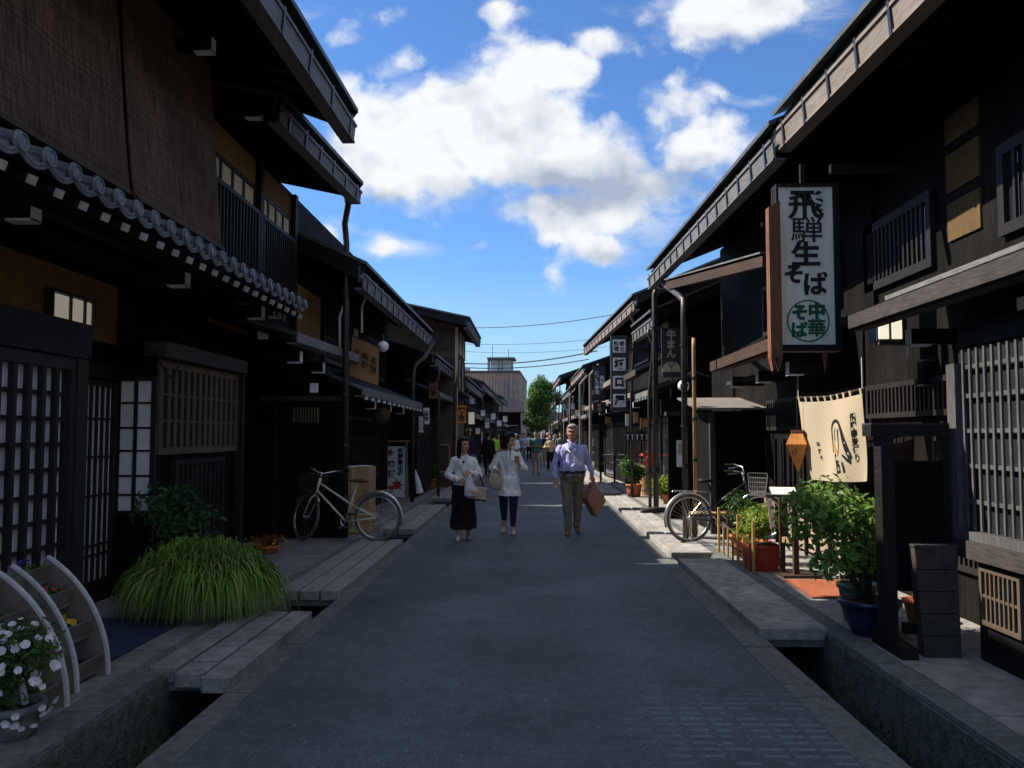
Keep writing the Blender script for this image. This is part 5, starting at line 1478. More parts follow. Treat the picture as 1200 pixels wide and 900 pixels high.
signtext('中', 957, 364, 19, 'green_ink', .008); signtext('華', 957, 384, 20, 'green_ink', .004)
cc = sx(947, 376); MB().torus(cc + V((0, -.004, 0)), (0, 1, 0), .024 * Y_, .006, 48, 6).build('round_crest', 'green_ink', t)
# timber board beside it
tl = MB(); xa, xb = P(901, 300, Y=Y_ - .15).x, P(914.5, 300, Y=Y_ - .15).x; zt_, zb_ = P(905, 243, Y=Y_ - .15).z, P(905, 432, Y=Y_ - .15).z
tl.hexa([V((xa, (Y_ - .17), zb_ + .1)), V((xb, (Y_ - .17), zb_ + .10)), V((xb, (Y_ - .06), zb_ + .10)), V((xa, (Y_ - .06), zb_ + .10)), V((xa, (Y_ - .17), zt_)), V((xb, (Y_ - .17), zt_ + .06)), V((xb, (Y_ - .06), zt_ + .06)), V((xa, (Y_ - .06), zt_))])
for (u0, u1) in ((0, .42), (.55, 1.0)):
    x0_, x1_ = xa + (xb - xa) * u0, xa + (xb - xa) * u1
    tl.add([V((x0_, (Y_ - .17), zb_ + .1)), V((x1_, (Y_ - .17), zb_ + .1)), V((x1_, (Y_ - .06), zb_ + .1)), V((x0_, (Y_ - .06), zb_ + .1)), V(((x0_ + x1_) / 2, (Y_ - .14), zb_ - .02)), V(((x0_ + x1_) / 2, (Y_ - .08), zb_ - .02))], [(0, 1, 4), (1, 2, 5, 4), (2, 3, 5), (3, 0, 4, 5)])
tl.build('side_timber', 'wood_red', t)
q = P(967, 420, Y=Y_ - .1); MB().add([q + V((-.025, 0, .06)), q + V((.025, 0, .06)), q + V((.025, .03, .06)), q + V((-.025, .03, .06)), q + V((0, .015, -.14))], [(0, 1, 4), (1, 2, 4), (2, 3, 4), (3, 0, 4), (0, 3, 2, 1)]).build('peg', 'wood_red', t)
MB().path([P(905, 222, Y=Y_ + .1), P(906, 262, Y=Y_ + .1)], .012, 6).build('hanger_rod', 'metal', t)
MB().bar(V((b.x + .02, Y_ + .1, b.z + .2)), V((3.7, Y_ + .1, b.z + .2)), .06, .08).build('arm', 'wood_h', t)
MB().bar(V((cx, (Y_ + .08), b.z + .02)), V((cx, (Y_ + .08), b.z + .24)), .04, .04).build('arm', 'wood_h', t)
MB().bar(V((xa, (Y_ + .08), zt_ - .1)), V((a.x - .02, (Y_ + .08), zt_ - .1)), .03, .04).build('arm', 'wood_h', t)
MB().bar(V((xb - .02, (Y_ + .08), zb_ + .3)), V((a.x + .02, (Y_ + .08), a.z - .05)), .03, .04).build('arm', 'wood_h', t)

# lit wall lamp with two panes under the awning
q = P(1043, 386, Y=7.6)
t = thing('wall_lamp', 'lit two-pane lamp glowing under the long right awning', 'lamp', q)
MB().box(q.x - .11, q.x + .15, 7.605, 7.8, q.z - .10, q.z + .10).build('housing', 'blackp', t)
for dx in (-.10, .015): MB().box(q.x + dx, q.x + dx + .082, 7.58, 7.604, q.z - .085, q.z + .085).build('pane', 'lamp_on', t)
MB().box(q.x - .1, q.x + .33, 7.59, 7.68, q.z - .135, q.z - .105).build('tray', 'wood_grey', t)
q2 = P(1064, 400, Y=7.5); MB().path([q2, P(1064, 418, Y=7.5)], .007, 6).build('pull_chain', 'white', None, 'thin pale hanging rod to the right of the lit lamp', 'hanging rod')
# cluster of meter fittings on the entrance wall
q = P(1092, 436, X=3.52)
t = thing('door_bell_lantern', 'small metal-rimmed lantern on the dark wall left of the grey bay window', 'lantern', q)
MB().box(3.42, 3.515, q.y - .06, q.y + .06, q.z - .11, q.z + .09).build('glass_body', 'glass', t)
MB().box(3.41, 3.519, q.y - .07, q.y + .07, q.z + .091, q.z + .105).build('cap', 'chrome', t); MB().box(3.41, 3.519, q.y - .07, q.y + .07, q.z - .125, q.z - .111).build('base', 'chrome', t)

# linen shop curtain in the sun
c0, c1 = P(939, 466, X=3.04), P(1015, 456, X=3.14)
BD = (c1 - c0); BD.z = 0; BD.normalize(); BN = BD.cross(Zv).normalized()
def PB(px, py):
    d = ray(px, py); k = (c0 - EYE).dot(BN) / d.dot(BN); return EYE + d * k
c2, c3 = PB(1013, 564), PB(952, 562)
t = thing('noren_banner', 'sunlit linen banner with black brushwork hanging above the potted tree', 'banner', (c0 + c1) / 2)
def bw(u, v_):
    sag = .03 * 4 * u * (1 - u) * (1 - v_ * .5)
    p = c0.lerp(c1, u).lerp(c3.lerp(c2, u), v_) - Zv * sag
    return p + BN * (.03 * math.sin(u * 9 + v_ * 3) * (.25 + v_) - .04 * v_ + .035)
mb = MB(); S = 26
for s_ in (0, .004):
    for i in range(S + 1):
        for j in range(S + 1): mb.v.append(bw(i / S, .05 + .95 * j / S) + BN * s_)
for s_ in (0, (S + 1) ** 2):
    for i in range(S):
        for j in range(S): a = s_ + i * (S + 1) + j; mb.f.append([a, a + 1, a + S + 2, a + S + 1])
mb.build('cloth', 'banner', t, smooth=True)
for i in range(10):
    u = (i + .5) / 10
    if i in (0, 9): u = .015 if i == 0 else .985
    p = bw(u, .05); q = bw(u, -.0); w_ = BD * .020; n4 = BN * .004
    MB().hexa([p - w_, p + w_, p + w_ + n4, p - w_ + n4, q - w_ + Zv * .012, q + w_ + Zv * .012, q + w_ + BN * .012 + Zv * .012, q - w_ + BN * .012 + Zv * .012]).build('loop', 'banner', t)
MB().path([bw(-.04, 0), bw(.5, 0), bw(1.03, 0)], .009, 6).build('rod', 'wood_brown', t)
MB().path([bw(.0, 0), bw(0, 0) + Zv * .26], .004, 4).build('cord', 'white', t); MB().path([bw(1.0, 0), bw(1, 0) + Zv * .30], .004, 4).build('cord', 'white', t)
bwid = (c1 - c0).dot(BD); bhei = c0.z - c3.z; BSG = 1 if BN.x > 0 else -1
def on_banner(me_o):
    for v in me_o.data.vertices:
        w_ = V(v.co) + org(t) - c0; u = w_.dot(BD) / bwid; v_ = -w_.z / bhei
        v.co = bw(u, v_) - BN * .006 * BSG - org(t)
def btext(s_, px, py, size, off=.002, pitch=.95):
    o = text(s_, size, PB(px, py), BD, Zv, 'ink', t, offset=off, pitch=pitch, squash=1.5); on_banner(o)
btext('飛騨蕎麦便り', 1005, 515, .085, .003, .98); btext('手打そ', 955, 528, .06, .002, 1.2)
mb = MB()                                            # brushed arch and sweep
def stroke(pts, w0, w1, k):
    for i in range(len(pts) - 1):
        (x0, y0), (x1, y1) = pts[i], pts[i + 1]; f0, f1 = i / (len(pts) - 1), (i + 1) / (len(pts) - 1)
        a, b = PB(x0, y0), PB(x1, y1); d = (b - a).normalized(); n_ = BN.cross(d)
        r0 = w0 + (w1 - w0) * f0; r1 = w0 + (w1 - w0) * f1; r0 *= 1 + .3 * math.sin(9 * f0 * k); r1 *= 1 + .3 * math.sin(9 * f1 * k)
        mb.add([a - n_ * r0, a + n_ * r0, b + n_ * r1 * 1.05, b - n_ * r1 * 1.05], [(0, 1, 2, 3)])
stroke([(977, 530), (975.5, 518), (974.5, 506), (975, 498), (978, 493), (982, 491.5), (986, 495), (989, 503), (992, 514), (995, 526), (999, 541)], .012, .036, 1)
stroke([(980, 532), (984, 545), (985, 556)], .020, .06, 2); stroke([(984, 532), (990, 546), (991, 556)], .01, .03, 2); stroke([(990, 534), (995, 541), (999, 545)], .012, .016, 3)
stroke([(980, 500), (979, 508), (980, 516)], .01, .014, 3); stroke([(984, 502), (985, 512), (986, 524), (985, 532)], .02, .008, 3)
o = mb.build('brush_painting', 'ink', t); on_banner(o)
mb = MB(); stroke([(978, 516), (979, 524), (981, 532)], .006, .028, 1); stroke([(979, 519), (983, 530), (985, 534)], .004, .012, 1)
o = mb.build('orange_painting', 'orange_wood', t); on_banner(o)
for v in o.data.vertices: v.co -= BN * .002 * BSG

# tapering wooden lantern
q = P(935, 527, Y=9.6)
t = thing('wooden_lantern', 'orange tapering wooden lantern hanging left of the linen banner', 'lantern', q)
MB().loft([(q.x, 9.6, q.z - .24, .012, .012), (q.x, 9.6, q.z + .06, .155, .155), (q.x, 9.6, q.z + .19, .085, .085)], 4, rot=rad(20)).build('body', 'orange_wood', t)
MB().loft([(q.x, 9.6, q.z + .192, .095, .095), (q.x, 9.6, q.z + .22, .095, .095)], 4, rot=rad(20)).build('cap', 'wood_red', t)
MB().path([(q.x, 9.6, q.z + .2), (q.x, 9.6, q.z + .75)], .005, 5).build('cord', 'rubber', t)
text('そば', .07, (q.x - .055, 9.6 - .075, q.z - .0), V((.8, -.6, 0)), Zv, 'wood_brown', t, offset=.001)

# standing black signboard seen from its dark side
Ya = 6.1; x0_, x1_ = P(1046, 600, Y=Ya).x, P(1104, 600, Y=Ya).x
t = thing('signboard_stand', 'free-standing black wooden signboard between the blue pot and the grey bay window', 'sign stand', ((x0_ + x1_) / 2, Ya, PZ))
zt_ = P(1060, 498, Y=Ya).z
MB().box(x0_ - .16, x1_ + .04, Ya - .06, Ya + .10, zt_ - .08, zt_).build('top_rail', 'wood_h', t)
MB().box(x0_ - .16, x1_ + .04, Ya - .065, Ya + .105, zt_ + .001, zt_ + .012).build('rail_cap', 'wood_grey', t)
MB().box(x0_ - .02, x1_, Ya - .02, Ya + .02, P(1060, 548, Y=Ya).z, zt_ - .3).build('upper_panel', 'blackp', t) if False else None
MB().box(x0_ + .001, x1_ - .001, Ya - .018, Ya + .03, P(1060, 692, Y=Ya).z, P(1060, 540, Y=Ya).z).build('panel', 'wood_x', t)
MB().box(x0_ - .09, x0_, Ya - .05, Ya + .08, PZ + .08, zt_ - .081).build('post', 'wood_h', t)
MB().box(x1_, x1_ + .05, Ya - .03, Ya + .06, PZ + .08, zt_ - .081).build('post', 'wood_h', t)
MB().box(x0_ - .06, x0_ + .05, Ya - .24, Ya + .28, PZ, PZ + .079).build('foot', 'wood_h', t)
MB().box(x1_ - .03, x1_ + .06, Ya - .03, Ya + .28, PZ, PZ + .079).build('foot', 'wood_h', t)
MB().box(x0_ + .05, x1_ - .03, Ya - .02, Ya + .02, PZ + .12, PZ + .2).build('stretcher', 'wood_h', t)
MB().box(x1_ - .25, x1_ - .08, Ya - .3, Ya - .2, PZ + .0, PZ + .05).build('wood_block', 'wood_tan', None, 'pale wood block on the ground under the black signboard', 'wood block') if False else None
# standing grey slab board
Yb = 5.93; x0_, x1_ = P(1084, 763, Y=Yb).x, P(1127, 763, Y=Yb).x
z1_ = P(1090, 641, Y=Yb).z
mb = MB(); n5 = 6
t = thing('stone_panel', 'upright dark panel of five stacked blocks beside the vented meter box', 'panel', ((x0_ + x1_) / 2, Yb, PZ))
for i in range(5):
    za, zb = PZ + (z1_ - PZ) * i / 5, PZ + (z1_ - PZ) * (i + 1) / 5; la = -.05 * (i / 5); lb = -.05 * ((i + 1) / 5)
    MB().hexa([V((x0_ + la, Yb, za)), V((x1_ + la * .2, Yb, za)), V((x1_ + la * .2, Yb + .10, za)), V((x0_ + la, Yb + .10, za)),
               V((x0_ + lb, Yb, zb - .006)), V((x1_ + lb * .2, Yb, zb - .006)), V((x1_ + lb * .2, Yb + .10, zb - .006)), V((x0_ + lb, Yb + .10, zb - .006))]).build('block', 'stone_d2', t)
MB().box(x0_ - .055, x1_, Yb - .004, Yb + .105, z1_ - .005, z1_ + .014).build('cap', 'wood_grey', t)

# pots on the right
q = P(1020, 743, Z=PZ)
potted('potted_tree', 'leafy young tree in a dark blue glazed pot by the right drain', 'potted tree', (q.x, q.y, PZ), .13, .215, .26, 'bluepot', P(984, 598, Y=6.75), (.47, .36, .34), 1500, .075, 'bush_leaf', 41, stems=7, bumps=8, fill=.4)
t41 = [o for o in bpy.data.objects if o.get('label', '').startswith('leafy young tree')][0]
leaves(MB(), P(1000, 655, Y=6.5), (.30, .26, .2), 420, .07, random.Random(43), bumps=5, fill=.4).build('lower_foliage', 'bush_leaf', t41)
MB().path([(q.x, q.y, .28), (q.x - .02, q.y + .02, .6), P(1003, 640, Y=6.6)], [.028, .022, .014], 8).build('trunk', 'stem', t41, smooth=True)
q = P(1006, 727, Z=PZ)
potted('potted_plant', 'pale green glazed pot with low leaves, tucked behind the blue pot', 'potted plant', (q.x, q.y, PZ), .11, .15, .30, 'greenpot', (q.x, q.y, PZ + .38), (.18, .18, .12), 160, .055, 'leaf_d', 44)
q = P(1078, 727, Z=PZ)
potted('potted_plant', 'small terracotta pot half hidden behind the black signboard foot', 'potted plant', (q.x, q.y, PZ), .09, .12, .17, 'terra', (q.x, q.y, PZ + .2), (.1, .1, .05), 90, .035, plain('silver_leaf', (.3, .33, .28)), 45)
# long red planter and friends behind the bamboo fence
q = P(896, 670, Z=PZ)
t = thing('planter', 'rectangular red plastic planter with yellow-green shrub behind the bamboo fence end', 'planter', (q.x, q.y + .1, PZ))
mb = MB(); x_, y_ = q.x, q.y + .12
mb.hexa([V((x_ - .15, y_ - .12, PZ)), V((x_ + .15, y_ - .12, PZ)), V((x_ + .15, y_ + .12, PZ)), V((x_ - .15, y_ + .12, PZ)), V((x_ - .17, y_ - .15, PZ + .25)), V((x_ + .17, y_ - .15, PZ + .25)), V((x_ + .17, y_ + .15, PZ + .25)), V((x_ - .17, y_ + .15, PZ + .25))]).build('trough', 'redpot', t)
mb = MB(); mb.box(x_ - .185, x_ + .185, y_ - .165, y_ + .165, PZ + .251, PZ + .285); mb.build('rim', 'redpot', t)
MB().box(x_ - .16, x_ + .16, y_ - .14, y_ + .14, PZ + .286, PZ + .292).build('soil', 'soil', t)
leaves(MB(), (x_ - .05, y_, PZ + .46), (.24, .2, .19), 800, .06, random.Random(5), bumps=6).build('foliage', 'leaf_y', t)
for i, (yq, xq, lab, lm) in enumerate(((10.2, 2.62, 'bushy green shrub in a terracotta pot, middle of the row behind the bamboo fence', 'leaf_y'), (10.85, 2.62, 'taller green shrub in a terracotta pot at the far end of the bamboo fence', 'leaf'))):
    potted('potted_shrub', lab, 'potted shrub', (xq, yq, PZ), .12, .16, .26, 'terra', (xq, yq, PZ + .50 + .05 * i), (.26, .26, .2 + .03 * i), 750, .05, lm, 50 + i, bumps=6)
# bamboo fence
t = thing('bamboo_fence', 'low tied bamboo fence along the kerb in front of the potted shrubs', 'fence', (2.36, 10.2, PZ))
plain('bamboo', (.42, .27, .09), .5, .2, 12)
for i, yq in enumerate((9.42, 9.62, 9.86, 10.12, 10.38, 10.64, 10.88, 11.15)):
    tall = i in (0, 3, 7); x = 2.385 - .0 * i
    MB().path([(x, yq, PZ), (x + .005, yq, .62 if tall else .40)], .018 if tall else .013, 8).build('post', 'bamboo', t)
for z in (.20, .40): MB().path([(2.405, 9.36, z), (2.405, 11.2, z)], .012, 8).build('rail', 'wood_brown', t)
# lectern
q1, q2 = P(917, 672, Z=PZ), P(933, 676, Z=PZ)
t = thing('menu_stand', 'brown wooden menu stand with a slanted white board beside the red planter', 'menu stand', q1)
for q in (q1, q2): MB().bar(q, V((q.x, q.y, .88)), .055, .055).build('post', 'wood_brown', t)
MB().bar(V((q1.x, q1.y, .42)), V((q2.x, q2.y, .42)), .04, .06).build('stretcher', 'wood_tan', t)
c = P(918, 578, Y=9.15); mb = MB()
ds = V((.13, -.04, .0)); du = V((.015, .10, .035))
mb.hexa([c - ds - du, c + ds - du, c + ds + du, c - ds + du, c - ds - du + Zv * .02, c + ds - du + Zv * .02, c + ds + du + Zv * .02, c - ds + du + Zv * .02]); mb.build('desk_board', 'wood_grey', t)
du2 = du * .92; ds2 = ds * .94; c2 = c + Zv * .023
mb = MB().hexa([c2 - ds2 - du2, c2 + ds2 - du2, c2 + ds2 + du2, c2 - ds2 + du2, c2 - ds2 - du2 + Zv * .004, c2 + ds2 - du2 + Zv * .004, c2 + ds2 + du2 + Zv * .004, c2 - ds2 + du2 + Zv * .004]).build('menu_sheet', 'signw', t)
c = P(906, 602, Y=9.3); MB().hexa([c + V((-.06, 0, .14)), c + V((.0, .06, .16)), c + V((.0, .064, .16)), c + V((-.06, .004, .14)), c + V((-.03, 0, -.16)), c + V((.04, .06, -.14)), c + V((.04, .064, -.14)), c + V((-.03, .004, -.16))]).build('menu_sheet', 'paperw', t)
q = P(935, 676, Z=PZ); MB().box(q.x - .18, q.x + .22, q.y - .12, q.y + .12, PZ + .002, PZ + .03).build('foot', 'wood_brown', t)
# notices on the far gate wall
for (x0p, x1p, lab) in ((793, 806, 'white and yellow poster on the dark wall left of the downpipes'), (820, 829, 'narrow white poster on the dark wall right of the downpipes')):
    t, a, b = hang_sign(lab, 'poster', x0p, x1p, 516, 547, 15.4, 'paperw', None, name='poster', th=.01)
    MB().box(a.x + .03, b.x - .03, 15.392, 15.399, (a.z + b.z) / 2 - .02, b.z - .06).build('printed_panel', 'gold', t)
bk_ = thing('gate_wall', 'dark boarded wall carrying two posters behind the downpipes', 'wall', (3.0, 15.6, PZ))
MB().box(2.42, 3.49, 15.42, 15.5, PZ, 1.9).build('wall', 'wood_x', bk_); MB().box(2.38, 3.49, 15.36, 15.56, 1.901, 1.97).build('coping', 'wood_grey', bk_)
# low wooden bench behind the rear wheel
t = thing('bench', 'low pale wooden bench behind the silver bicycle wheel', 'bench', (2.55, 12.9, PZ))
MB().box(2.28, 2.95, 12.55, 12.85, .38, .42).build('seat', 'wood_tan', t)
for x in (2.34, 2.86): MB().box(x - .04, x + .04, 12.58, 12.82, PZ, .379).build('leg', 'wood_brown', t)
# plants further down
q = P(786, 590, Z=PZ)
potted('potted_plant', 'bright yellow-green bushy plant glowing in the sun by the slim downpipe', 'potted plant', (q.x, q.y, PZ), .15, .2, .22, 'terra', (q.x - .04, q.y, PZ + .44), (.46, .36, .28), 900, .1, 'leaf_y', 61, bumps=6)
q = P(743, 582, Z=PZ)
potted('potted_shrub', 'glossy green shrub in a terracotta pot beside the tan barrel', 'potted shrub', (q.x, q.y, PZ), .15, .19, .3, 'terra', (q.x - .02, q.y, PZ + .62), (.30, .28, .34), 800, .09, 'leaf', 62, bumps=6)
q = P(755, 581, Z=PZ)
t = thing('barrel', 'tall tan barrel with red flowers beside the glossy shrub', 'barrel', (q.x + .1, q.y + .2, PZ))
MB().loft([(q.x + .1, q.y + .2, PZ, .17, .17), (q.x + .1, q.y + .2, .45, .185, .185), (q.x + .1, q.y + .2, .80, .17, .17)], 20).build('body', 'wood_tan', t)
for z in (.2, .62): MB().torus((q.x + .1, q.y + .2, z), (0, 0, 1), .183, .012, 24, 6).build('hoop', 'metal', t)
t2 = thing('flower_bunch', 'bunch of red flowers on top of the tan barrel', 'flowers', (q.x + .1, q.y + .2, .8))
leaves(MB(), (q.x + .1, q.y + .2, .9), (.2, .18, .1), 120, .06, random.Random(8)).build('foliage', 'leaf_d', t2)
flower_heads(t2, V((q.x + .1, q.y + .2, .96)), (.24, .2, .16), 34, .06, 'petal_r', random.Random(9))
# iron barrier
q = P(715, 566, Z=PZ); Yr = q.y
t = thing('barrier', 'black iron railing on round feet outside the shop with the dark curtain', 'railing', (q.x, Yr, PZ))
xa, xb = P(704, 560, Y=Yr).x, P(744, 560, Y=Yr).x
for x in (xa, (xa + xb) / 2 - .1, xb):
    MB().path([(x, Yr, PZ), (x, Yr, 1.02)], .035, 10).build('post', 'blackp', t); MB().loft([(x, Yr, PZ, .16, .16), (x, Yr, PZ + .04, .1, .1)], 14).build('foot', 'blackp', t)
for z in (.92, .66): MB().path([(xa, Yr, z), (xb, Yr, z)], .028, 8).build('rail', plain('rail_grey', (.2, .2, .19), .4), t)
# signs
for i, (ch, y0, y1) in enumerate((('郷土|料理', 397, 412), ('坂', 418, 434), ('口', 440, 456), ('屋', 462, 478))):
    pass
Yq = 20.3
a, b = P(717.5, 480, Y=Yq), P(734, 395, Y=Yq)
t = thing('panel_sign', 'black vertical sign with four white square panels of black characters', 'sign', (a + b) / 2)
MB().box(a.x - .02, b.x + .02, Yq + .01, Yq + .16, a.z - .04, b.z + .04).build('board', 'blackp', t)
for i, ch in enumerate((['郷土', '料理'], '坂', '口', '屋')):
    zc = b.z - (b.z - a.z) * (i + .5) / 4 * 1.0; hs = .155
    cxx = (a.x + b.x) / 2
    MB().box(cxx - .15, cxx + .15, Yq - .006, Yq + .009, zc - hs, zc + hs).build('white_panel', 'white', t)
    if isinstance(ch, list):
        for k, s_ in enumerate(ch): text(s_, .125, (cxx + .068 - .136 * k, Yq - .007, zc), XP, Zv, 'ink', t, offset=.002)
    else: text(ch, .24, (cxx, Yq - .007, zc), XP, Zv, 'ink', t, offset=.012, vertical=False)
MB().bar(V((b.x, Yq + .08, b.z - .3)), V((3.2, Yq + .08, b.z - .3)), .05, .08).build('arm', 'wood_brown', t)
t, a, b = hang_sign('black sign with white beef sushi lettering left of the four-panel sign', 'sign', 696, 709, 429, 468, 24, 'blackp', ['飛騨牛', 'にぎり寿司'], 'white', .135, name='vertical_sign', to=.003, frame='wood_l')
hang_sign('brown wooden board sign under the beef sushi sign', 'sign', 695, 710, 471, 484, 24, 'wood_brown', '味噌', 'gold', .11, name='wooden_sign')
# gourd sign
Yg = 15.2
c = P(787, 428, Y=Yg); t = thing('gourd_sign', 'dark upright sign with pale characters over a gourd-shaped disc', 'sign', c)
a, b = P(776, 442, Y=Yg), P(799, 384, Y=Yg)
MB().box(a.x, b.x, Yg + .03, Yg + .08, a.z, b.z).build('board', 'blackp', t)
mb = MB(); k = 20; z0_ = P(787, 436, Y=Yg).z; pts = [V((c.x + .165 * math.cos(math.pi * i / k), Yg + .015, z0_ + .20 * math.sin(math.pi * i / k))) for i in range(k + 1)]
mb.v = pts + [p + V((0, .014, 0)) for p in pts]; mb.f = [list(range(k + 1)), list(range(k + 1, 2 * k + 2))[::-1]] + [[i, i + 1, i + k + 2, i + k + 1] for i in range(k)] + [[0, k + 1, 2 * k + 1, k]]
mb.build('disc', 'gold', t)
text('牛まん', .17, (c.x, Yg + .028, P(787, 403, Y=Yg).z), XP, Zv, 'gold', t, offset=.006, pitch=1.0)
MB().torus((c.x, Yg + .01, z0_ + .15), (0, 1, 0), .05, .008, 20, 5).build('ring_mark', 'ink', t)
for dz in (.07, .02): MB().ell((c.x, Yg + .014, z0_ + dz), (.012, .004, .012), 8, 6).build('dot_mark', 'ink', t)
MB().box(c.x - .16, c.x + .22, Yg - .02, Yg + .1, z0_ - .09, z0_ - .02).build('bracket_board', 'wood_grey', t)
# dark shop curtain with white squares
Yc = 20.8; a, b = P(733, 517, Y=Yc), P(761, 506, Y=Yc)
t = thing('noren_curtain', 'short black shop curtain with a row of white marks above the red flowers', 'curtain', (a + b) / 2)
for i in range(5):
    x0_ = a.x + (b.x - a.x) * i / 5; x1_ = a.x + (b.x - a.x) * (i + 1) / 5 - .012
    p = MB().box(x0_, x1_, Yc, Yc + .01, a.z, b.z).build('curtain_strip', 'blackp', t)
    xm_ = (x0_ + x1_) / 2; hw = (x1_ - x0_) * .3; zm = (a.z + b.z) / 2
    m_ = MB(); m_.box(xm_ - hw, xm_ + hw, Yc - .006, Yc - .001, zm + .02, zm + .05); m_.box(xm_ - hw * .35, xm_ + hw * .35, Yc - .006, Yc - .001, zm - .08, zm + .015); m_.build('white_mark', 'white', p)
MB().path([(a.x - .05, Yc + .005, b.z + .01), (b.x + .05, Yc + .005, b.z + .01)], .012, 6).build('rod', 'wood_brown', t)
for i, (px, py0, py1, Y, m, lab) in enumerate(((735, 485, 499, 21, 'white', 'white cloth strip hanging left in the row above the black curtain'), (741, 482, 497, 21.2, 'cream', 'cream cloth strip hanging second in the row above the black curtain'), (746, 483, 495, 21.4, 'wood_tan', 'tan cloth strip hanging right in the row above the black curtain'))):
    a, b = P(px - 2, py1, Y=Y), P(px + 2, py0, Y=Y)
    MB().box(a.x, b.x, Y, Y + .02, a.z, b.z).build('cloth_strip', m, None, lab, 'cloth strip', off=(a + b) / 2)
hang_sign('small orange box lantern right of the cloth strips', 'lantern', 752, 759, 491, 501, 19.5, 'orange_wood', None, frame='wood_brown', name='box_lantern', th=.12)
hang_sign('small orange box lantern under the brown board sign', 'lantern', 711, 716, 489, 496, 26, 'orange_wood', None, frame='wood_brown', name='box_lantern', th=.12)
for (px, py, Y, wh) in ((690, 486, 30, 'rightmost and nearest'), (684, 478, 33, 'second nearest'), (676, 484, 38, 'third nearest'), (671, 476, 43, 'fourth nearest'), (666, 482, 48, 'second farthest'), (661, 477, 52, 'leftmost and farthest')):
    hang_sign(wh + ' of the small pale signs under the far right eaves', 'sign', px - 2.4, px + 2.4, py - 3.6, py + 3.6, Y, 'signw', None, group='small pale signs far down the right side', frame='wood_l')
# extra slim sunlit downpipes further down on the right, each its own
for (px, pyb, Y, wh) in ((692, 560, 29, 'nearest'), (680, 552, 34.4, 'second'), (668, 545, 44.2, 'third'), (661, 541, 53, 'farthest')):
    q = P(px, 500, Y=Y)
    MB().path([(q.x, Y, PZ), (q.x, Y, 3.6), (q.x + .3, Y, 3.95)], .05, 8).build('street_downpipe', 'wood_tan' if False else 'fascia_w', None, wh + ' of the slim pale downpipes standing at the right kerb down the street', 'downpipe', 'slim kerbside downpipes on the right')
# log on the kerb
q = P(768, 602, Z=PZ); MB().path([(q.x - .28, q.y - .15, PZ + .06), (q.x, q.y, PZ + .07), (q.x + .35, q.y + .1, PZ + .06)], [.05, .06, .05], 10).build('log', 'wood_grey', None, 'short weathered log lying on the kerb left of the silver bicycle', 'log', off=q, smooth=True)

# ---- tree at the end of the street
tc_ = P(633, 480, Y=88)
t = thing('tree', 'bright green leafy tree at the far end of the street', 'tree', (tc_.x + .3, 88, 0))
rng = random.Random(12); bx = tc_.x + .6
MB().path([(bx, 88, 0), (bx + .1, 88, 2), (bx - .1, 88, 4)], [.22, .18, .1], 8).build('trunk', 'stem', t, smooth=True)
for i in range(7):
    a = rng.uniform(0, 6.28); MB().path([(bx, 88, 2 + i * .25), (bx + math.cos(a) * .9, 88 + math.sin(a), 3.6 + i * .4)], [.08, .03], 6).build('limb', 'stem', t)
mb = MB()
for (px, py, rx_, rz_, n) in ((628, 500, 1.3, .9, 1200), (632, 462, 1.4, 1.25, 2600), (625, 480, 1.0, 1.3, 1600), (640, 452, 1.1, .9, 1300), (636, 484, 1.5, 1.4, 2000), (626, 497, .9, 1.0, 700), (646, 470, 1.3, 1.3, 1500)):
    c = P(px, py, Y=88); leaves(mb, c, (rx_, rx_, rz_), n, .22, rng, bumps=6, fill=.4, ratio=.7)
mb.build('crown', 'leaf_t', t)

# ================================================================== PEOPLE
plain('skin', (.50, .30, .21), .55, .06, 30); plain('skin_tan', (.42, .22, .14), .55, .08, 30)
plain('hair_black', (.012, .010, .010), .45, .3, 60); plain('hair_grey', (.22, .20, .18), .6, .3, 60); plain('hair_brown', (.06, .035, .02), .5, .3, 60)
plain('lip', (.35, .10, .09), .5); plain('eye_dark', (.015, .012, .01), .25)

def cap(mb, a, b, ra, rb, n=10):
    mb.path([a, b], [ra, rb], n); mb.ell(a, ra, n, 6); mb.ell(b, rb, n, 6)

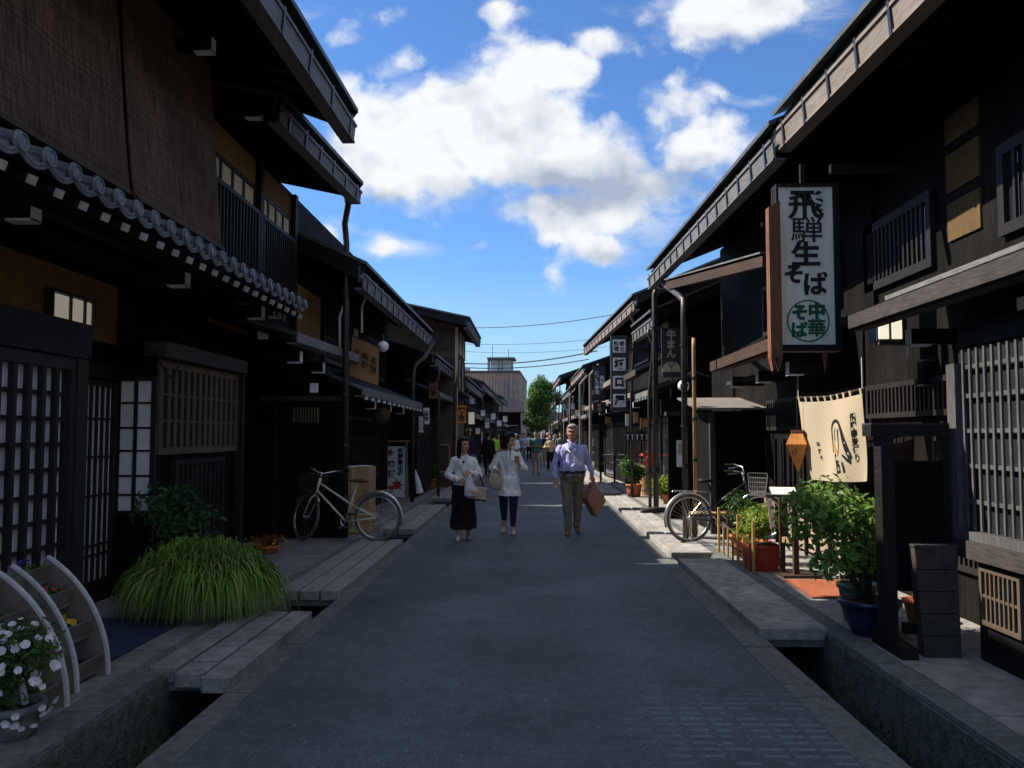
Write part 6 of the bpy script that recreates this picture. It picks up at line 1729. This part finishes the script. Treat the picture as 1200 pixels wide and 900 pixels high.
def person(label, loc, H=1.65, rz=0.0, male=False, stride=.12, lead=1, arms=None, top='white', top_m=None, low='trousers', low_m=None, skin='skin', hair='short', hair_m='hair_black',
           shoe_m=None, fine=True, sleeves='long', head_turn=0.0, head_tilt=0.0, belly=0.0, seed=0, group=None, hem=.50, hat=None, girth=1.0, skirt_flare=.0):
    """standing or walking adult facing -Y in its own frame; one continuous body, clothing and hair as children"""
    t = thing('person', label, 'person', (0, 0, 0), group)
    g = girth; vx = .0075 if fine else .019
    hipw = .052 * H; shw = (.110 if male else .092) * H
    pel = V((0, 0, .53 * H)); chest = V((0, 0, .72 * H)); neck0 = V((0, .012, .825 * H)); headc = V((0, -.012, .918 * H))
    J = {}
    for s, n in ((-1, 'R'), (1, 'L')):               # picture left = -x
        f = stride * (1 if (s == lead) else -1)       # forward = -y
        J['hip' + n] = V((s * hipw, 0, .51 * H)); J['knee' + n] = V((s * hipw * .95, -f * .55 - .02, .285 * H))
        lift = .0 if f >= 0 else .045
        J['ank' + n] = V((s * hipw * .9, -f * 1.0 + .01, .048 * H + lift)); J['toe' + n] = J['ank' + n] + V((s * .015, -.135, -.05 - .0 if f >= 0 else -.085))
        J['toe' + n].z = max(.022, J['toe' + n].z)
        J['sho' + n] = V((s * shw, .012, .772 * H))
        J['elb' + n] = V((s * (shw + .045), .03, .615 * H)); J['wri' + n] = V((s * (shw + .05), -.06, .475 * H))
    fing = {'R': V((0, -.1, -1)), 'L': V((0, -.1, -1))}
    if arms:
        for k, v in arms.items():
            if k.startswith('f'): fing[k[1]] = V(v)
            else: J[k] = V(v) * 1.0
    hands = {}
    # ---- body
    b = MB()
    def torso(mb, e=0.0, z0=.50, z1=.815, n=20, by=0.0):
        W = (.098 if male else .088) * H * g; rows = [(.49, .90, .62), (.53, 1.0, .68), (.575, .95, .66), (.62, .86 if not male else .94, .62), (.67, .92, .64), (.72, 1.02, .68), (.76, 1.04, .62), (.79, .86, .52), (.812, .52, .40)]
        rs = []
        for (z, a, c) in rows:
            if z < z0 - .001 or z > z1 + .001: continue
            by_ = belly * math.exp(-((z - .60) / .06) ** 2)
            rs.append((0, .008 - by_ * .5, z * H, W * a + e, W * c + e + by_ * .6))
        mb.loft(rs, n)
    torso(b)
    b.path([neck0 - Zv * .05, neck0 + Zv * .01, headc - Zv * .05 * H + V((0, .01, 0))], [.05 * (1.1 if male else .9), .047 * (1.15 if male else .92), .045], 12)
    for n, s in (('R', -1), ('L', 1)):
        cap(b, J['sho' + n], J['elb' + n], .039 * g * (1.08 if male else .95), .032, 10); cap(b, J['elb' + n], J['wri' + n], .034, .023, 10)
        cap(b, J['hip' + n], J['knee' + n], .078 * g if male else .066, .050, 12)
        k, a = J['knee' + n], J['ank' + n]
        b.path([k, k.lerp(a, .3) + V((0, .015, 0)), a], [.05, .05, .033], 12); b.ell(k, .05, 12, 8); b.ell(a, .035, 10, 6)
        cap(b, a + V((0, .02, -.035)), J['toe' + n], .036, .026, 10)
        # hand: palm, four bent fingers, thumb leaving the side of the palm
        w_ = J['wri' + n]; d = fing[n].normalized(); side = d.cross(V((0, -1, 0)))
        if side.length < .2: side = V((1, 0, 0)) * s
        side = side.normalized(); front = side.cross(d).normalized()
        if front.y > 0: front = -front
        pc = w_ + d * .045
        R = Matrix((side, front, d)).transposed()
        b.ell(pc, (.036, .017, .050), 12, 8, R)
        if fine:
            for i, (o, ln) in enumerate(((-.027, .070), (-.009, .080), (.009, .076), (.027, .060))):
                p0 = pc + d * .038 + side * o; p1 = p0 + (d * .8 + front * .35).normalized() * ln * .5; p2 = p1 + (d * .45 + front * .9).normalized() * ln * .5
                b.path([p0 - d * .02, p0, p1, p2], [.0088, .0088, .008, .0065], 7)
            ts = -s; th0 = pc - d * .015 + side * (.03 * (1 if side.dot(V((s, 0, 0))) < 0 else -1))
            sd_ = side * (1 if side.dot(V((s, 0, 0))) < 0 else -1)
            b.path([th0, th0 + (sd_ * .6 + d * .5 + front * .5).normalized() * .032, th0 + (sd_ * .25 + d * .8 + front * .6).normalized() * .058], [.012, .0105, .008], 7)
        else: b.ell(pc + d * .05 + front * .01, (.028, .016, .035), 8, 6, R)
        hands[n] = pc + d * .04
    # head
    RH = Matrix.Rotation(head_turn, 3, 'Z') @ Matrix.Rotation(head_tilt, 3, 'X')
    HS = H / 1.65 * (1.10 if fine else 1.08)
    def hd(v): return headc + RH @ (V(v) * HS)
    def he(mb, c, r, n=14, m=10): mb.ell(hd(c), tuple(x * HS for x in r), n, m, RH)
    he(b, (0, .012, .022), (.073, .090, .088), 18, 14); he(b, (0, -.018, -.035), (.058, .066, .072), 16, 12); he(b, (0, -.052, -.085), (.027, .026, .022))
    if fine:
        b.path([hd((0, -.083, .012)), hd((0, -.100, -.022)), hd((0, -.088, -.032))], [.009, .014, .010], 8)
        he(b, (-.028, -.066, -.022), (.026, .022, .022), 8, 6); he(b, (.028, -.066, -.022), (.026, .022, .022), 8, 6)
        he(b, (0, -.074, .034), (.048, .018, .012), 10, 6)
        he(b, (-.073, .012, -.008), (.010, .018, .030), 8, 6); he(b, (.073, .012, -.008), (.010, .018, .030), 8, 6)
        he(b, (0, -.083, -.052), (.022, .012, .010), 8, 6)
    body_ = remesh(b, vx, 'body', skin, t, smooth_it=2 if fine else 1)
    if fine:
        for s in (-1, 1):
            e = MB(); e.ell(hd((s * .029, -.080, .012)), (.0115, .006, .0065), 10, 6, RH); e.build('eye', 'eye_dark', t)
            e = MB(); e.path([hd((s * .014, -.091, .033)), hd((s * .030, -.091, .038)), hd((s * .046, -.083, .033))], [.002, .0032, .002], 5); e.build('eyebrow', hair_m, t)
        MB().ell(hd((0, -.094, -.052)), (.020, .005, .0058), 10, 6, RH).build('mouth', 'lip', t)
    # ---- hair
    h = MB()
    if hair != 'none':
        he(h, (0, .026, .045), (.081, .088, .078), 16, 12); he(h, (0, .05, .0), (.076, .068, .075), 14, 10)
        if hair == 'short': he(h, (0, -.035, .082), (.060, .045, .030), 12, 8)
        if hair in ('bob', 'long', 'curly'):
            he(h, (0, -.028, .088), (.066, .055, .034), 12, 8)
            for s in (-1, 1):
                he(h, (s * .073, .0, -.0), (.022, .055, .08), 10, 8); he(h, (s * .072, .01, -.075), (.026, .05, .07), 10, 8)
            he(h, (0, .06, -.07), (.078, .05, .085), 12, 8)
            if hair == 'long':
                for s in (-1, 1): he(h, (s * .066, .012, -.15), (.026, .045, .08), 10, 8)
                he(h, (0, .06, -.15), (.08, .045, .08), 12, 8)
            if hair == 'curly':
                rg = random.Random(seed + 3)
                for i in range(70):
                    a = rg.uniform(0, 6.28); z = rg.uniform(-.14, .12); rr2 = math.sqrt(max(.0, 1 - ((z - .02) / .16) ** 2)) * .088
                    if math.sin(a) < -.35 and z < .05: continue
                    he(h, (math.cos(a) * rr2 * 1.05, math.sin(a) * rr2 * 1.0 + .022, z), (.022, .022, .026), 8, 6)
        remesh(h, vx * 1.1, 'hair', hair_m, t, folds=.006 if fine else .0, fscale=30, seed=seed)
    if hat:
        hm = MB(); c = hd((0, .015, .075)); k = HS
        hm.loft([(c.x, c.y, c.z - .004, .15 * k, .155 * k), (c.x, c.y, c.z + .004, .15 * k, .155 * k), (c.x, c.y, c.z + .012, .092 * k, .098 * k), (c.x, c.y, c.z + .075, .080 * k, .085 * k), (c.x, c.y, c.z + .095, .055 * k, .06 * k)], 18)
        hm.build('hat', hat, t, smooth=True)
    # ---- top
    e = .016; c = MB(); hz_ = hem
    if low == 'skirt' or hem < .5 or True:
        torso(c, e, .53 if hem >= .53 else .53, .815)
    bot = hem * H
    W = (.098 if male else .088) * H * g
    fl = .0 if top != 'tunic' else .035
    c.loft([(0, 0, bot, W * (1.02) + e + fl + .012, W * .72 + e + fl + belly * .3 + .012), (0, 0, (bot + .55 * H) / 2, W * 1.02 + e + fl * .6, W * .70 + e + fl * .5 + belly * .45), (0, 0, .56 * H, W * 1.0 + e, W * .69 + e + belly * .55)], 20)
    for n, s in (('R', -1), ('L', 1)):
        so_, el, wr = J['sho' + n], J['elb' + n], J['wri' + n]
        pf = 1.3 if top in ('tunic', 'blouse') else 1.08
        sr = .055 * g if male else .051
        cap(c, V((s * .035, .014, .808 * H)), so_ + V((s * -.012, 0, 0)), .036, sr * .86, 12)
        if sleeves == 'long':
            cap(c, so_, so_.lerp(el, .35), sr, sr, 12); cap(c, so_.lerp(el, .35), el, sr, .042 * pf, 12); c.path([el, el.lerp(wr, .55), el.lerp(wr, .93)], [.043 * pf, .039 * pf, .030], 12); c.ell(el, .043 * pf, 12, 8)
        elif sleeves == 'mid': cap(c, so_, so_.lerp(el, .3), sr, sr * 1.1, 12); cap(c, so_.lerp(el, .3), el, sr * 1.1, .046 * pf, 12); cap(c, el, el.lerp(wr, .35), .05 * pf, .046 * pf, 12)
        else: cap(c, so_, so_.lerp(el, .62), .056 * g * (1.1 if male else .95), .055 * g, 12)
    c.path([neck0 - Zv * .05, neck0 - Zv * .008], [.085, .062], 14)
    remesh(c, vx * 1.15, {'tunic': 'tunic', 'blouse': 'blouse', 'jacket': 'jacket'}.get(top, 'shirt'), top_m, t, folds=.020 if fine else .01, fscale=8, seed=seed)
    # ---- lower clothing
    c = MB()
    if low == 'skirt':
        z1 = .56 * H; z0 = .115 * H
        c.loft([(0, -.0, z0, .175 + skirt_flare, .185), (0, -.005, z0 + .02, .175 + skirt_flare, .185), (0, 0, .3 * H, .172, .165), (0, 0, .46 * H, W * 1.12 + .026, W * .84 + .03), (0, 0, z1, W * .93 + .008, W * .68)], 28)
        remesh(c, vx * 1.2, 'skirt', low_m, t, folds=.020, fscale=7, seed=seed)
    else:
        slim = low == 'leggings'; kx = .6 if slim else 1.0
        c.loft([(0, .004, .478 * H, W * .98, W * .72), (0, .004, .53 * H, W * 1.02 + .008, W * .72 + .008), (0, 0, .565 * H, W * (1.0 if belly else .92) + (.016 if belly else -.006), W * (.70 if belly else .64) + (.016 if belly else -.004) + belly * .55)], 20)
        for n, s in (('R', -1), ('L', 1)):
            hp, k, a = J['hip' + n], J['knee' + n], J['ank' + n]
            if low == 'shorts': c.path([hp + Zv * .03, hp, hp.lerp(k, .88)], [.088 * g, .088 * g, .084], 14)
            else:
                c.path([hp + Zv * .03, hp, k, k.lerp(a, .5) + V((0, .008, 0)), a + Zv * (.0 if not slim else .05)], [.088 * g, .090 * g, .060 + .012 * kx, .052 + .014 * kx if not slim else .052, .058 if not slim else .038], 14)
                c.ell(k, .06 + .012 * kx, 12, 8)
        remesh(c, vx * 1.15, {'leggings': 'leggings', 'shorts': 'shorts'}.get(low, 'trousers'), low_m, t, folds=.018 if not slim else .004, fscale=9, seed=seed + 4)
    # ---- shoes
    for n, s in (('R', -1), ('L', 1)):
        a, to = J['ank' + n], J['toe' + n]; m_ = MB(); hl_ = a + V((0, .035, -.045)); hl_.z = max(.028, hl_.z)
        cap(m_, hl_, hl_.lerp(to, .55) + Zv * .006, .036, .041, 12); cap(m_, hl_.lerp(to, .55), to + V((0, -.01, .004)), .040, .030, 12)
        if male: cap(m_, hl_, a + V((0, .01, -.02)), .038, .040, 10)
        zmin = min(hl_.z, to.z) - .03
        so2 = remesh(m_, vx * .9 if fine else vx, 'shoe', shoe_m or 'blackp', t)
    t.location = loc; t.rotation_euler = (0, 0, rz)
    return t, J, hands, hd

def at_world(loc, rz, v): return V(loc) + Matrix.Rotation(rz, 3, 'Z') @ V(v)

plain('white_cotton', (.72, .73, .74), .85, .06, 12); plain('black_cloth', (.012, .012, .014), .9, .2, 12); plain('navy_cloth', (.02, .024, .05), .9, .2, 12)
plain('purple_shirt', (.40, .40, .66), .8, .08, 12); plain('olive_trousers', (.19, .155, .105), .85, .12, 12); plain('tan_shoe', (.20, .11, .07), .6, .15, 20)
plain('pale_shoe', (.50, .40, .34), .6, .1, 20); plain('beige_canvas', (.46, .39, .28), .9, .12, 30); plain('plastic_bag', (.72, .74, .80), .35, .05, 10, trans=.3)
plain('teal_shirt', (.06, .15, .14), .85, .25, 30); plain('khaki', (.36, .29, .20), .85, .1, 20); plain('lime_vest', (.35, .75, .05), .7, .08, 20); plain('pink_cloth', (.62, .12, .25), .85, .1, 20)
plain('light_blue_cloth', (.30, .42, .60), .85, .1, 20); plain('grey_cloth', (.16, .16, .17), .85, .15, 20); plain('straw_hat', (.48, .36, .22), .9, .15, 40)
# patterned wrapping paper bag
def pattern_bag():
    m, t_, b_ = newmat('brown_patterned_paper'); n, l = t_.nodes, t_.links
    tc_ = n.new('ShaderNodeTexCoord'); v_ = n.new('ShaderNodeTexVoronoi'); v_.inputs['Scale'].default_value = 45; l.new(tc_.outputs['Object'], v_.inputs['Vector'])
    r_ = n.new('ShaderNodeValToRGB'); r_.color_ramp.elements[0].position = .25; r_.color_ramp.elements[1].position = .45
    r_.color_ramp.elements[0].color = (.55, .28, .16, 1); r_.color_ramp.elements[1].color = (.32, .13, .07, 1); l.new(v_.outputs['Distance'], r_.inputs[0]); l.new(r_.outputs[0], b_.inputs['Base Color'])
    b_.inputs['Roughness'].default_value = .6; return m
M['pat_bag'] = pattern_bag()

# woman in white blouse and long black skirt
lw = P(543, 633, Z=0); Hw = 1.53
arms = {'elbR': (-.235, .02, .95), 'wriR': (-.06, -.19, .885), 'elbL': (.235, .0, .96), 'wriL': (.085, -.20, 1.00), 'fR': (.8, -.3, -.3), 'fL': (-.6, -.5, -.2)}
wt, J, hands, hd = person('smiling woman in a white blouse and long black skirt carrying bags, walking on the left', lw, Hw, rad(4), False, .11, -1, arms, 'blouse', 'white_cotton', 'skirt', 'black_cloth', hair='long',
       shoe_m='pale_shoe', head_turn=rad(38), head_tilt=rad(4), seed=1, hem=.53, skirt_flare=.03)
MB().path([hd((-.05, -.03, -.10)), V((-.04, -.135, 1.21)), V((0, -.150, 1.17)), V((.04, -.135, 1.21)), hd((.05, -.03, -.10))], .004, 5).build('necklace', 'gold', wt)
MB().ell((0, -.158, 1.155), (.018, .010, .022), 10, 8).build('pendant', 'ink', wt)
def bag_blob(name, label, cat, prims, m, loc, rz, extra=None, folds=.008, vx=.009):
    t = thing(name, label, cat, (0, 0, 0)); mb = MB(); prims(mb); remesh(mb, vx, 'bag_body', m, t, folds=folds, fscale=12)
    if extra: extra(t)
    t.location = loc; t.rotation_euler = (0, 0, rz); return t
def pr(mb): mb.loft([(.10, -.27, .66, .09, .045), (.11, -.26, .74, .10, .055), (.09, -.25, .86, .06, .035), (.09, -.235, .99, .018, .014)], 14)
bag_blob('plastic_bag', 'thin white plastic shopping bag held by the woman in the long black skirt', 'shopping bag', pr, 'plastic_bag', lw, rad(4), lambda t: MB().ell((.15, -.305, .73), (.045, .014, .035), 12, 8).build('pink_label', 'pink_cloth' if False else plain('peach_print', (.70, .38, .30)), t), .014)
def pr(mb): mb.hexa([V((.06, -.22, .62)), V((.33, -.16, .58)), V((.33, -.08, .58)), V((.06, -.14, .62)), V((.05, -.23, .80)), V((.34, -.17, .78)), V((.34, -.09, .78)), V((.05, -.15, .80))])
def ex(t):
    MB().path([(.08, -.20, .79), (.12, -.19, .96), (.215, -.05, 1.02), (.26, -.10, .9), (.30, -.15, .77)], .012, 8).build('strap', 'black_cloth', t)
    MB().hexa([V((.07, -.226, .615)), V((.33, -.166, .575)), V((.33, -.078, .575)), V((.07, -.138, .615)), V((.07, -.232, .635)), V((.335, -.172, .60)), V((.335, -.072, .60)), V((.07, -.132, .635))]).build('dark_base', 'black_cloth', t)
bag_blob('tote_bag', 'cream tote bag with black base hanging from the arm of the long-skirted woman', 'tote bag', pr, 'beige_canvas', lw, rad(4), ex)

# woman in white tunic, black leggings, curly hair
l2 = P(596, 626, Z=0); H2 = 1.60
arms = {'elbR': (-.26, .02, 1.02), 'wriR': (-.145, -.20, 1.00), 'elbL': (.24, .01, 1.02), 'wriL': (.155, -.22, 1.12), 'fR': (.3, -.7, -.2), 'fL': (-.15, -.35, .9)}
w2, J, hands, hd = person('woman with curly black hair in a white tunic and black leggings, gesturing as she talks', l2, H2, rad(-2), False, .09, 1, arms, 'tunic', 'white_cotton', 'leggings', 'navy_cloth', skin='skin', hair='curly',
       shoe_m='pale_shoe', head_turn=rad(62), head_tilt=rad(14), seed=2, hem=.375, sleeves='mid')
MB().path([hd((-.045, -.03, -.10)), V((-.035, -.135, 1.27)), V((-.0, -.150, 1.02)), V((.035, -.135, 1.27)), hd((.045, -.03, -.10))], .005, 5).build('lanyard', 'black_cloth', w2)
def pr(mb): mb.ell((-.185, -.235, .83), (.125, .05, .125), 16, 12); mb.loft([(-.185, -.235, .83, .12, .05), (-.185, -.23, .95, .10, .045)], 14)
def ex(t): MB().path([(-.26, -.21, .92), (-.24, -.12, 1.15), (-.15, -.05, 1.335), (-.13, .09, 1.3)], .011, 8).build('strap', 'beige_canvas', t)
bag_blob('shoulder_bag', 'round beige shoulder bag at the hip of the curly-haired woman', 'handbag', pr, 'beige_canvas', l2, rad(-2), ex)

# man in purple shirt
lm = P(671, 627, Z=0); H3 = 1.73
arms = {'elbR': (-.285, .01, 1.08), 'wriR': (-.275, -.07, .86), 'elbL': (.27, .05, 1.10), 'wriL': (.315, .02, .92), 'fR': (0, -.25, -1), 'fL': (.1, -.1, -1)}
wm, J, hands, hd = person('grey-haired man in a lilac shirt and olive trousers carrying a patterned paper bag', lm, H3, rad(3), True, .10, -1, arms, 'shirt', 'purple_shirt', 'trousers', 'olive_trousers', skin='skin_tan', hair='short', hair_m='hair_grey',
       shoe_m='tan_shoe', head_turn=rad(-16), head_tilt=rad(3), seed=3, belly=.07, hem=.584, girth=1.10)
MB().path([hd((-.055, -.02, -.10)), V((-.06, -.155, 1.36)), V((.02, -.205, 1.20)), V((.065, -.16, 1.36)), hd((.055, -.02, -.10))], .005, 5).build('lanyard', 'navy_cloth', wm)
MB().hexa([V((.0, -.228, 1.14)), V((.06, -.222, 1.14)), V((.06, -.212, 1.14)), V((.0, -.216, 1.14)), V((.0, -.222, 1.20)), V((.06, -.216, 1.20)), V((.06, -.206, 1.20)), V((.0, -.21, 1.20))]).build('card', 'white', wm)
MB().path([V((-.15, -.05, 1.40)), V((-.05, -.185, 1.29)), V((.04, -.22, 1.19)), V((.13, -.2, 1.10))], .009, 6).build('bag_strap', 'white', wm)
for i in range(5): MB().ell((-.01, -.168 - .022 * min(i, 3), 1.30 - i * .075), (.007, .004, .007), 8, 5).build('button', 'white', wm)
tb = MB(); tb.loft([(0, -.012, .955, .203, .180), (0, -.012, 1.0, .203, .184)], 28); tb.build('belt', 'blackp', wm)
for s_ in (-1, 1): MB().path([(s_ * .065, .03, 1.475), (s_ * .062, -.035, 1.462), (s_ * .02, -.095, 1.42), (s_ * .045, -.115, 1.385)], [.016, .018, .018, .006], 8, flat=.5).build('collar', 'purple_shirt', wm)
# diamond-tilted patterned paper bag
t = thing('paper_bag', 'brown patterned paper bag hanging corner-up from the hand of the man in lilac', 'paper bag', (0, 0, 0))
hx = V((.345, -.02, .81)); D = .205
def dia(ox, oy, k=1.0):
    return [hx + V((ox, oy, 0)), hx + V((ox + .17 * k, oy - .03, -.27)), hx + V((ox + .03 * k, oy, -.52)), hx + V((ox - .13 * k, oy + .03, -.25))]
f_, b_ = dia(0, -.07), dia(-.075, .10)
MB().hexa([f_[2], f_[1], b_[1], b_[2], f_[3], f_[0], b_[0], b_[3]]).build('bag_body', 'pat_bag', t, bevel=.006)
MB().path([hx + V((-.01, -.06, -.03)), hx + V((0, -.02, .06)), hx + V((-.05, .08, -.03))], .007, 6).build('handle', 'wood_brown', t)
t.location = lm; t.rotation_euler = (0, 0, rad(3))

# ---- the people further down the street
crowd = [
 # px, feet y, H, label, male, facing(0 to camera / pi away), top, topmat, sleeves, low, lowmat, hair, hairmat, skin, hat
 (628, 556, 1.74, 'man in a teal patterned short-sleeved shirt and khaki shorts walking behind the gesturing woman', True, 0, 'shirt', 'teal_shirt', 'short', 'shorts', 'khaki', 'short', 'hair_black', 'skin_tan', None),
 (645, 552, 1.62, 'woman in a beige top left of the man in lilac, farther back', False, 0, 'blouse', 'khaki', 'mid', 'trousers', 'black_cloth', 'bob', 'hair_brown', 'skin', None),
 (572, 558, 1.70, 'person in all black seen between the two nearest women, farther back', True, math.pi, 'jacket', 'black_cloth', 'long', 'trousers', 'black_cloth', 'short', 'hair_black', 'skin', None),
 (549, 562, 1.76, 'man in a brown hat and dark jacket behind the woman in the black skirt', True, .3, 'jacket', 'navy_cloth', 'long', 'trousers', 'grey_cloth', 'short', 'hair_grey', 'skin', 'straw_hat'),
 (579, 549, 1.66, 'person in a bright lime vest far down the left side of the road', True, math.pi, 'jacket', 'lime_vest', 'long', 'trousers', 'navy_cloth', 'short', 'hair_black', 'skin', None),
 (588, 546, 1.58, 'woman in a pink top far down the road left of the gesturing woman', False, 0, 'blouse', 'pink_cloth', 'mid', 'trousers', 'grey_cloth', 'bob', 'hair_black', 'skin', None),
 (604, 545, 1.60, 'woman in a white sun hat and white top far behind the gesturing woman', False, 0, 'blouse', 'white_cotton', 'mid', 'trousers', 'khaki', 'bob', 'hair_brown', 'skin', 'white'),
 (613, 543, 1.68, 'man in a pale blue shirt far down the middle of the road', True, 0, 'shirt', 'light_blue_cloth', 'short', 'trousers', 'grey_cloth', 'short', 'hair_black', 'skin_tan', None),
 (636, 546, 1.70, 'man in a dark navy shirt behind the man in teal', True, 0, 'shirt', 'navy_cloth', 'short', 'trousers', 'khaki', 'short', 'hair_grey', 'skin', None),
 (651, 544, 1.60, 'woman in black with light hair far down the right side of the road', False, math.pi, 'blouse', 'black_cloth', 'long', 'trousers', 'black_cloth', 'bob', 'hair_grey', 'skin', None),
 (657, 548, 1.72, 'man in a dark grey jacket at the right kerb behind the man in lilac', True, 0, 'jacket', 'grey_cloth', 'long', 'trousers', 'navy_cloth', 'short', 'hair_black', 'skin_tan', None),
 (596, 541, 1.62, 'woman in a pale blue blouse walking away, far down the left of the road', False, math.pi, 'blouse', 'light_blue_cloth', 'mid', 'skirt', 'navy_cloth', 'bob', 'hair_black', 'skin', None),
 (620, 540, 1.70, 'man in a white shirt walking away far down the middle of the road', True, math.pi, 'shirt', 'white_cotton', 'short', 'trousers', 'black_cloth', 'short', 'hair_black', 'skin', None),
 (642, 539, 1.66, 'person in a cream top and straw hat, farthest down the right of the road', False, 0, 'blouse', 'white_cotton', 'short', 'trousers', 'grey_cloth', 'short', 'hair_brown', 'skin', 'straw_hat'),
 (609, 537, 1.64, 'person in dark grey, farthest down the road on the left', True, 0, 'shirt', 'grey_cloth', 'short', 'trousers', 'black_cloth', 'short', 'hair_black', 'skin', None),
 (592, 538, 1.70, 'man in a navy shirt just left of the woman walking away in pale blue', True, 0, 'shirt', 'navy_cloth', 'short', 'trousers', 'khaki', 'short', 'hair_black', 'skin_tan', None),
 (600, 536, 1.58, 'woman in a beige hat and khaki top, far left of the road centre', False, 0, 'blouse', 'khaki', 'mid', 'trousers', 'black_cloth', 'bob', 'hair_brown', 'skin', 'straw_hat'),
 (617, 535, 1.72, 'man in a teal shirt, farthest down the road centre', True, 0, 'shirt', 'teal_shirt', 'short', 'trousers', 'grey_cloth', 'short', 'hair_grey', 'skin', None),
 (649, 538, 1.60, 'woman in pale blue, far down by the right kerb', False, 0, 'blouse', 'light_blue_cloth', 'mid', 'trousers', 'navy_cloth', 'bob', 'hair_black', 'skin', None),
 (584, 540, 1.66, 'person in dark grey at the far left kerb', True, 0, 'shirt', 'grey_cloth', 'short', 'trousers', 'black_cloth', 'short', 'hair_black', 'skin', None),
 (638, 535, 1.66, 'person in a white top, farthest down near the tree', False, 0, 'shirt', 'white_cotton', 'short', 'trousers', 'navy_cloth', 'bob', 'hair_black', 'skin', None),
 (630, 536, 1.64, 'person in pink, farthest down the middle of the road', False, 0, 'shirt', 'pink_cloth', 'short', 'trousers', 'navy_cloth', 'bob', 'hair_black', 'skin', None),
]
for i, (px, py, H_, lab, male, face, tp, tm_, sl_, lw_, lm_, hr_, hm_, sk_, hat_) in enumerate(crowd):
    L_ = P(px, py, Z=0); rg = random.Random(i)
    arms = None
    if i in (0, 1, 7): arms = {'elbR': (-.25, .0, .62 * H_), 'wriR': (-.07, -.22, .66 * H_), 'elbL': (.25, .0, .62 * H_), 'wriL': (.07, -.22, .65 * H_), 'fR': (.6, -.5, .1), 'fL': (-.6, -.5, .1)}
    person(lab, L_, H_, face + rg.uniform(-.15, .15), male, rg.uniform(.04, .13), rg.choice([-1, 1]), arms, tp, tm_, lw_, lm_, skin=sk_, hair=hr_, hair_m=hm_, fine=False, sleeves=sl_, seed=i, hem=.50, hat=hat_,
           head_turn=rg.uniform(-.5, .5), group='people walking far down the street')
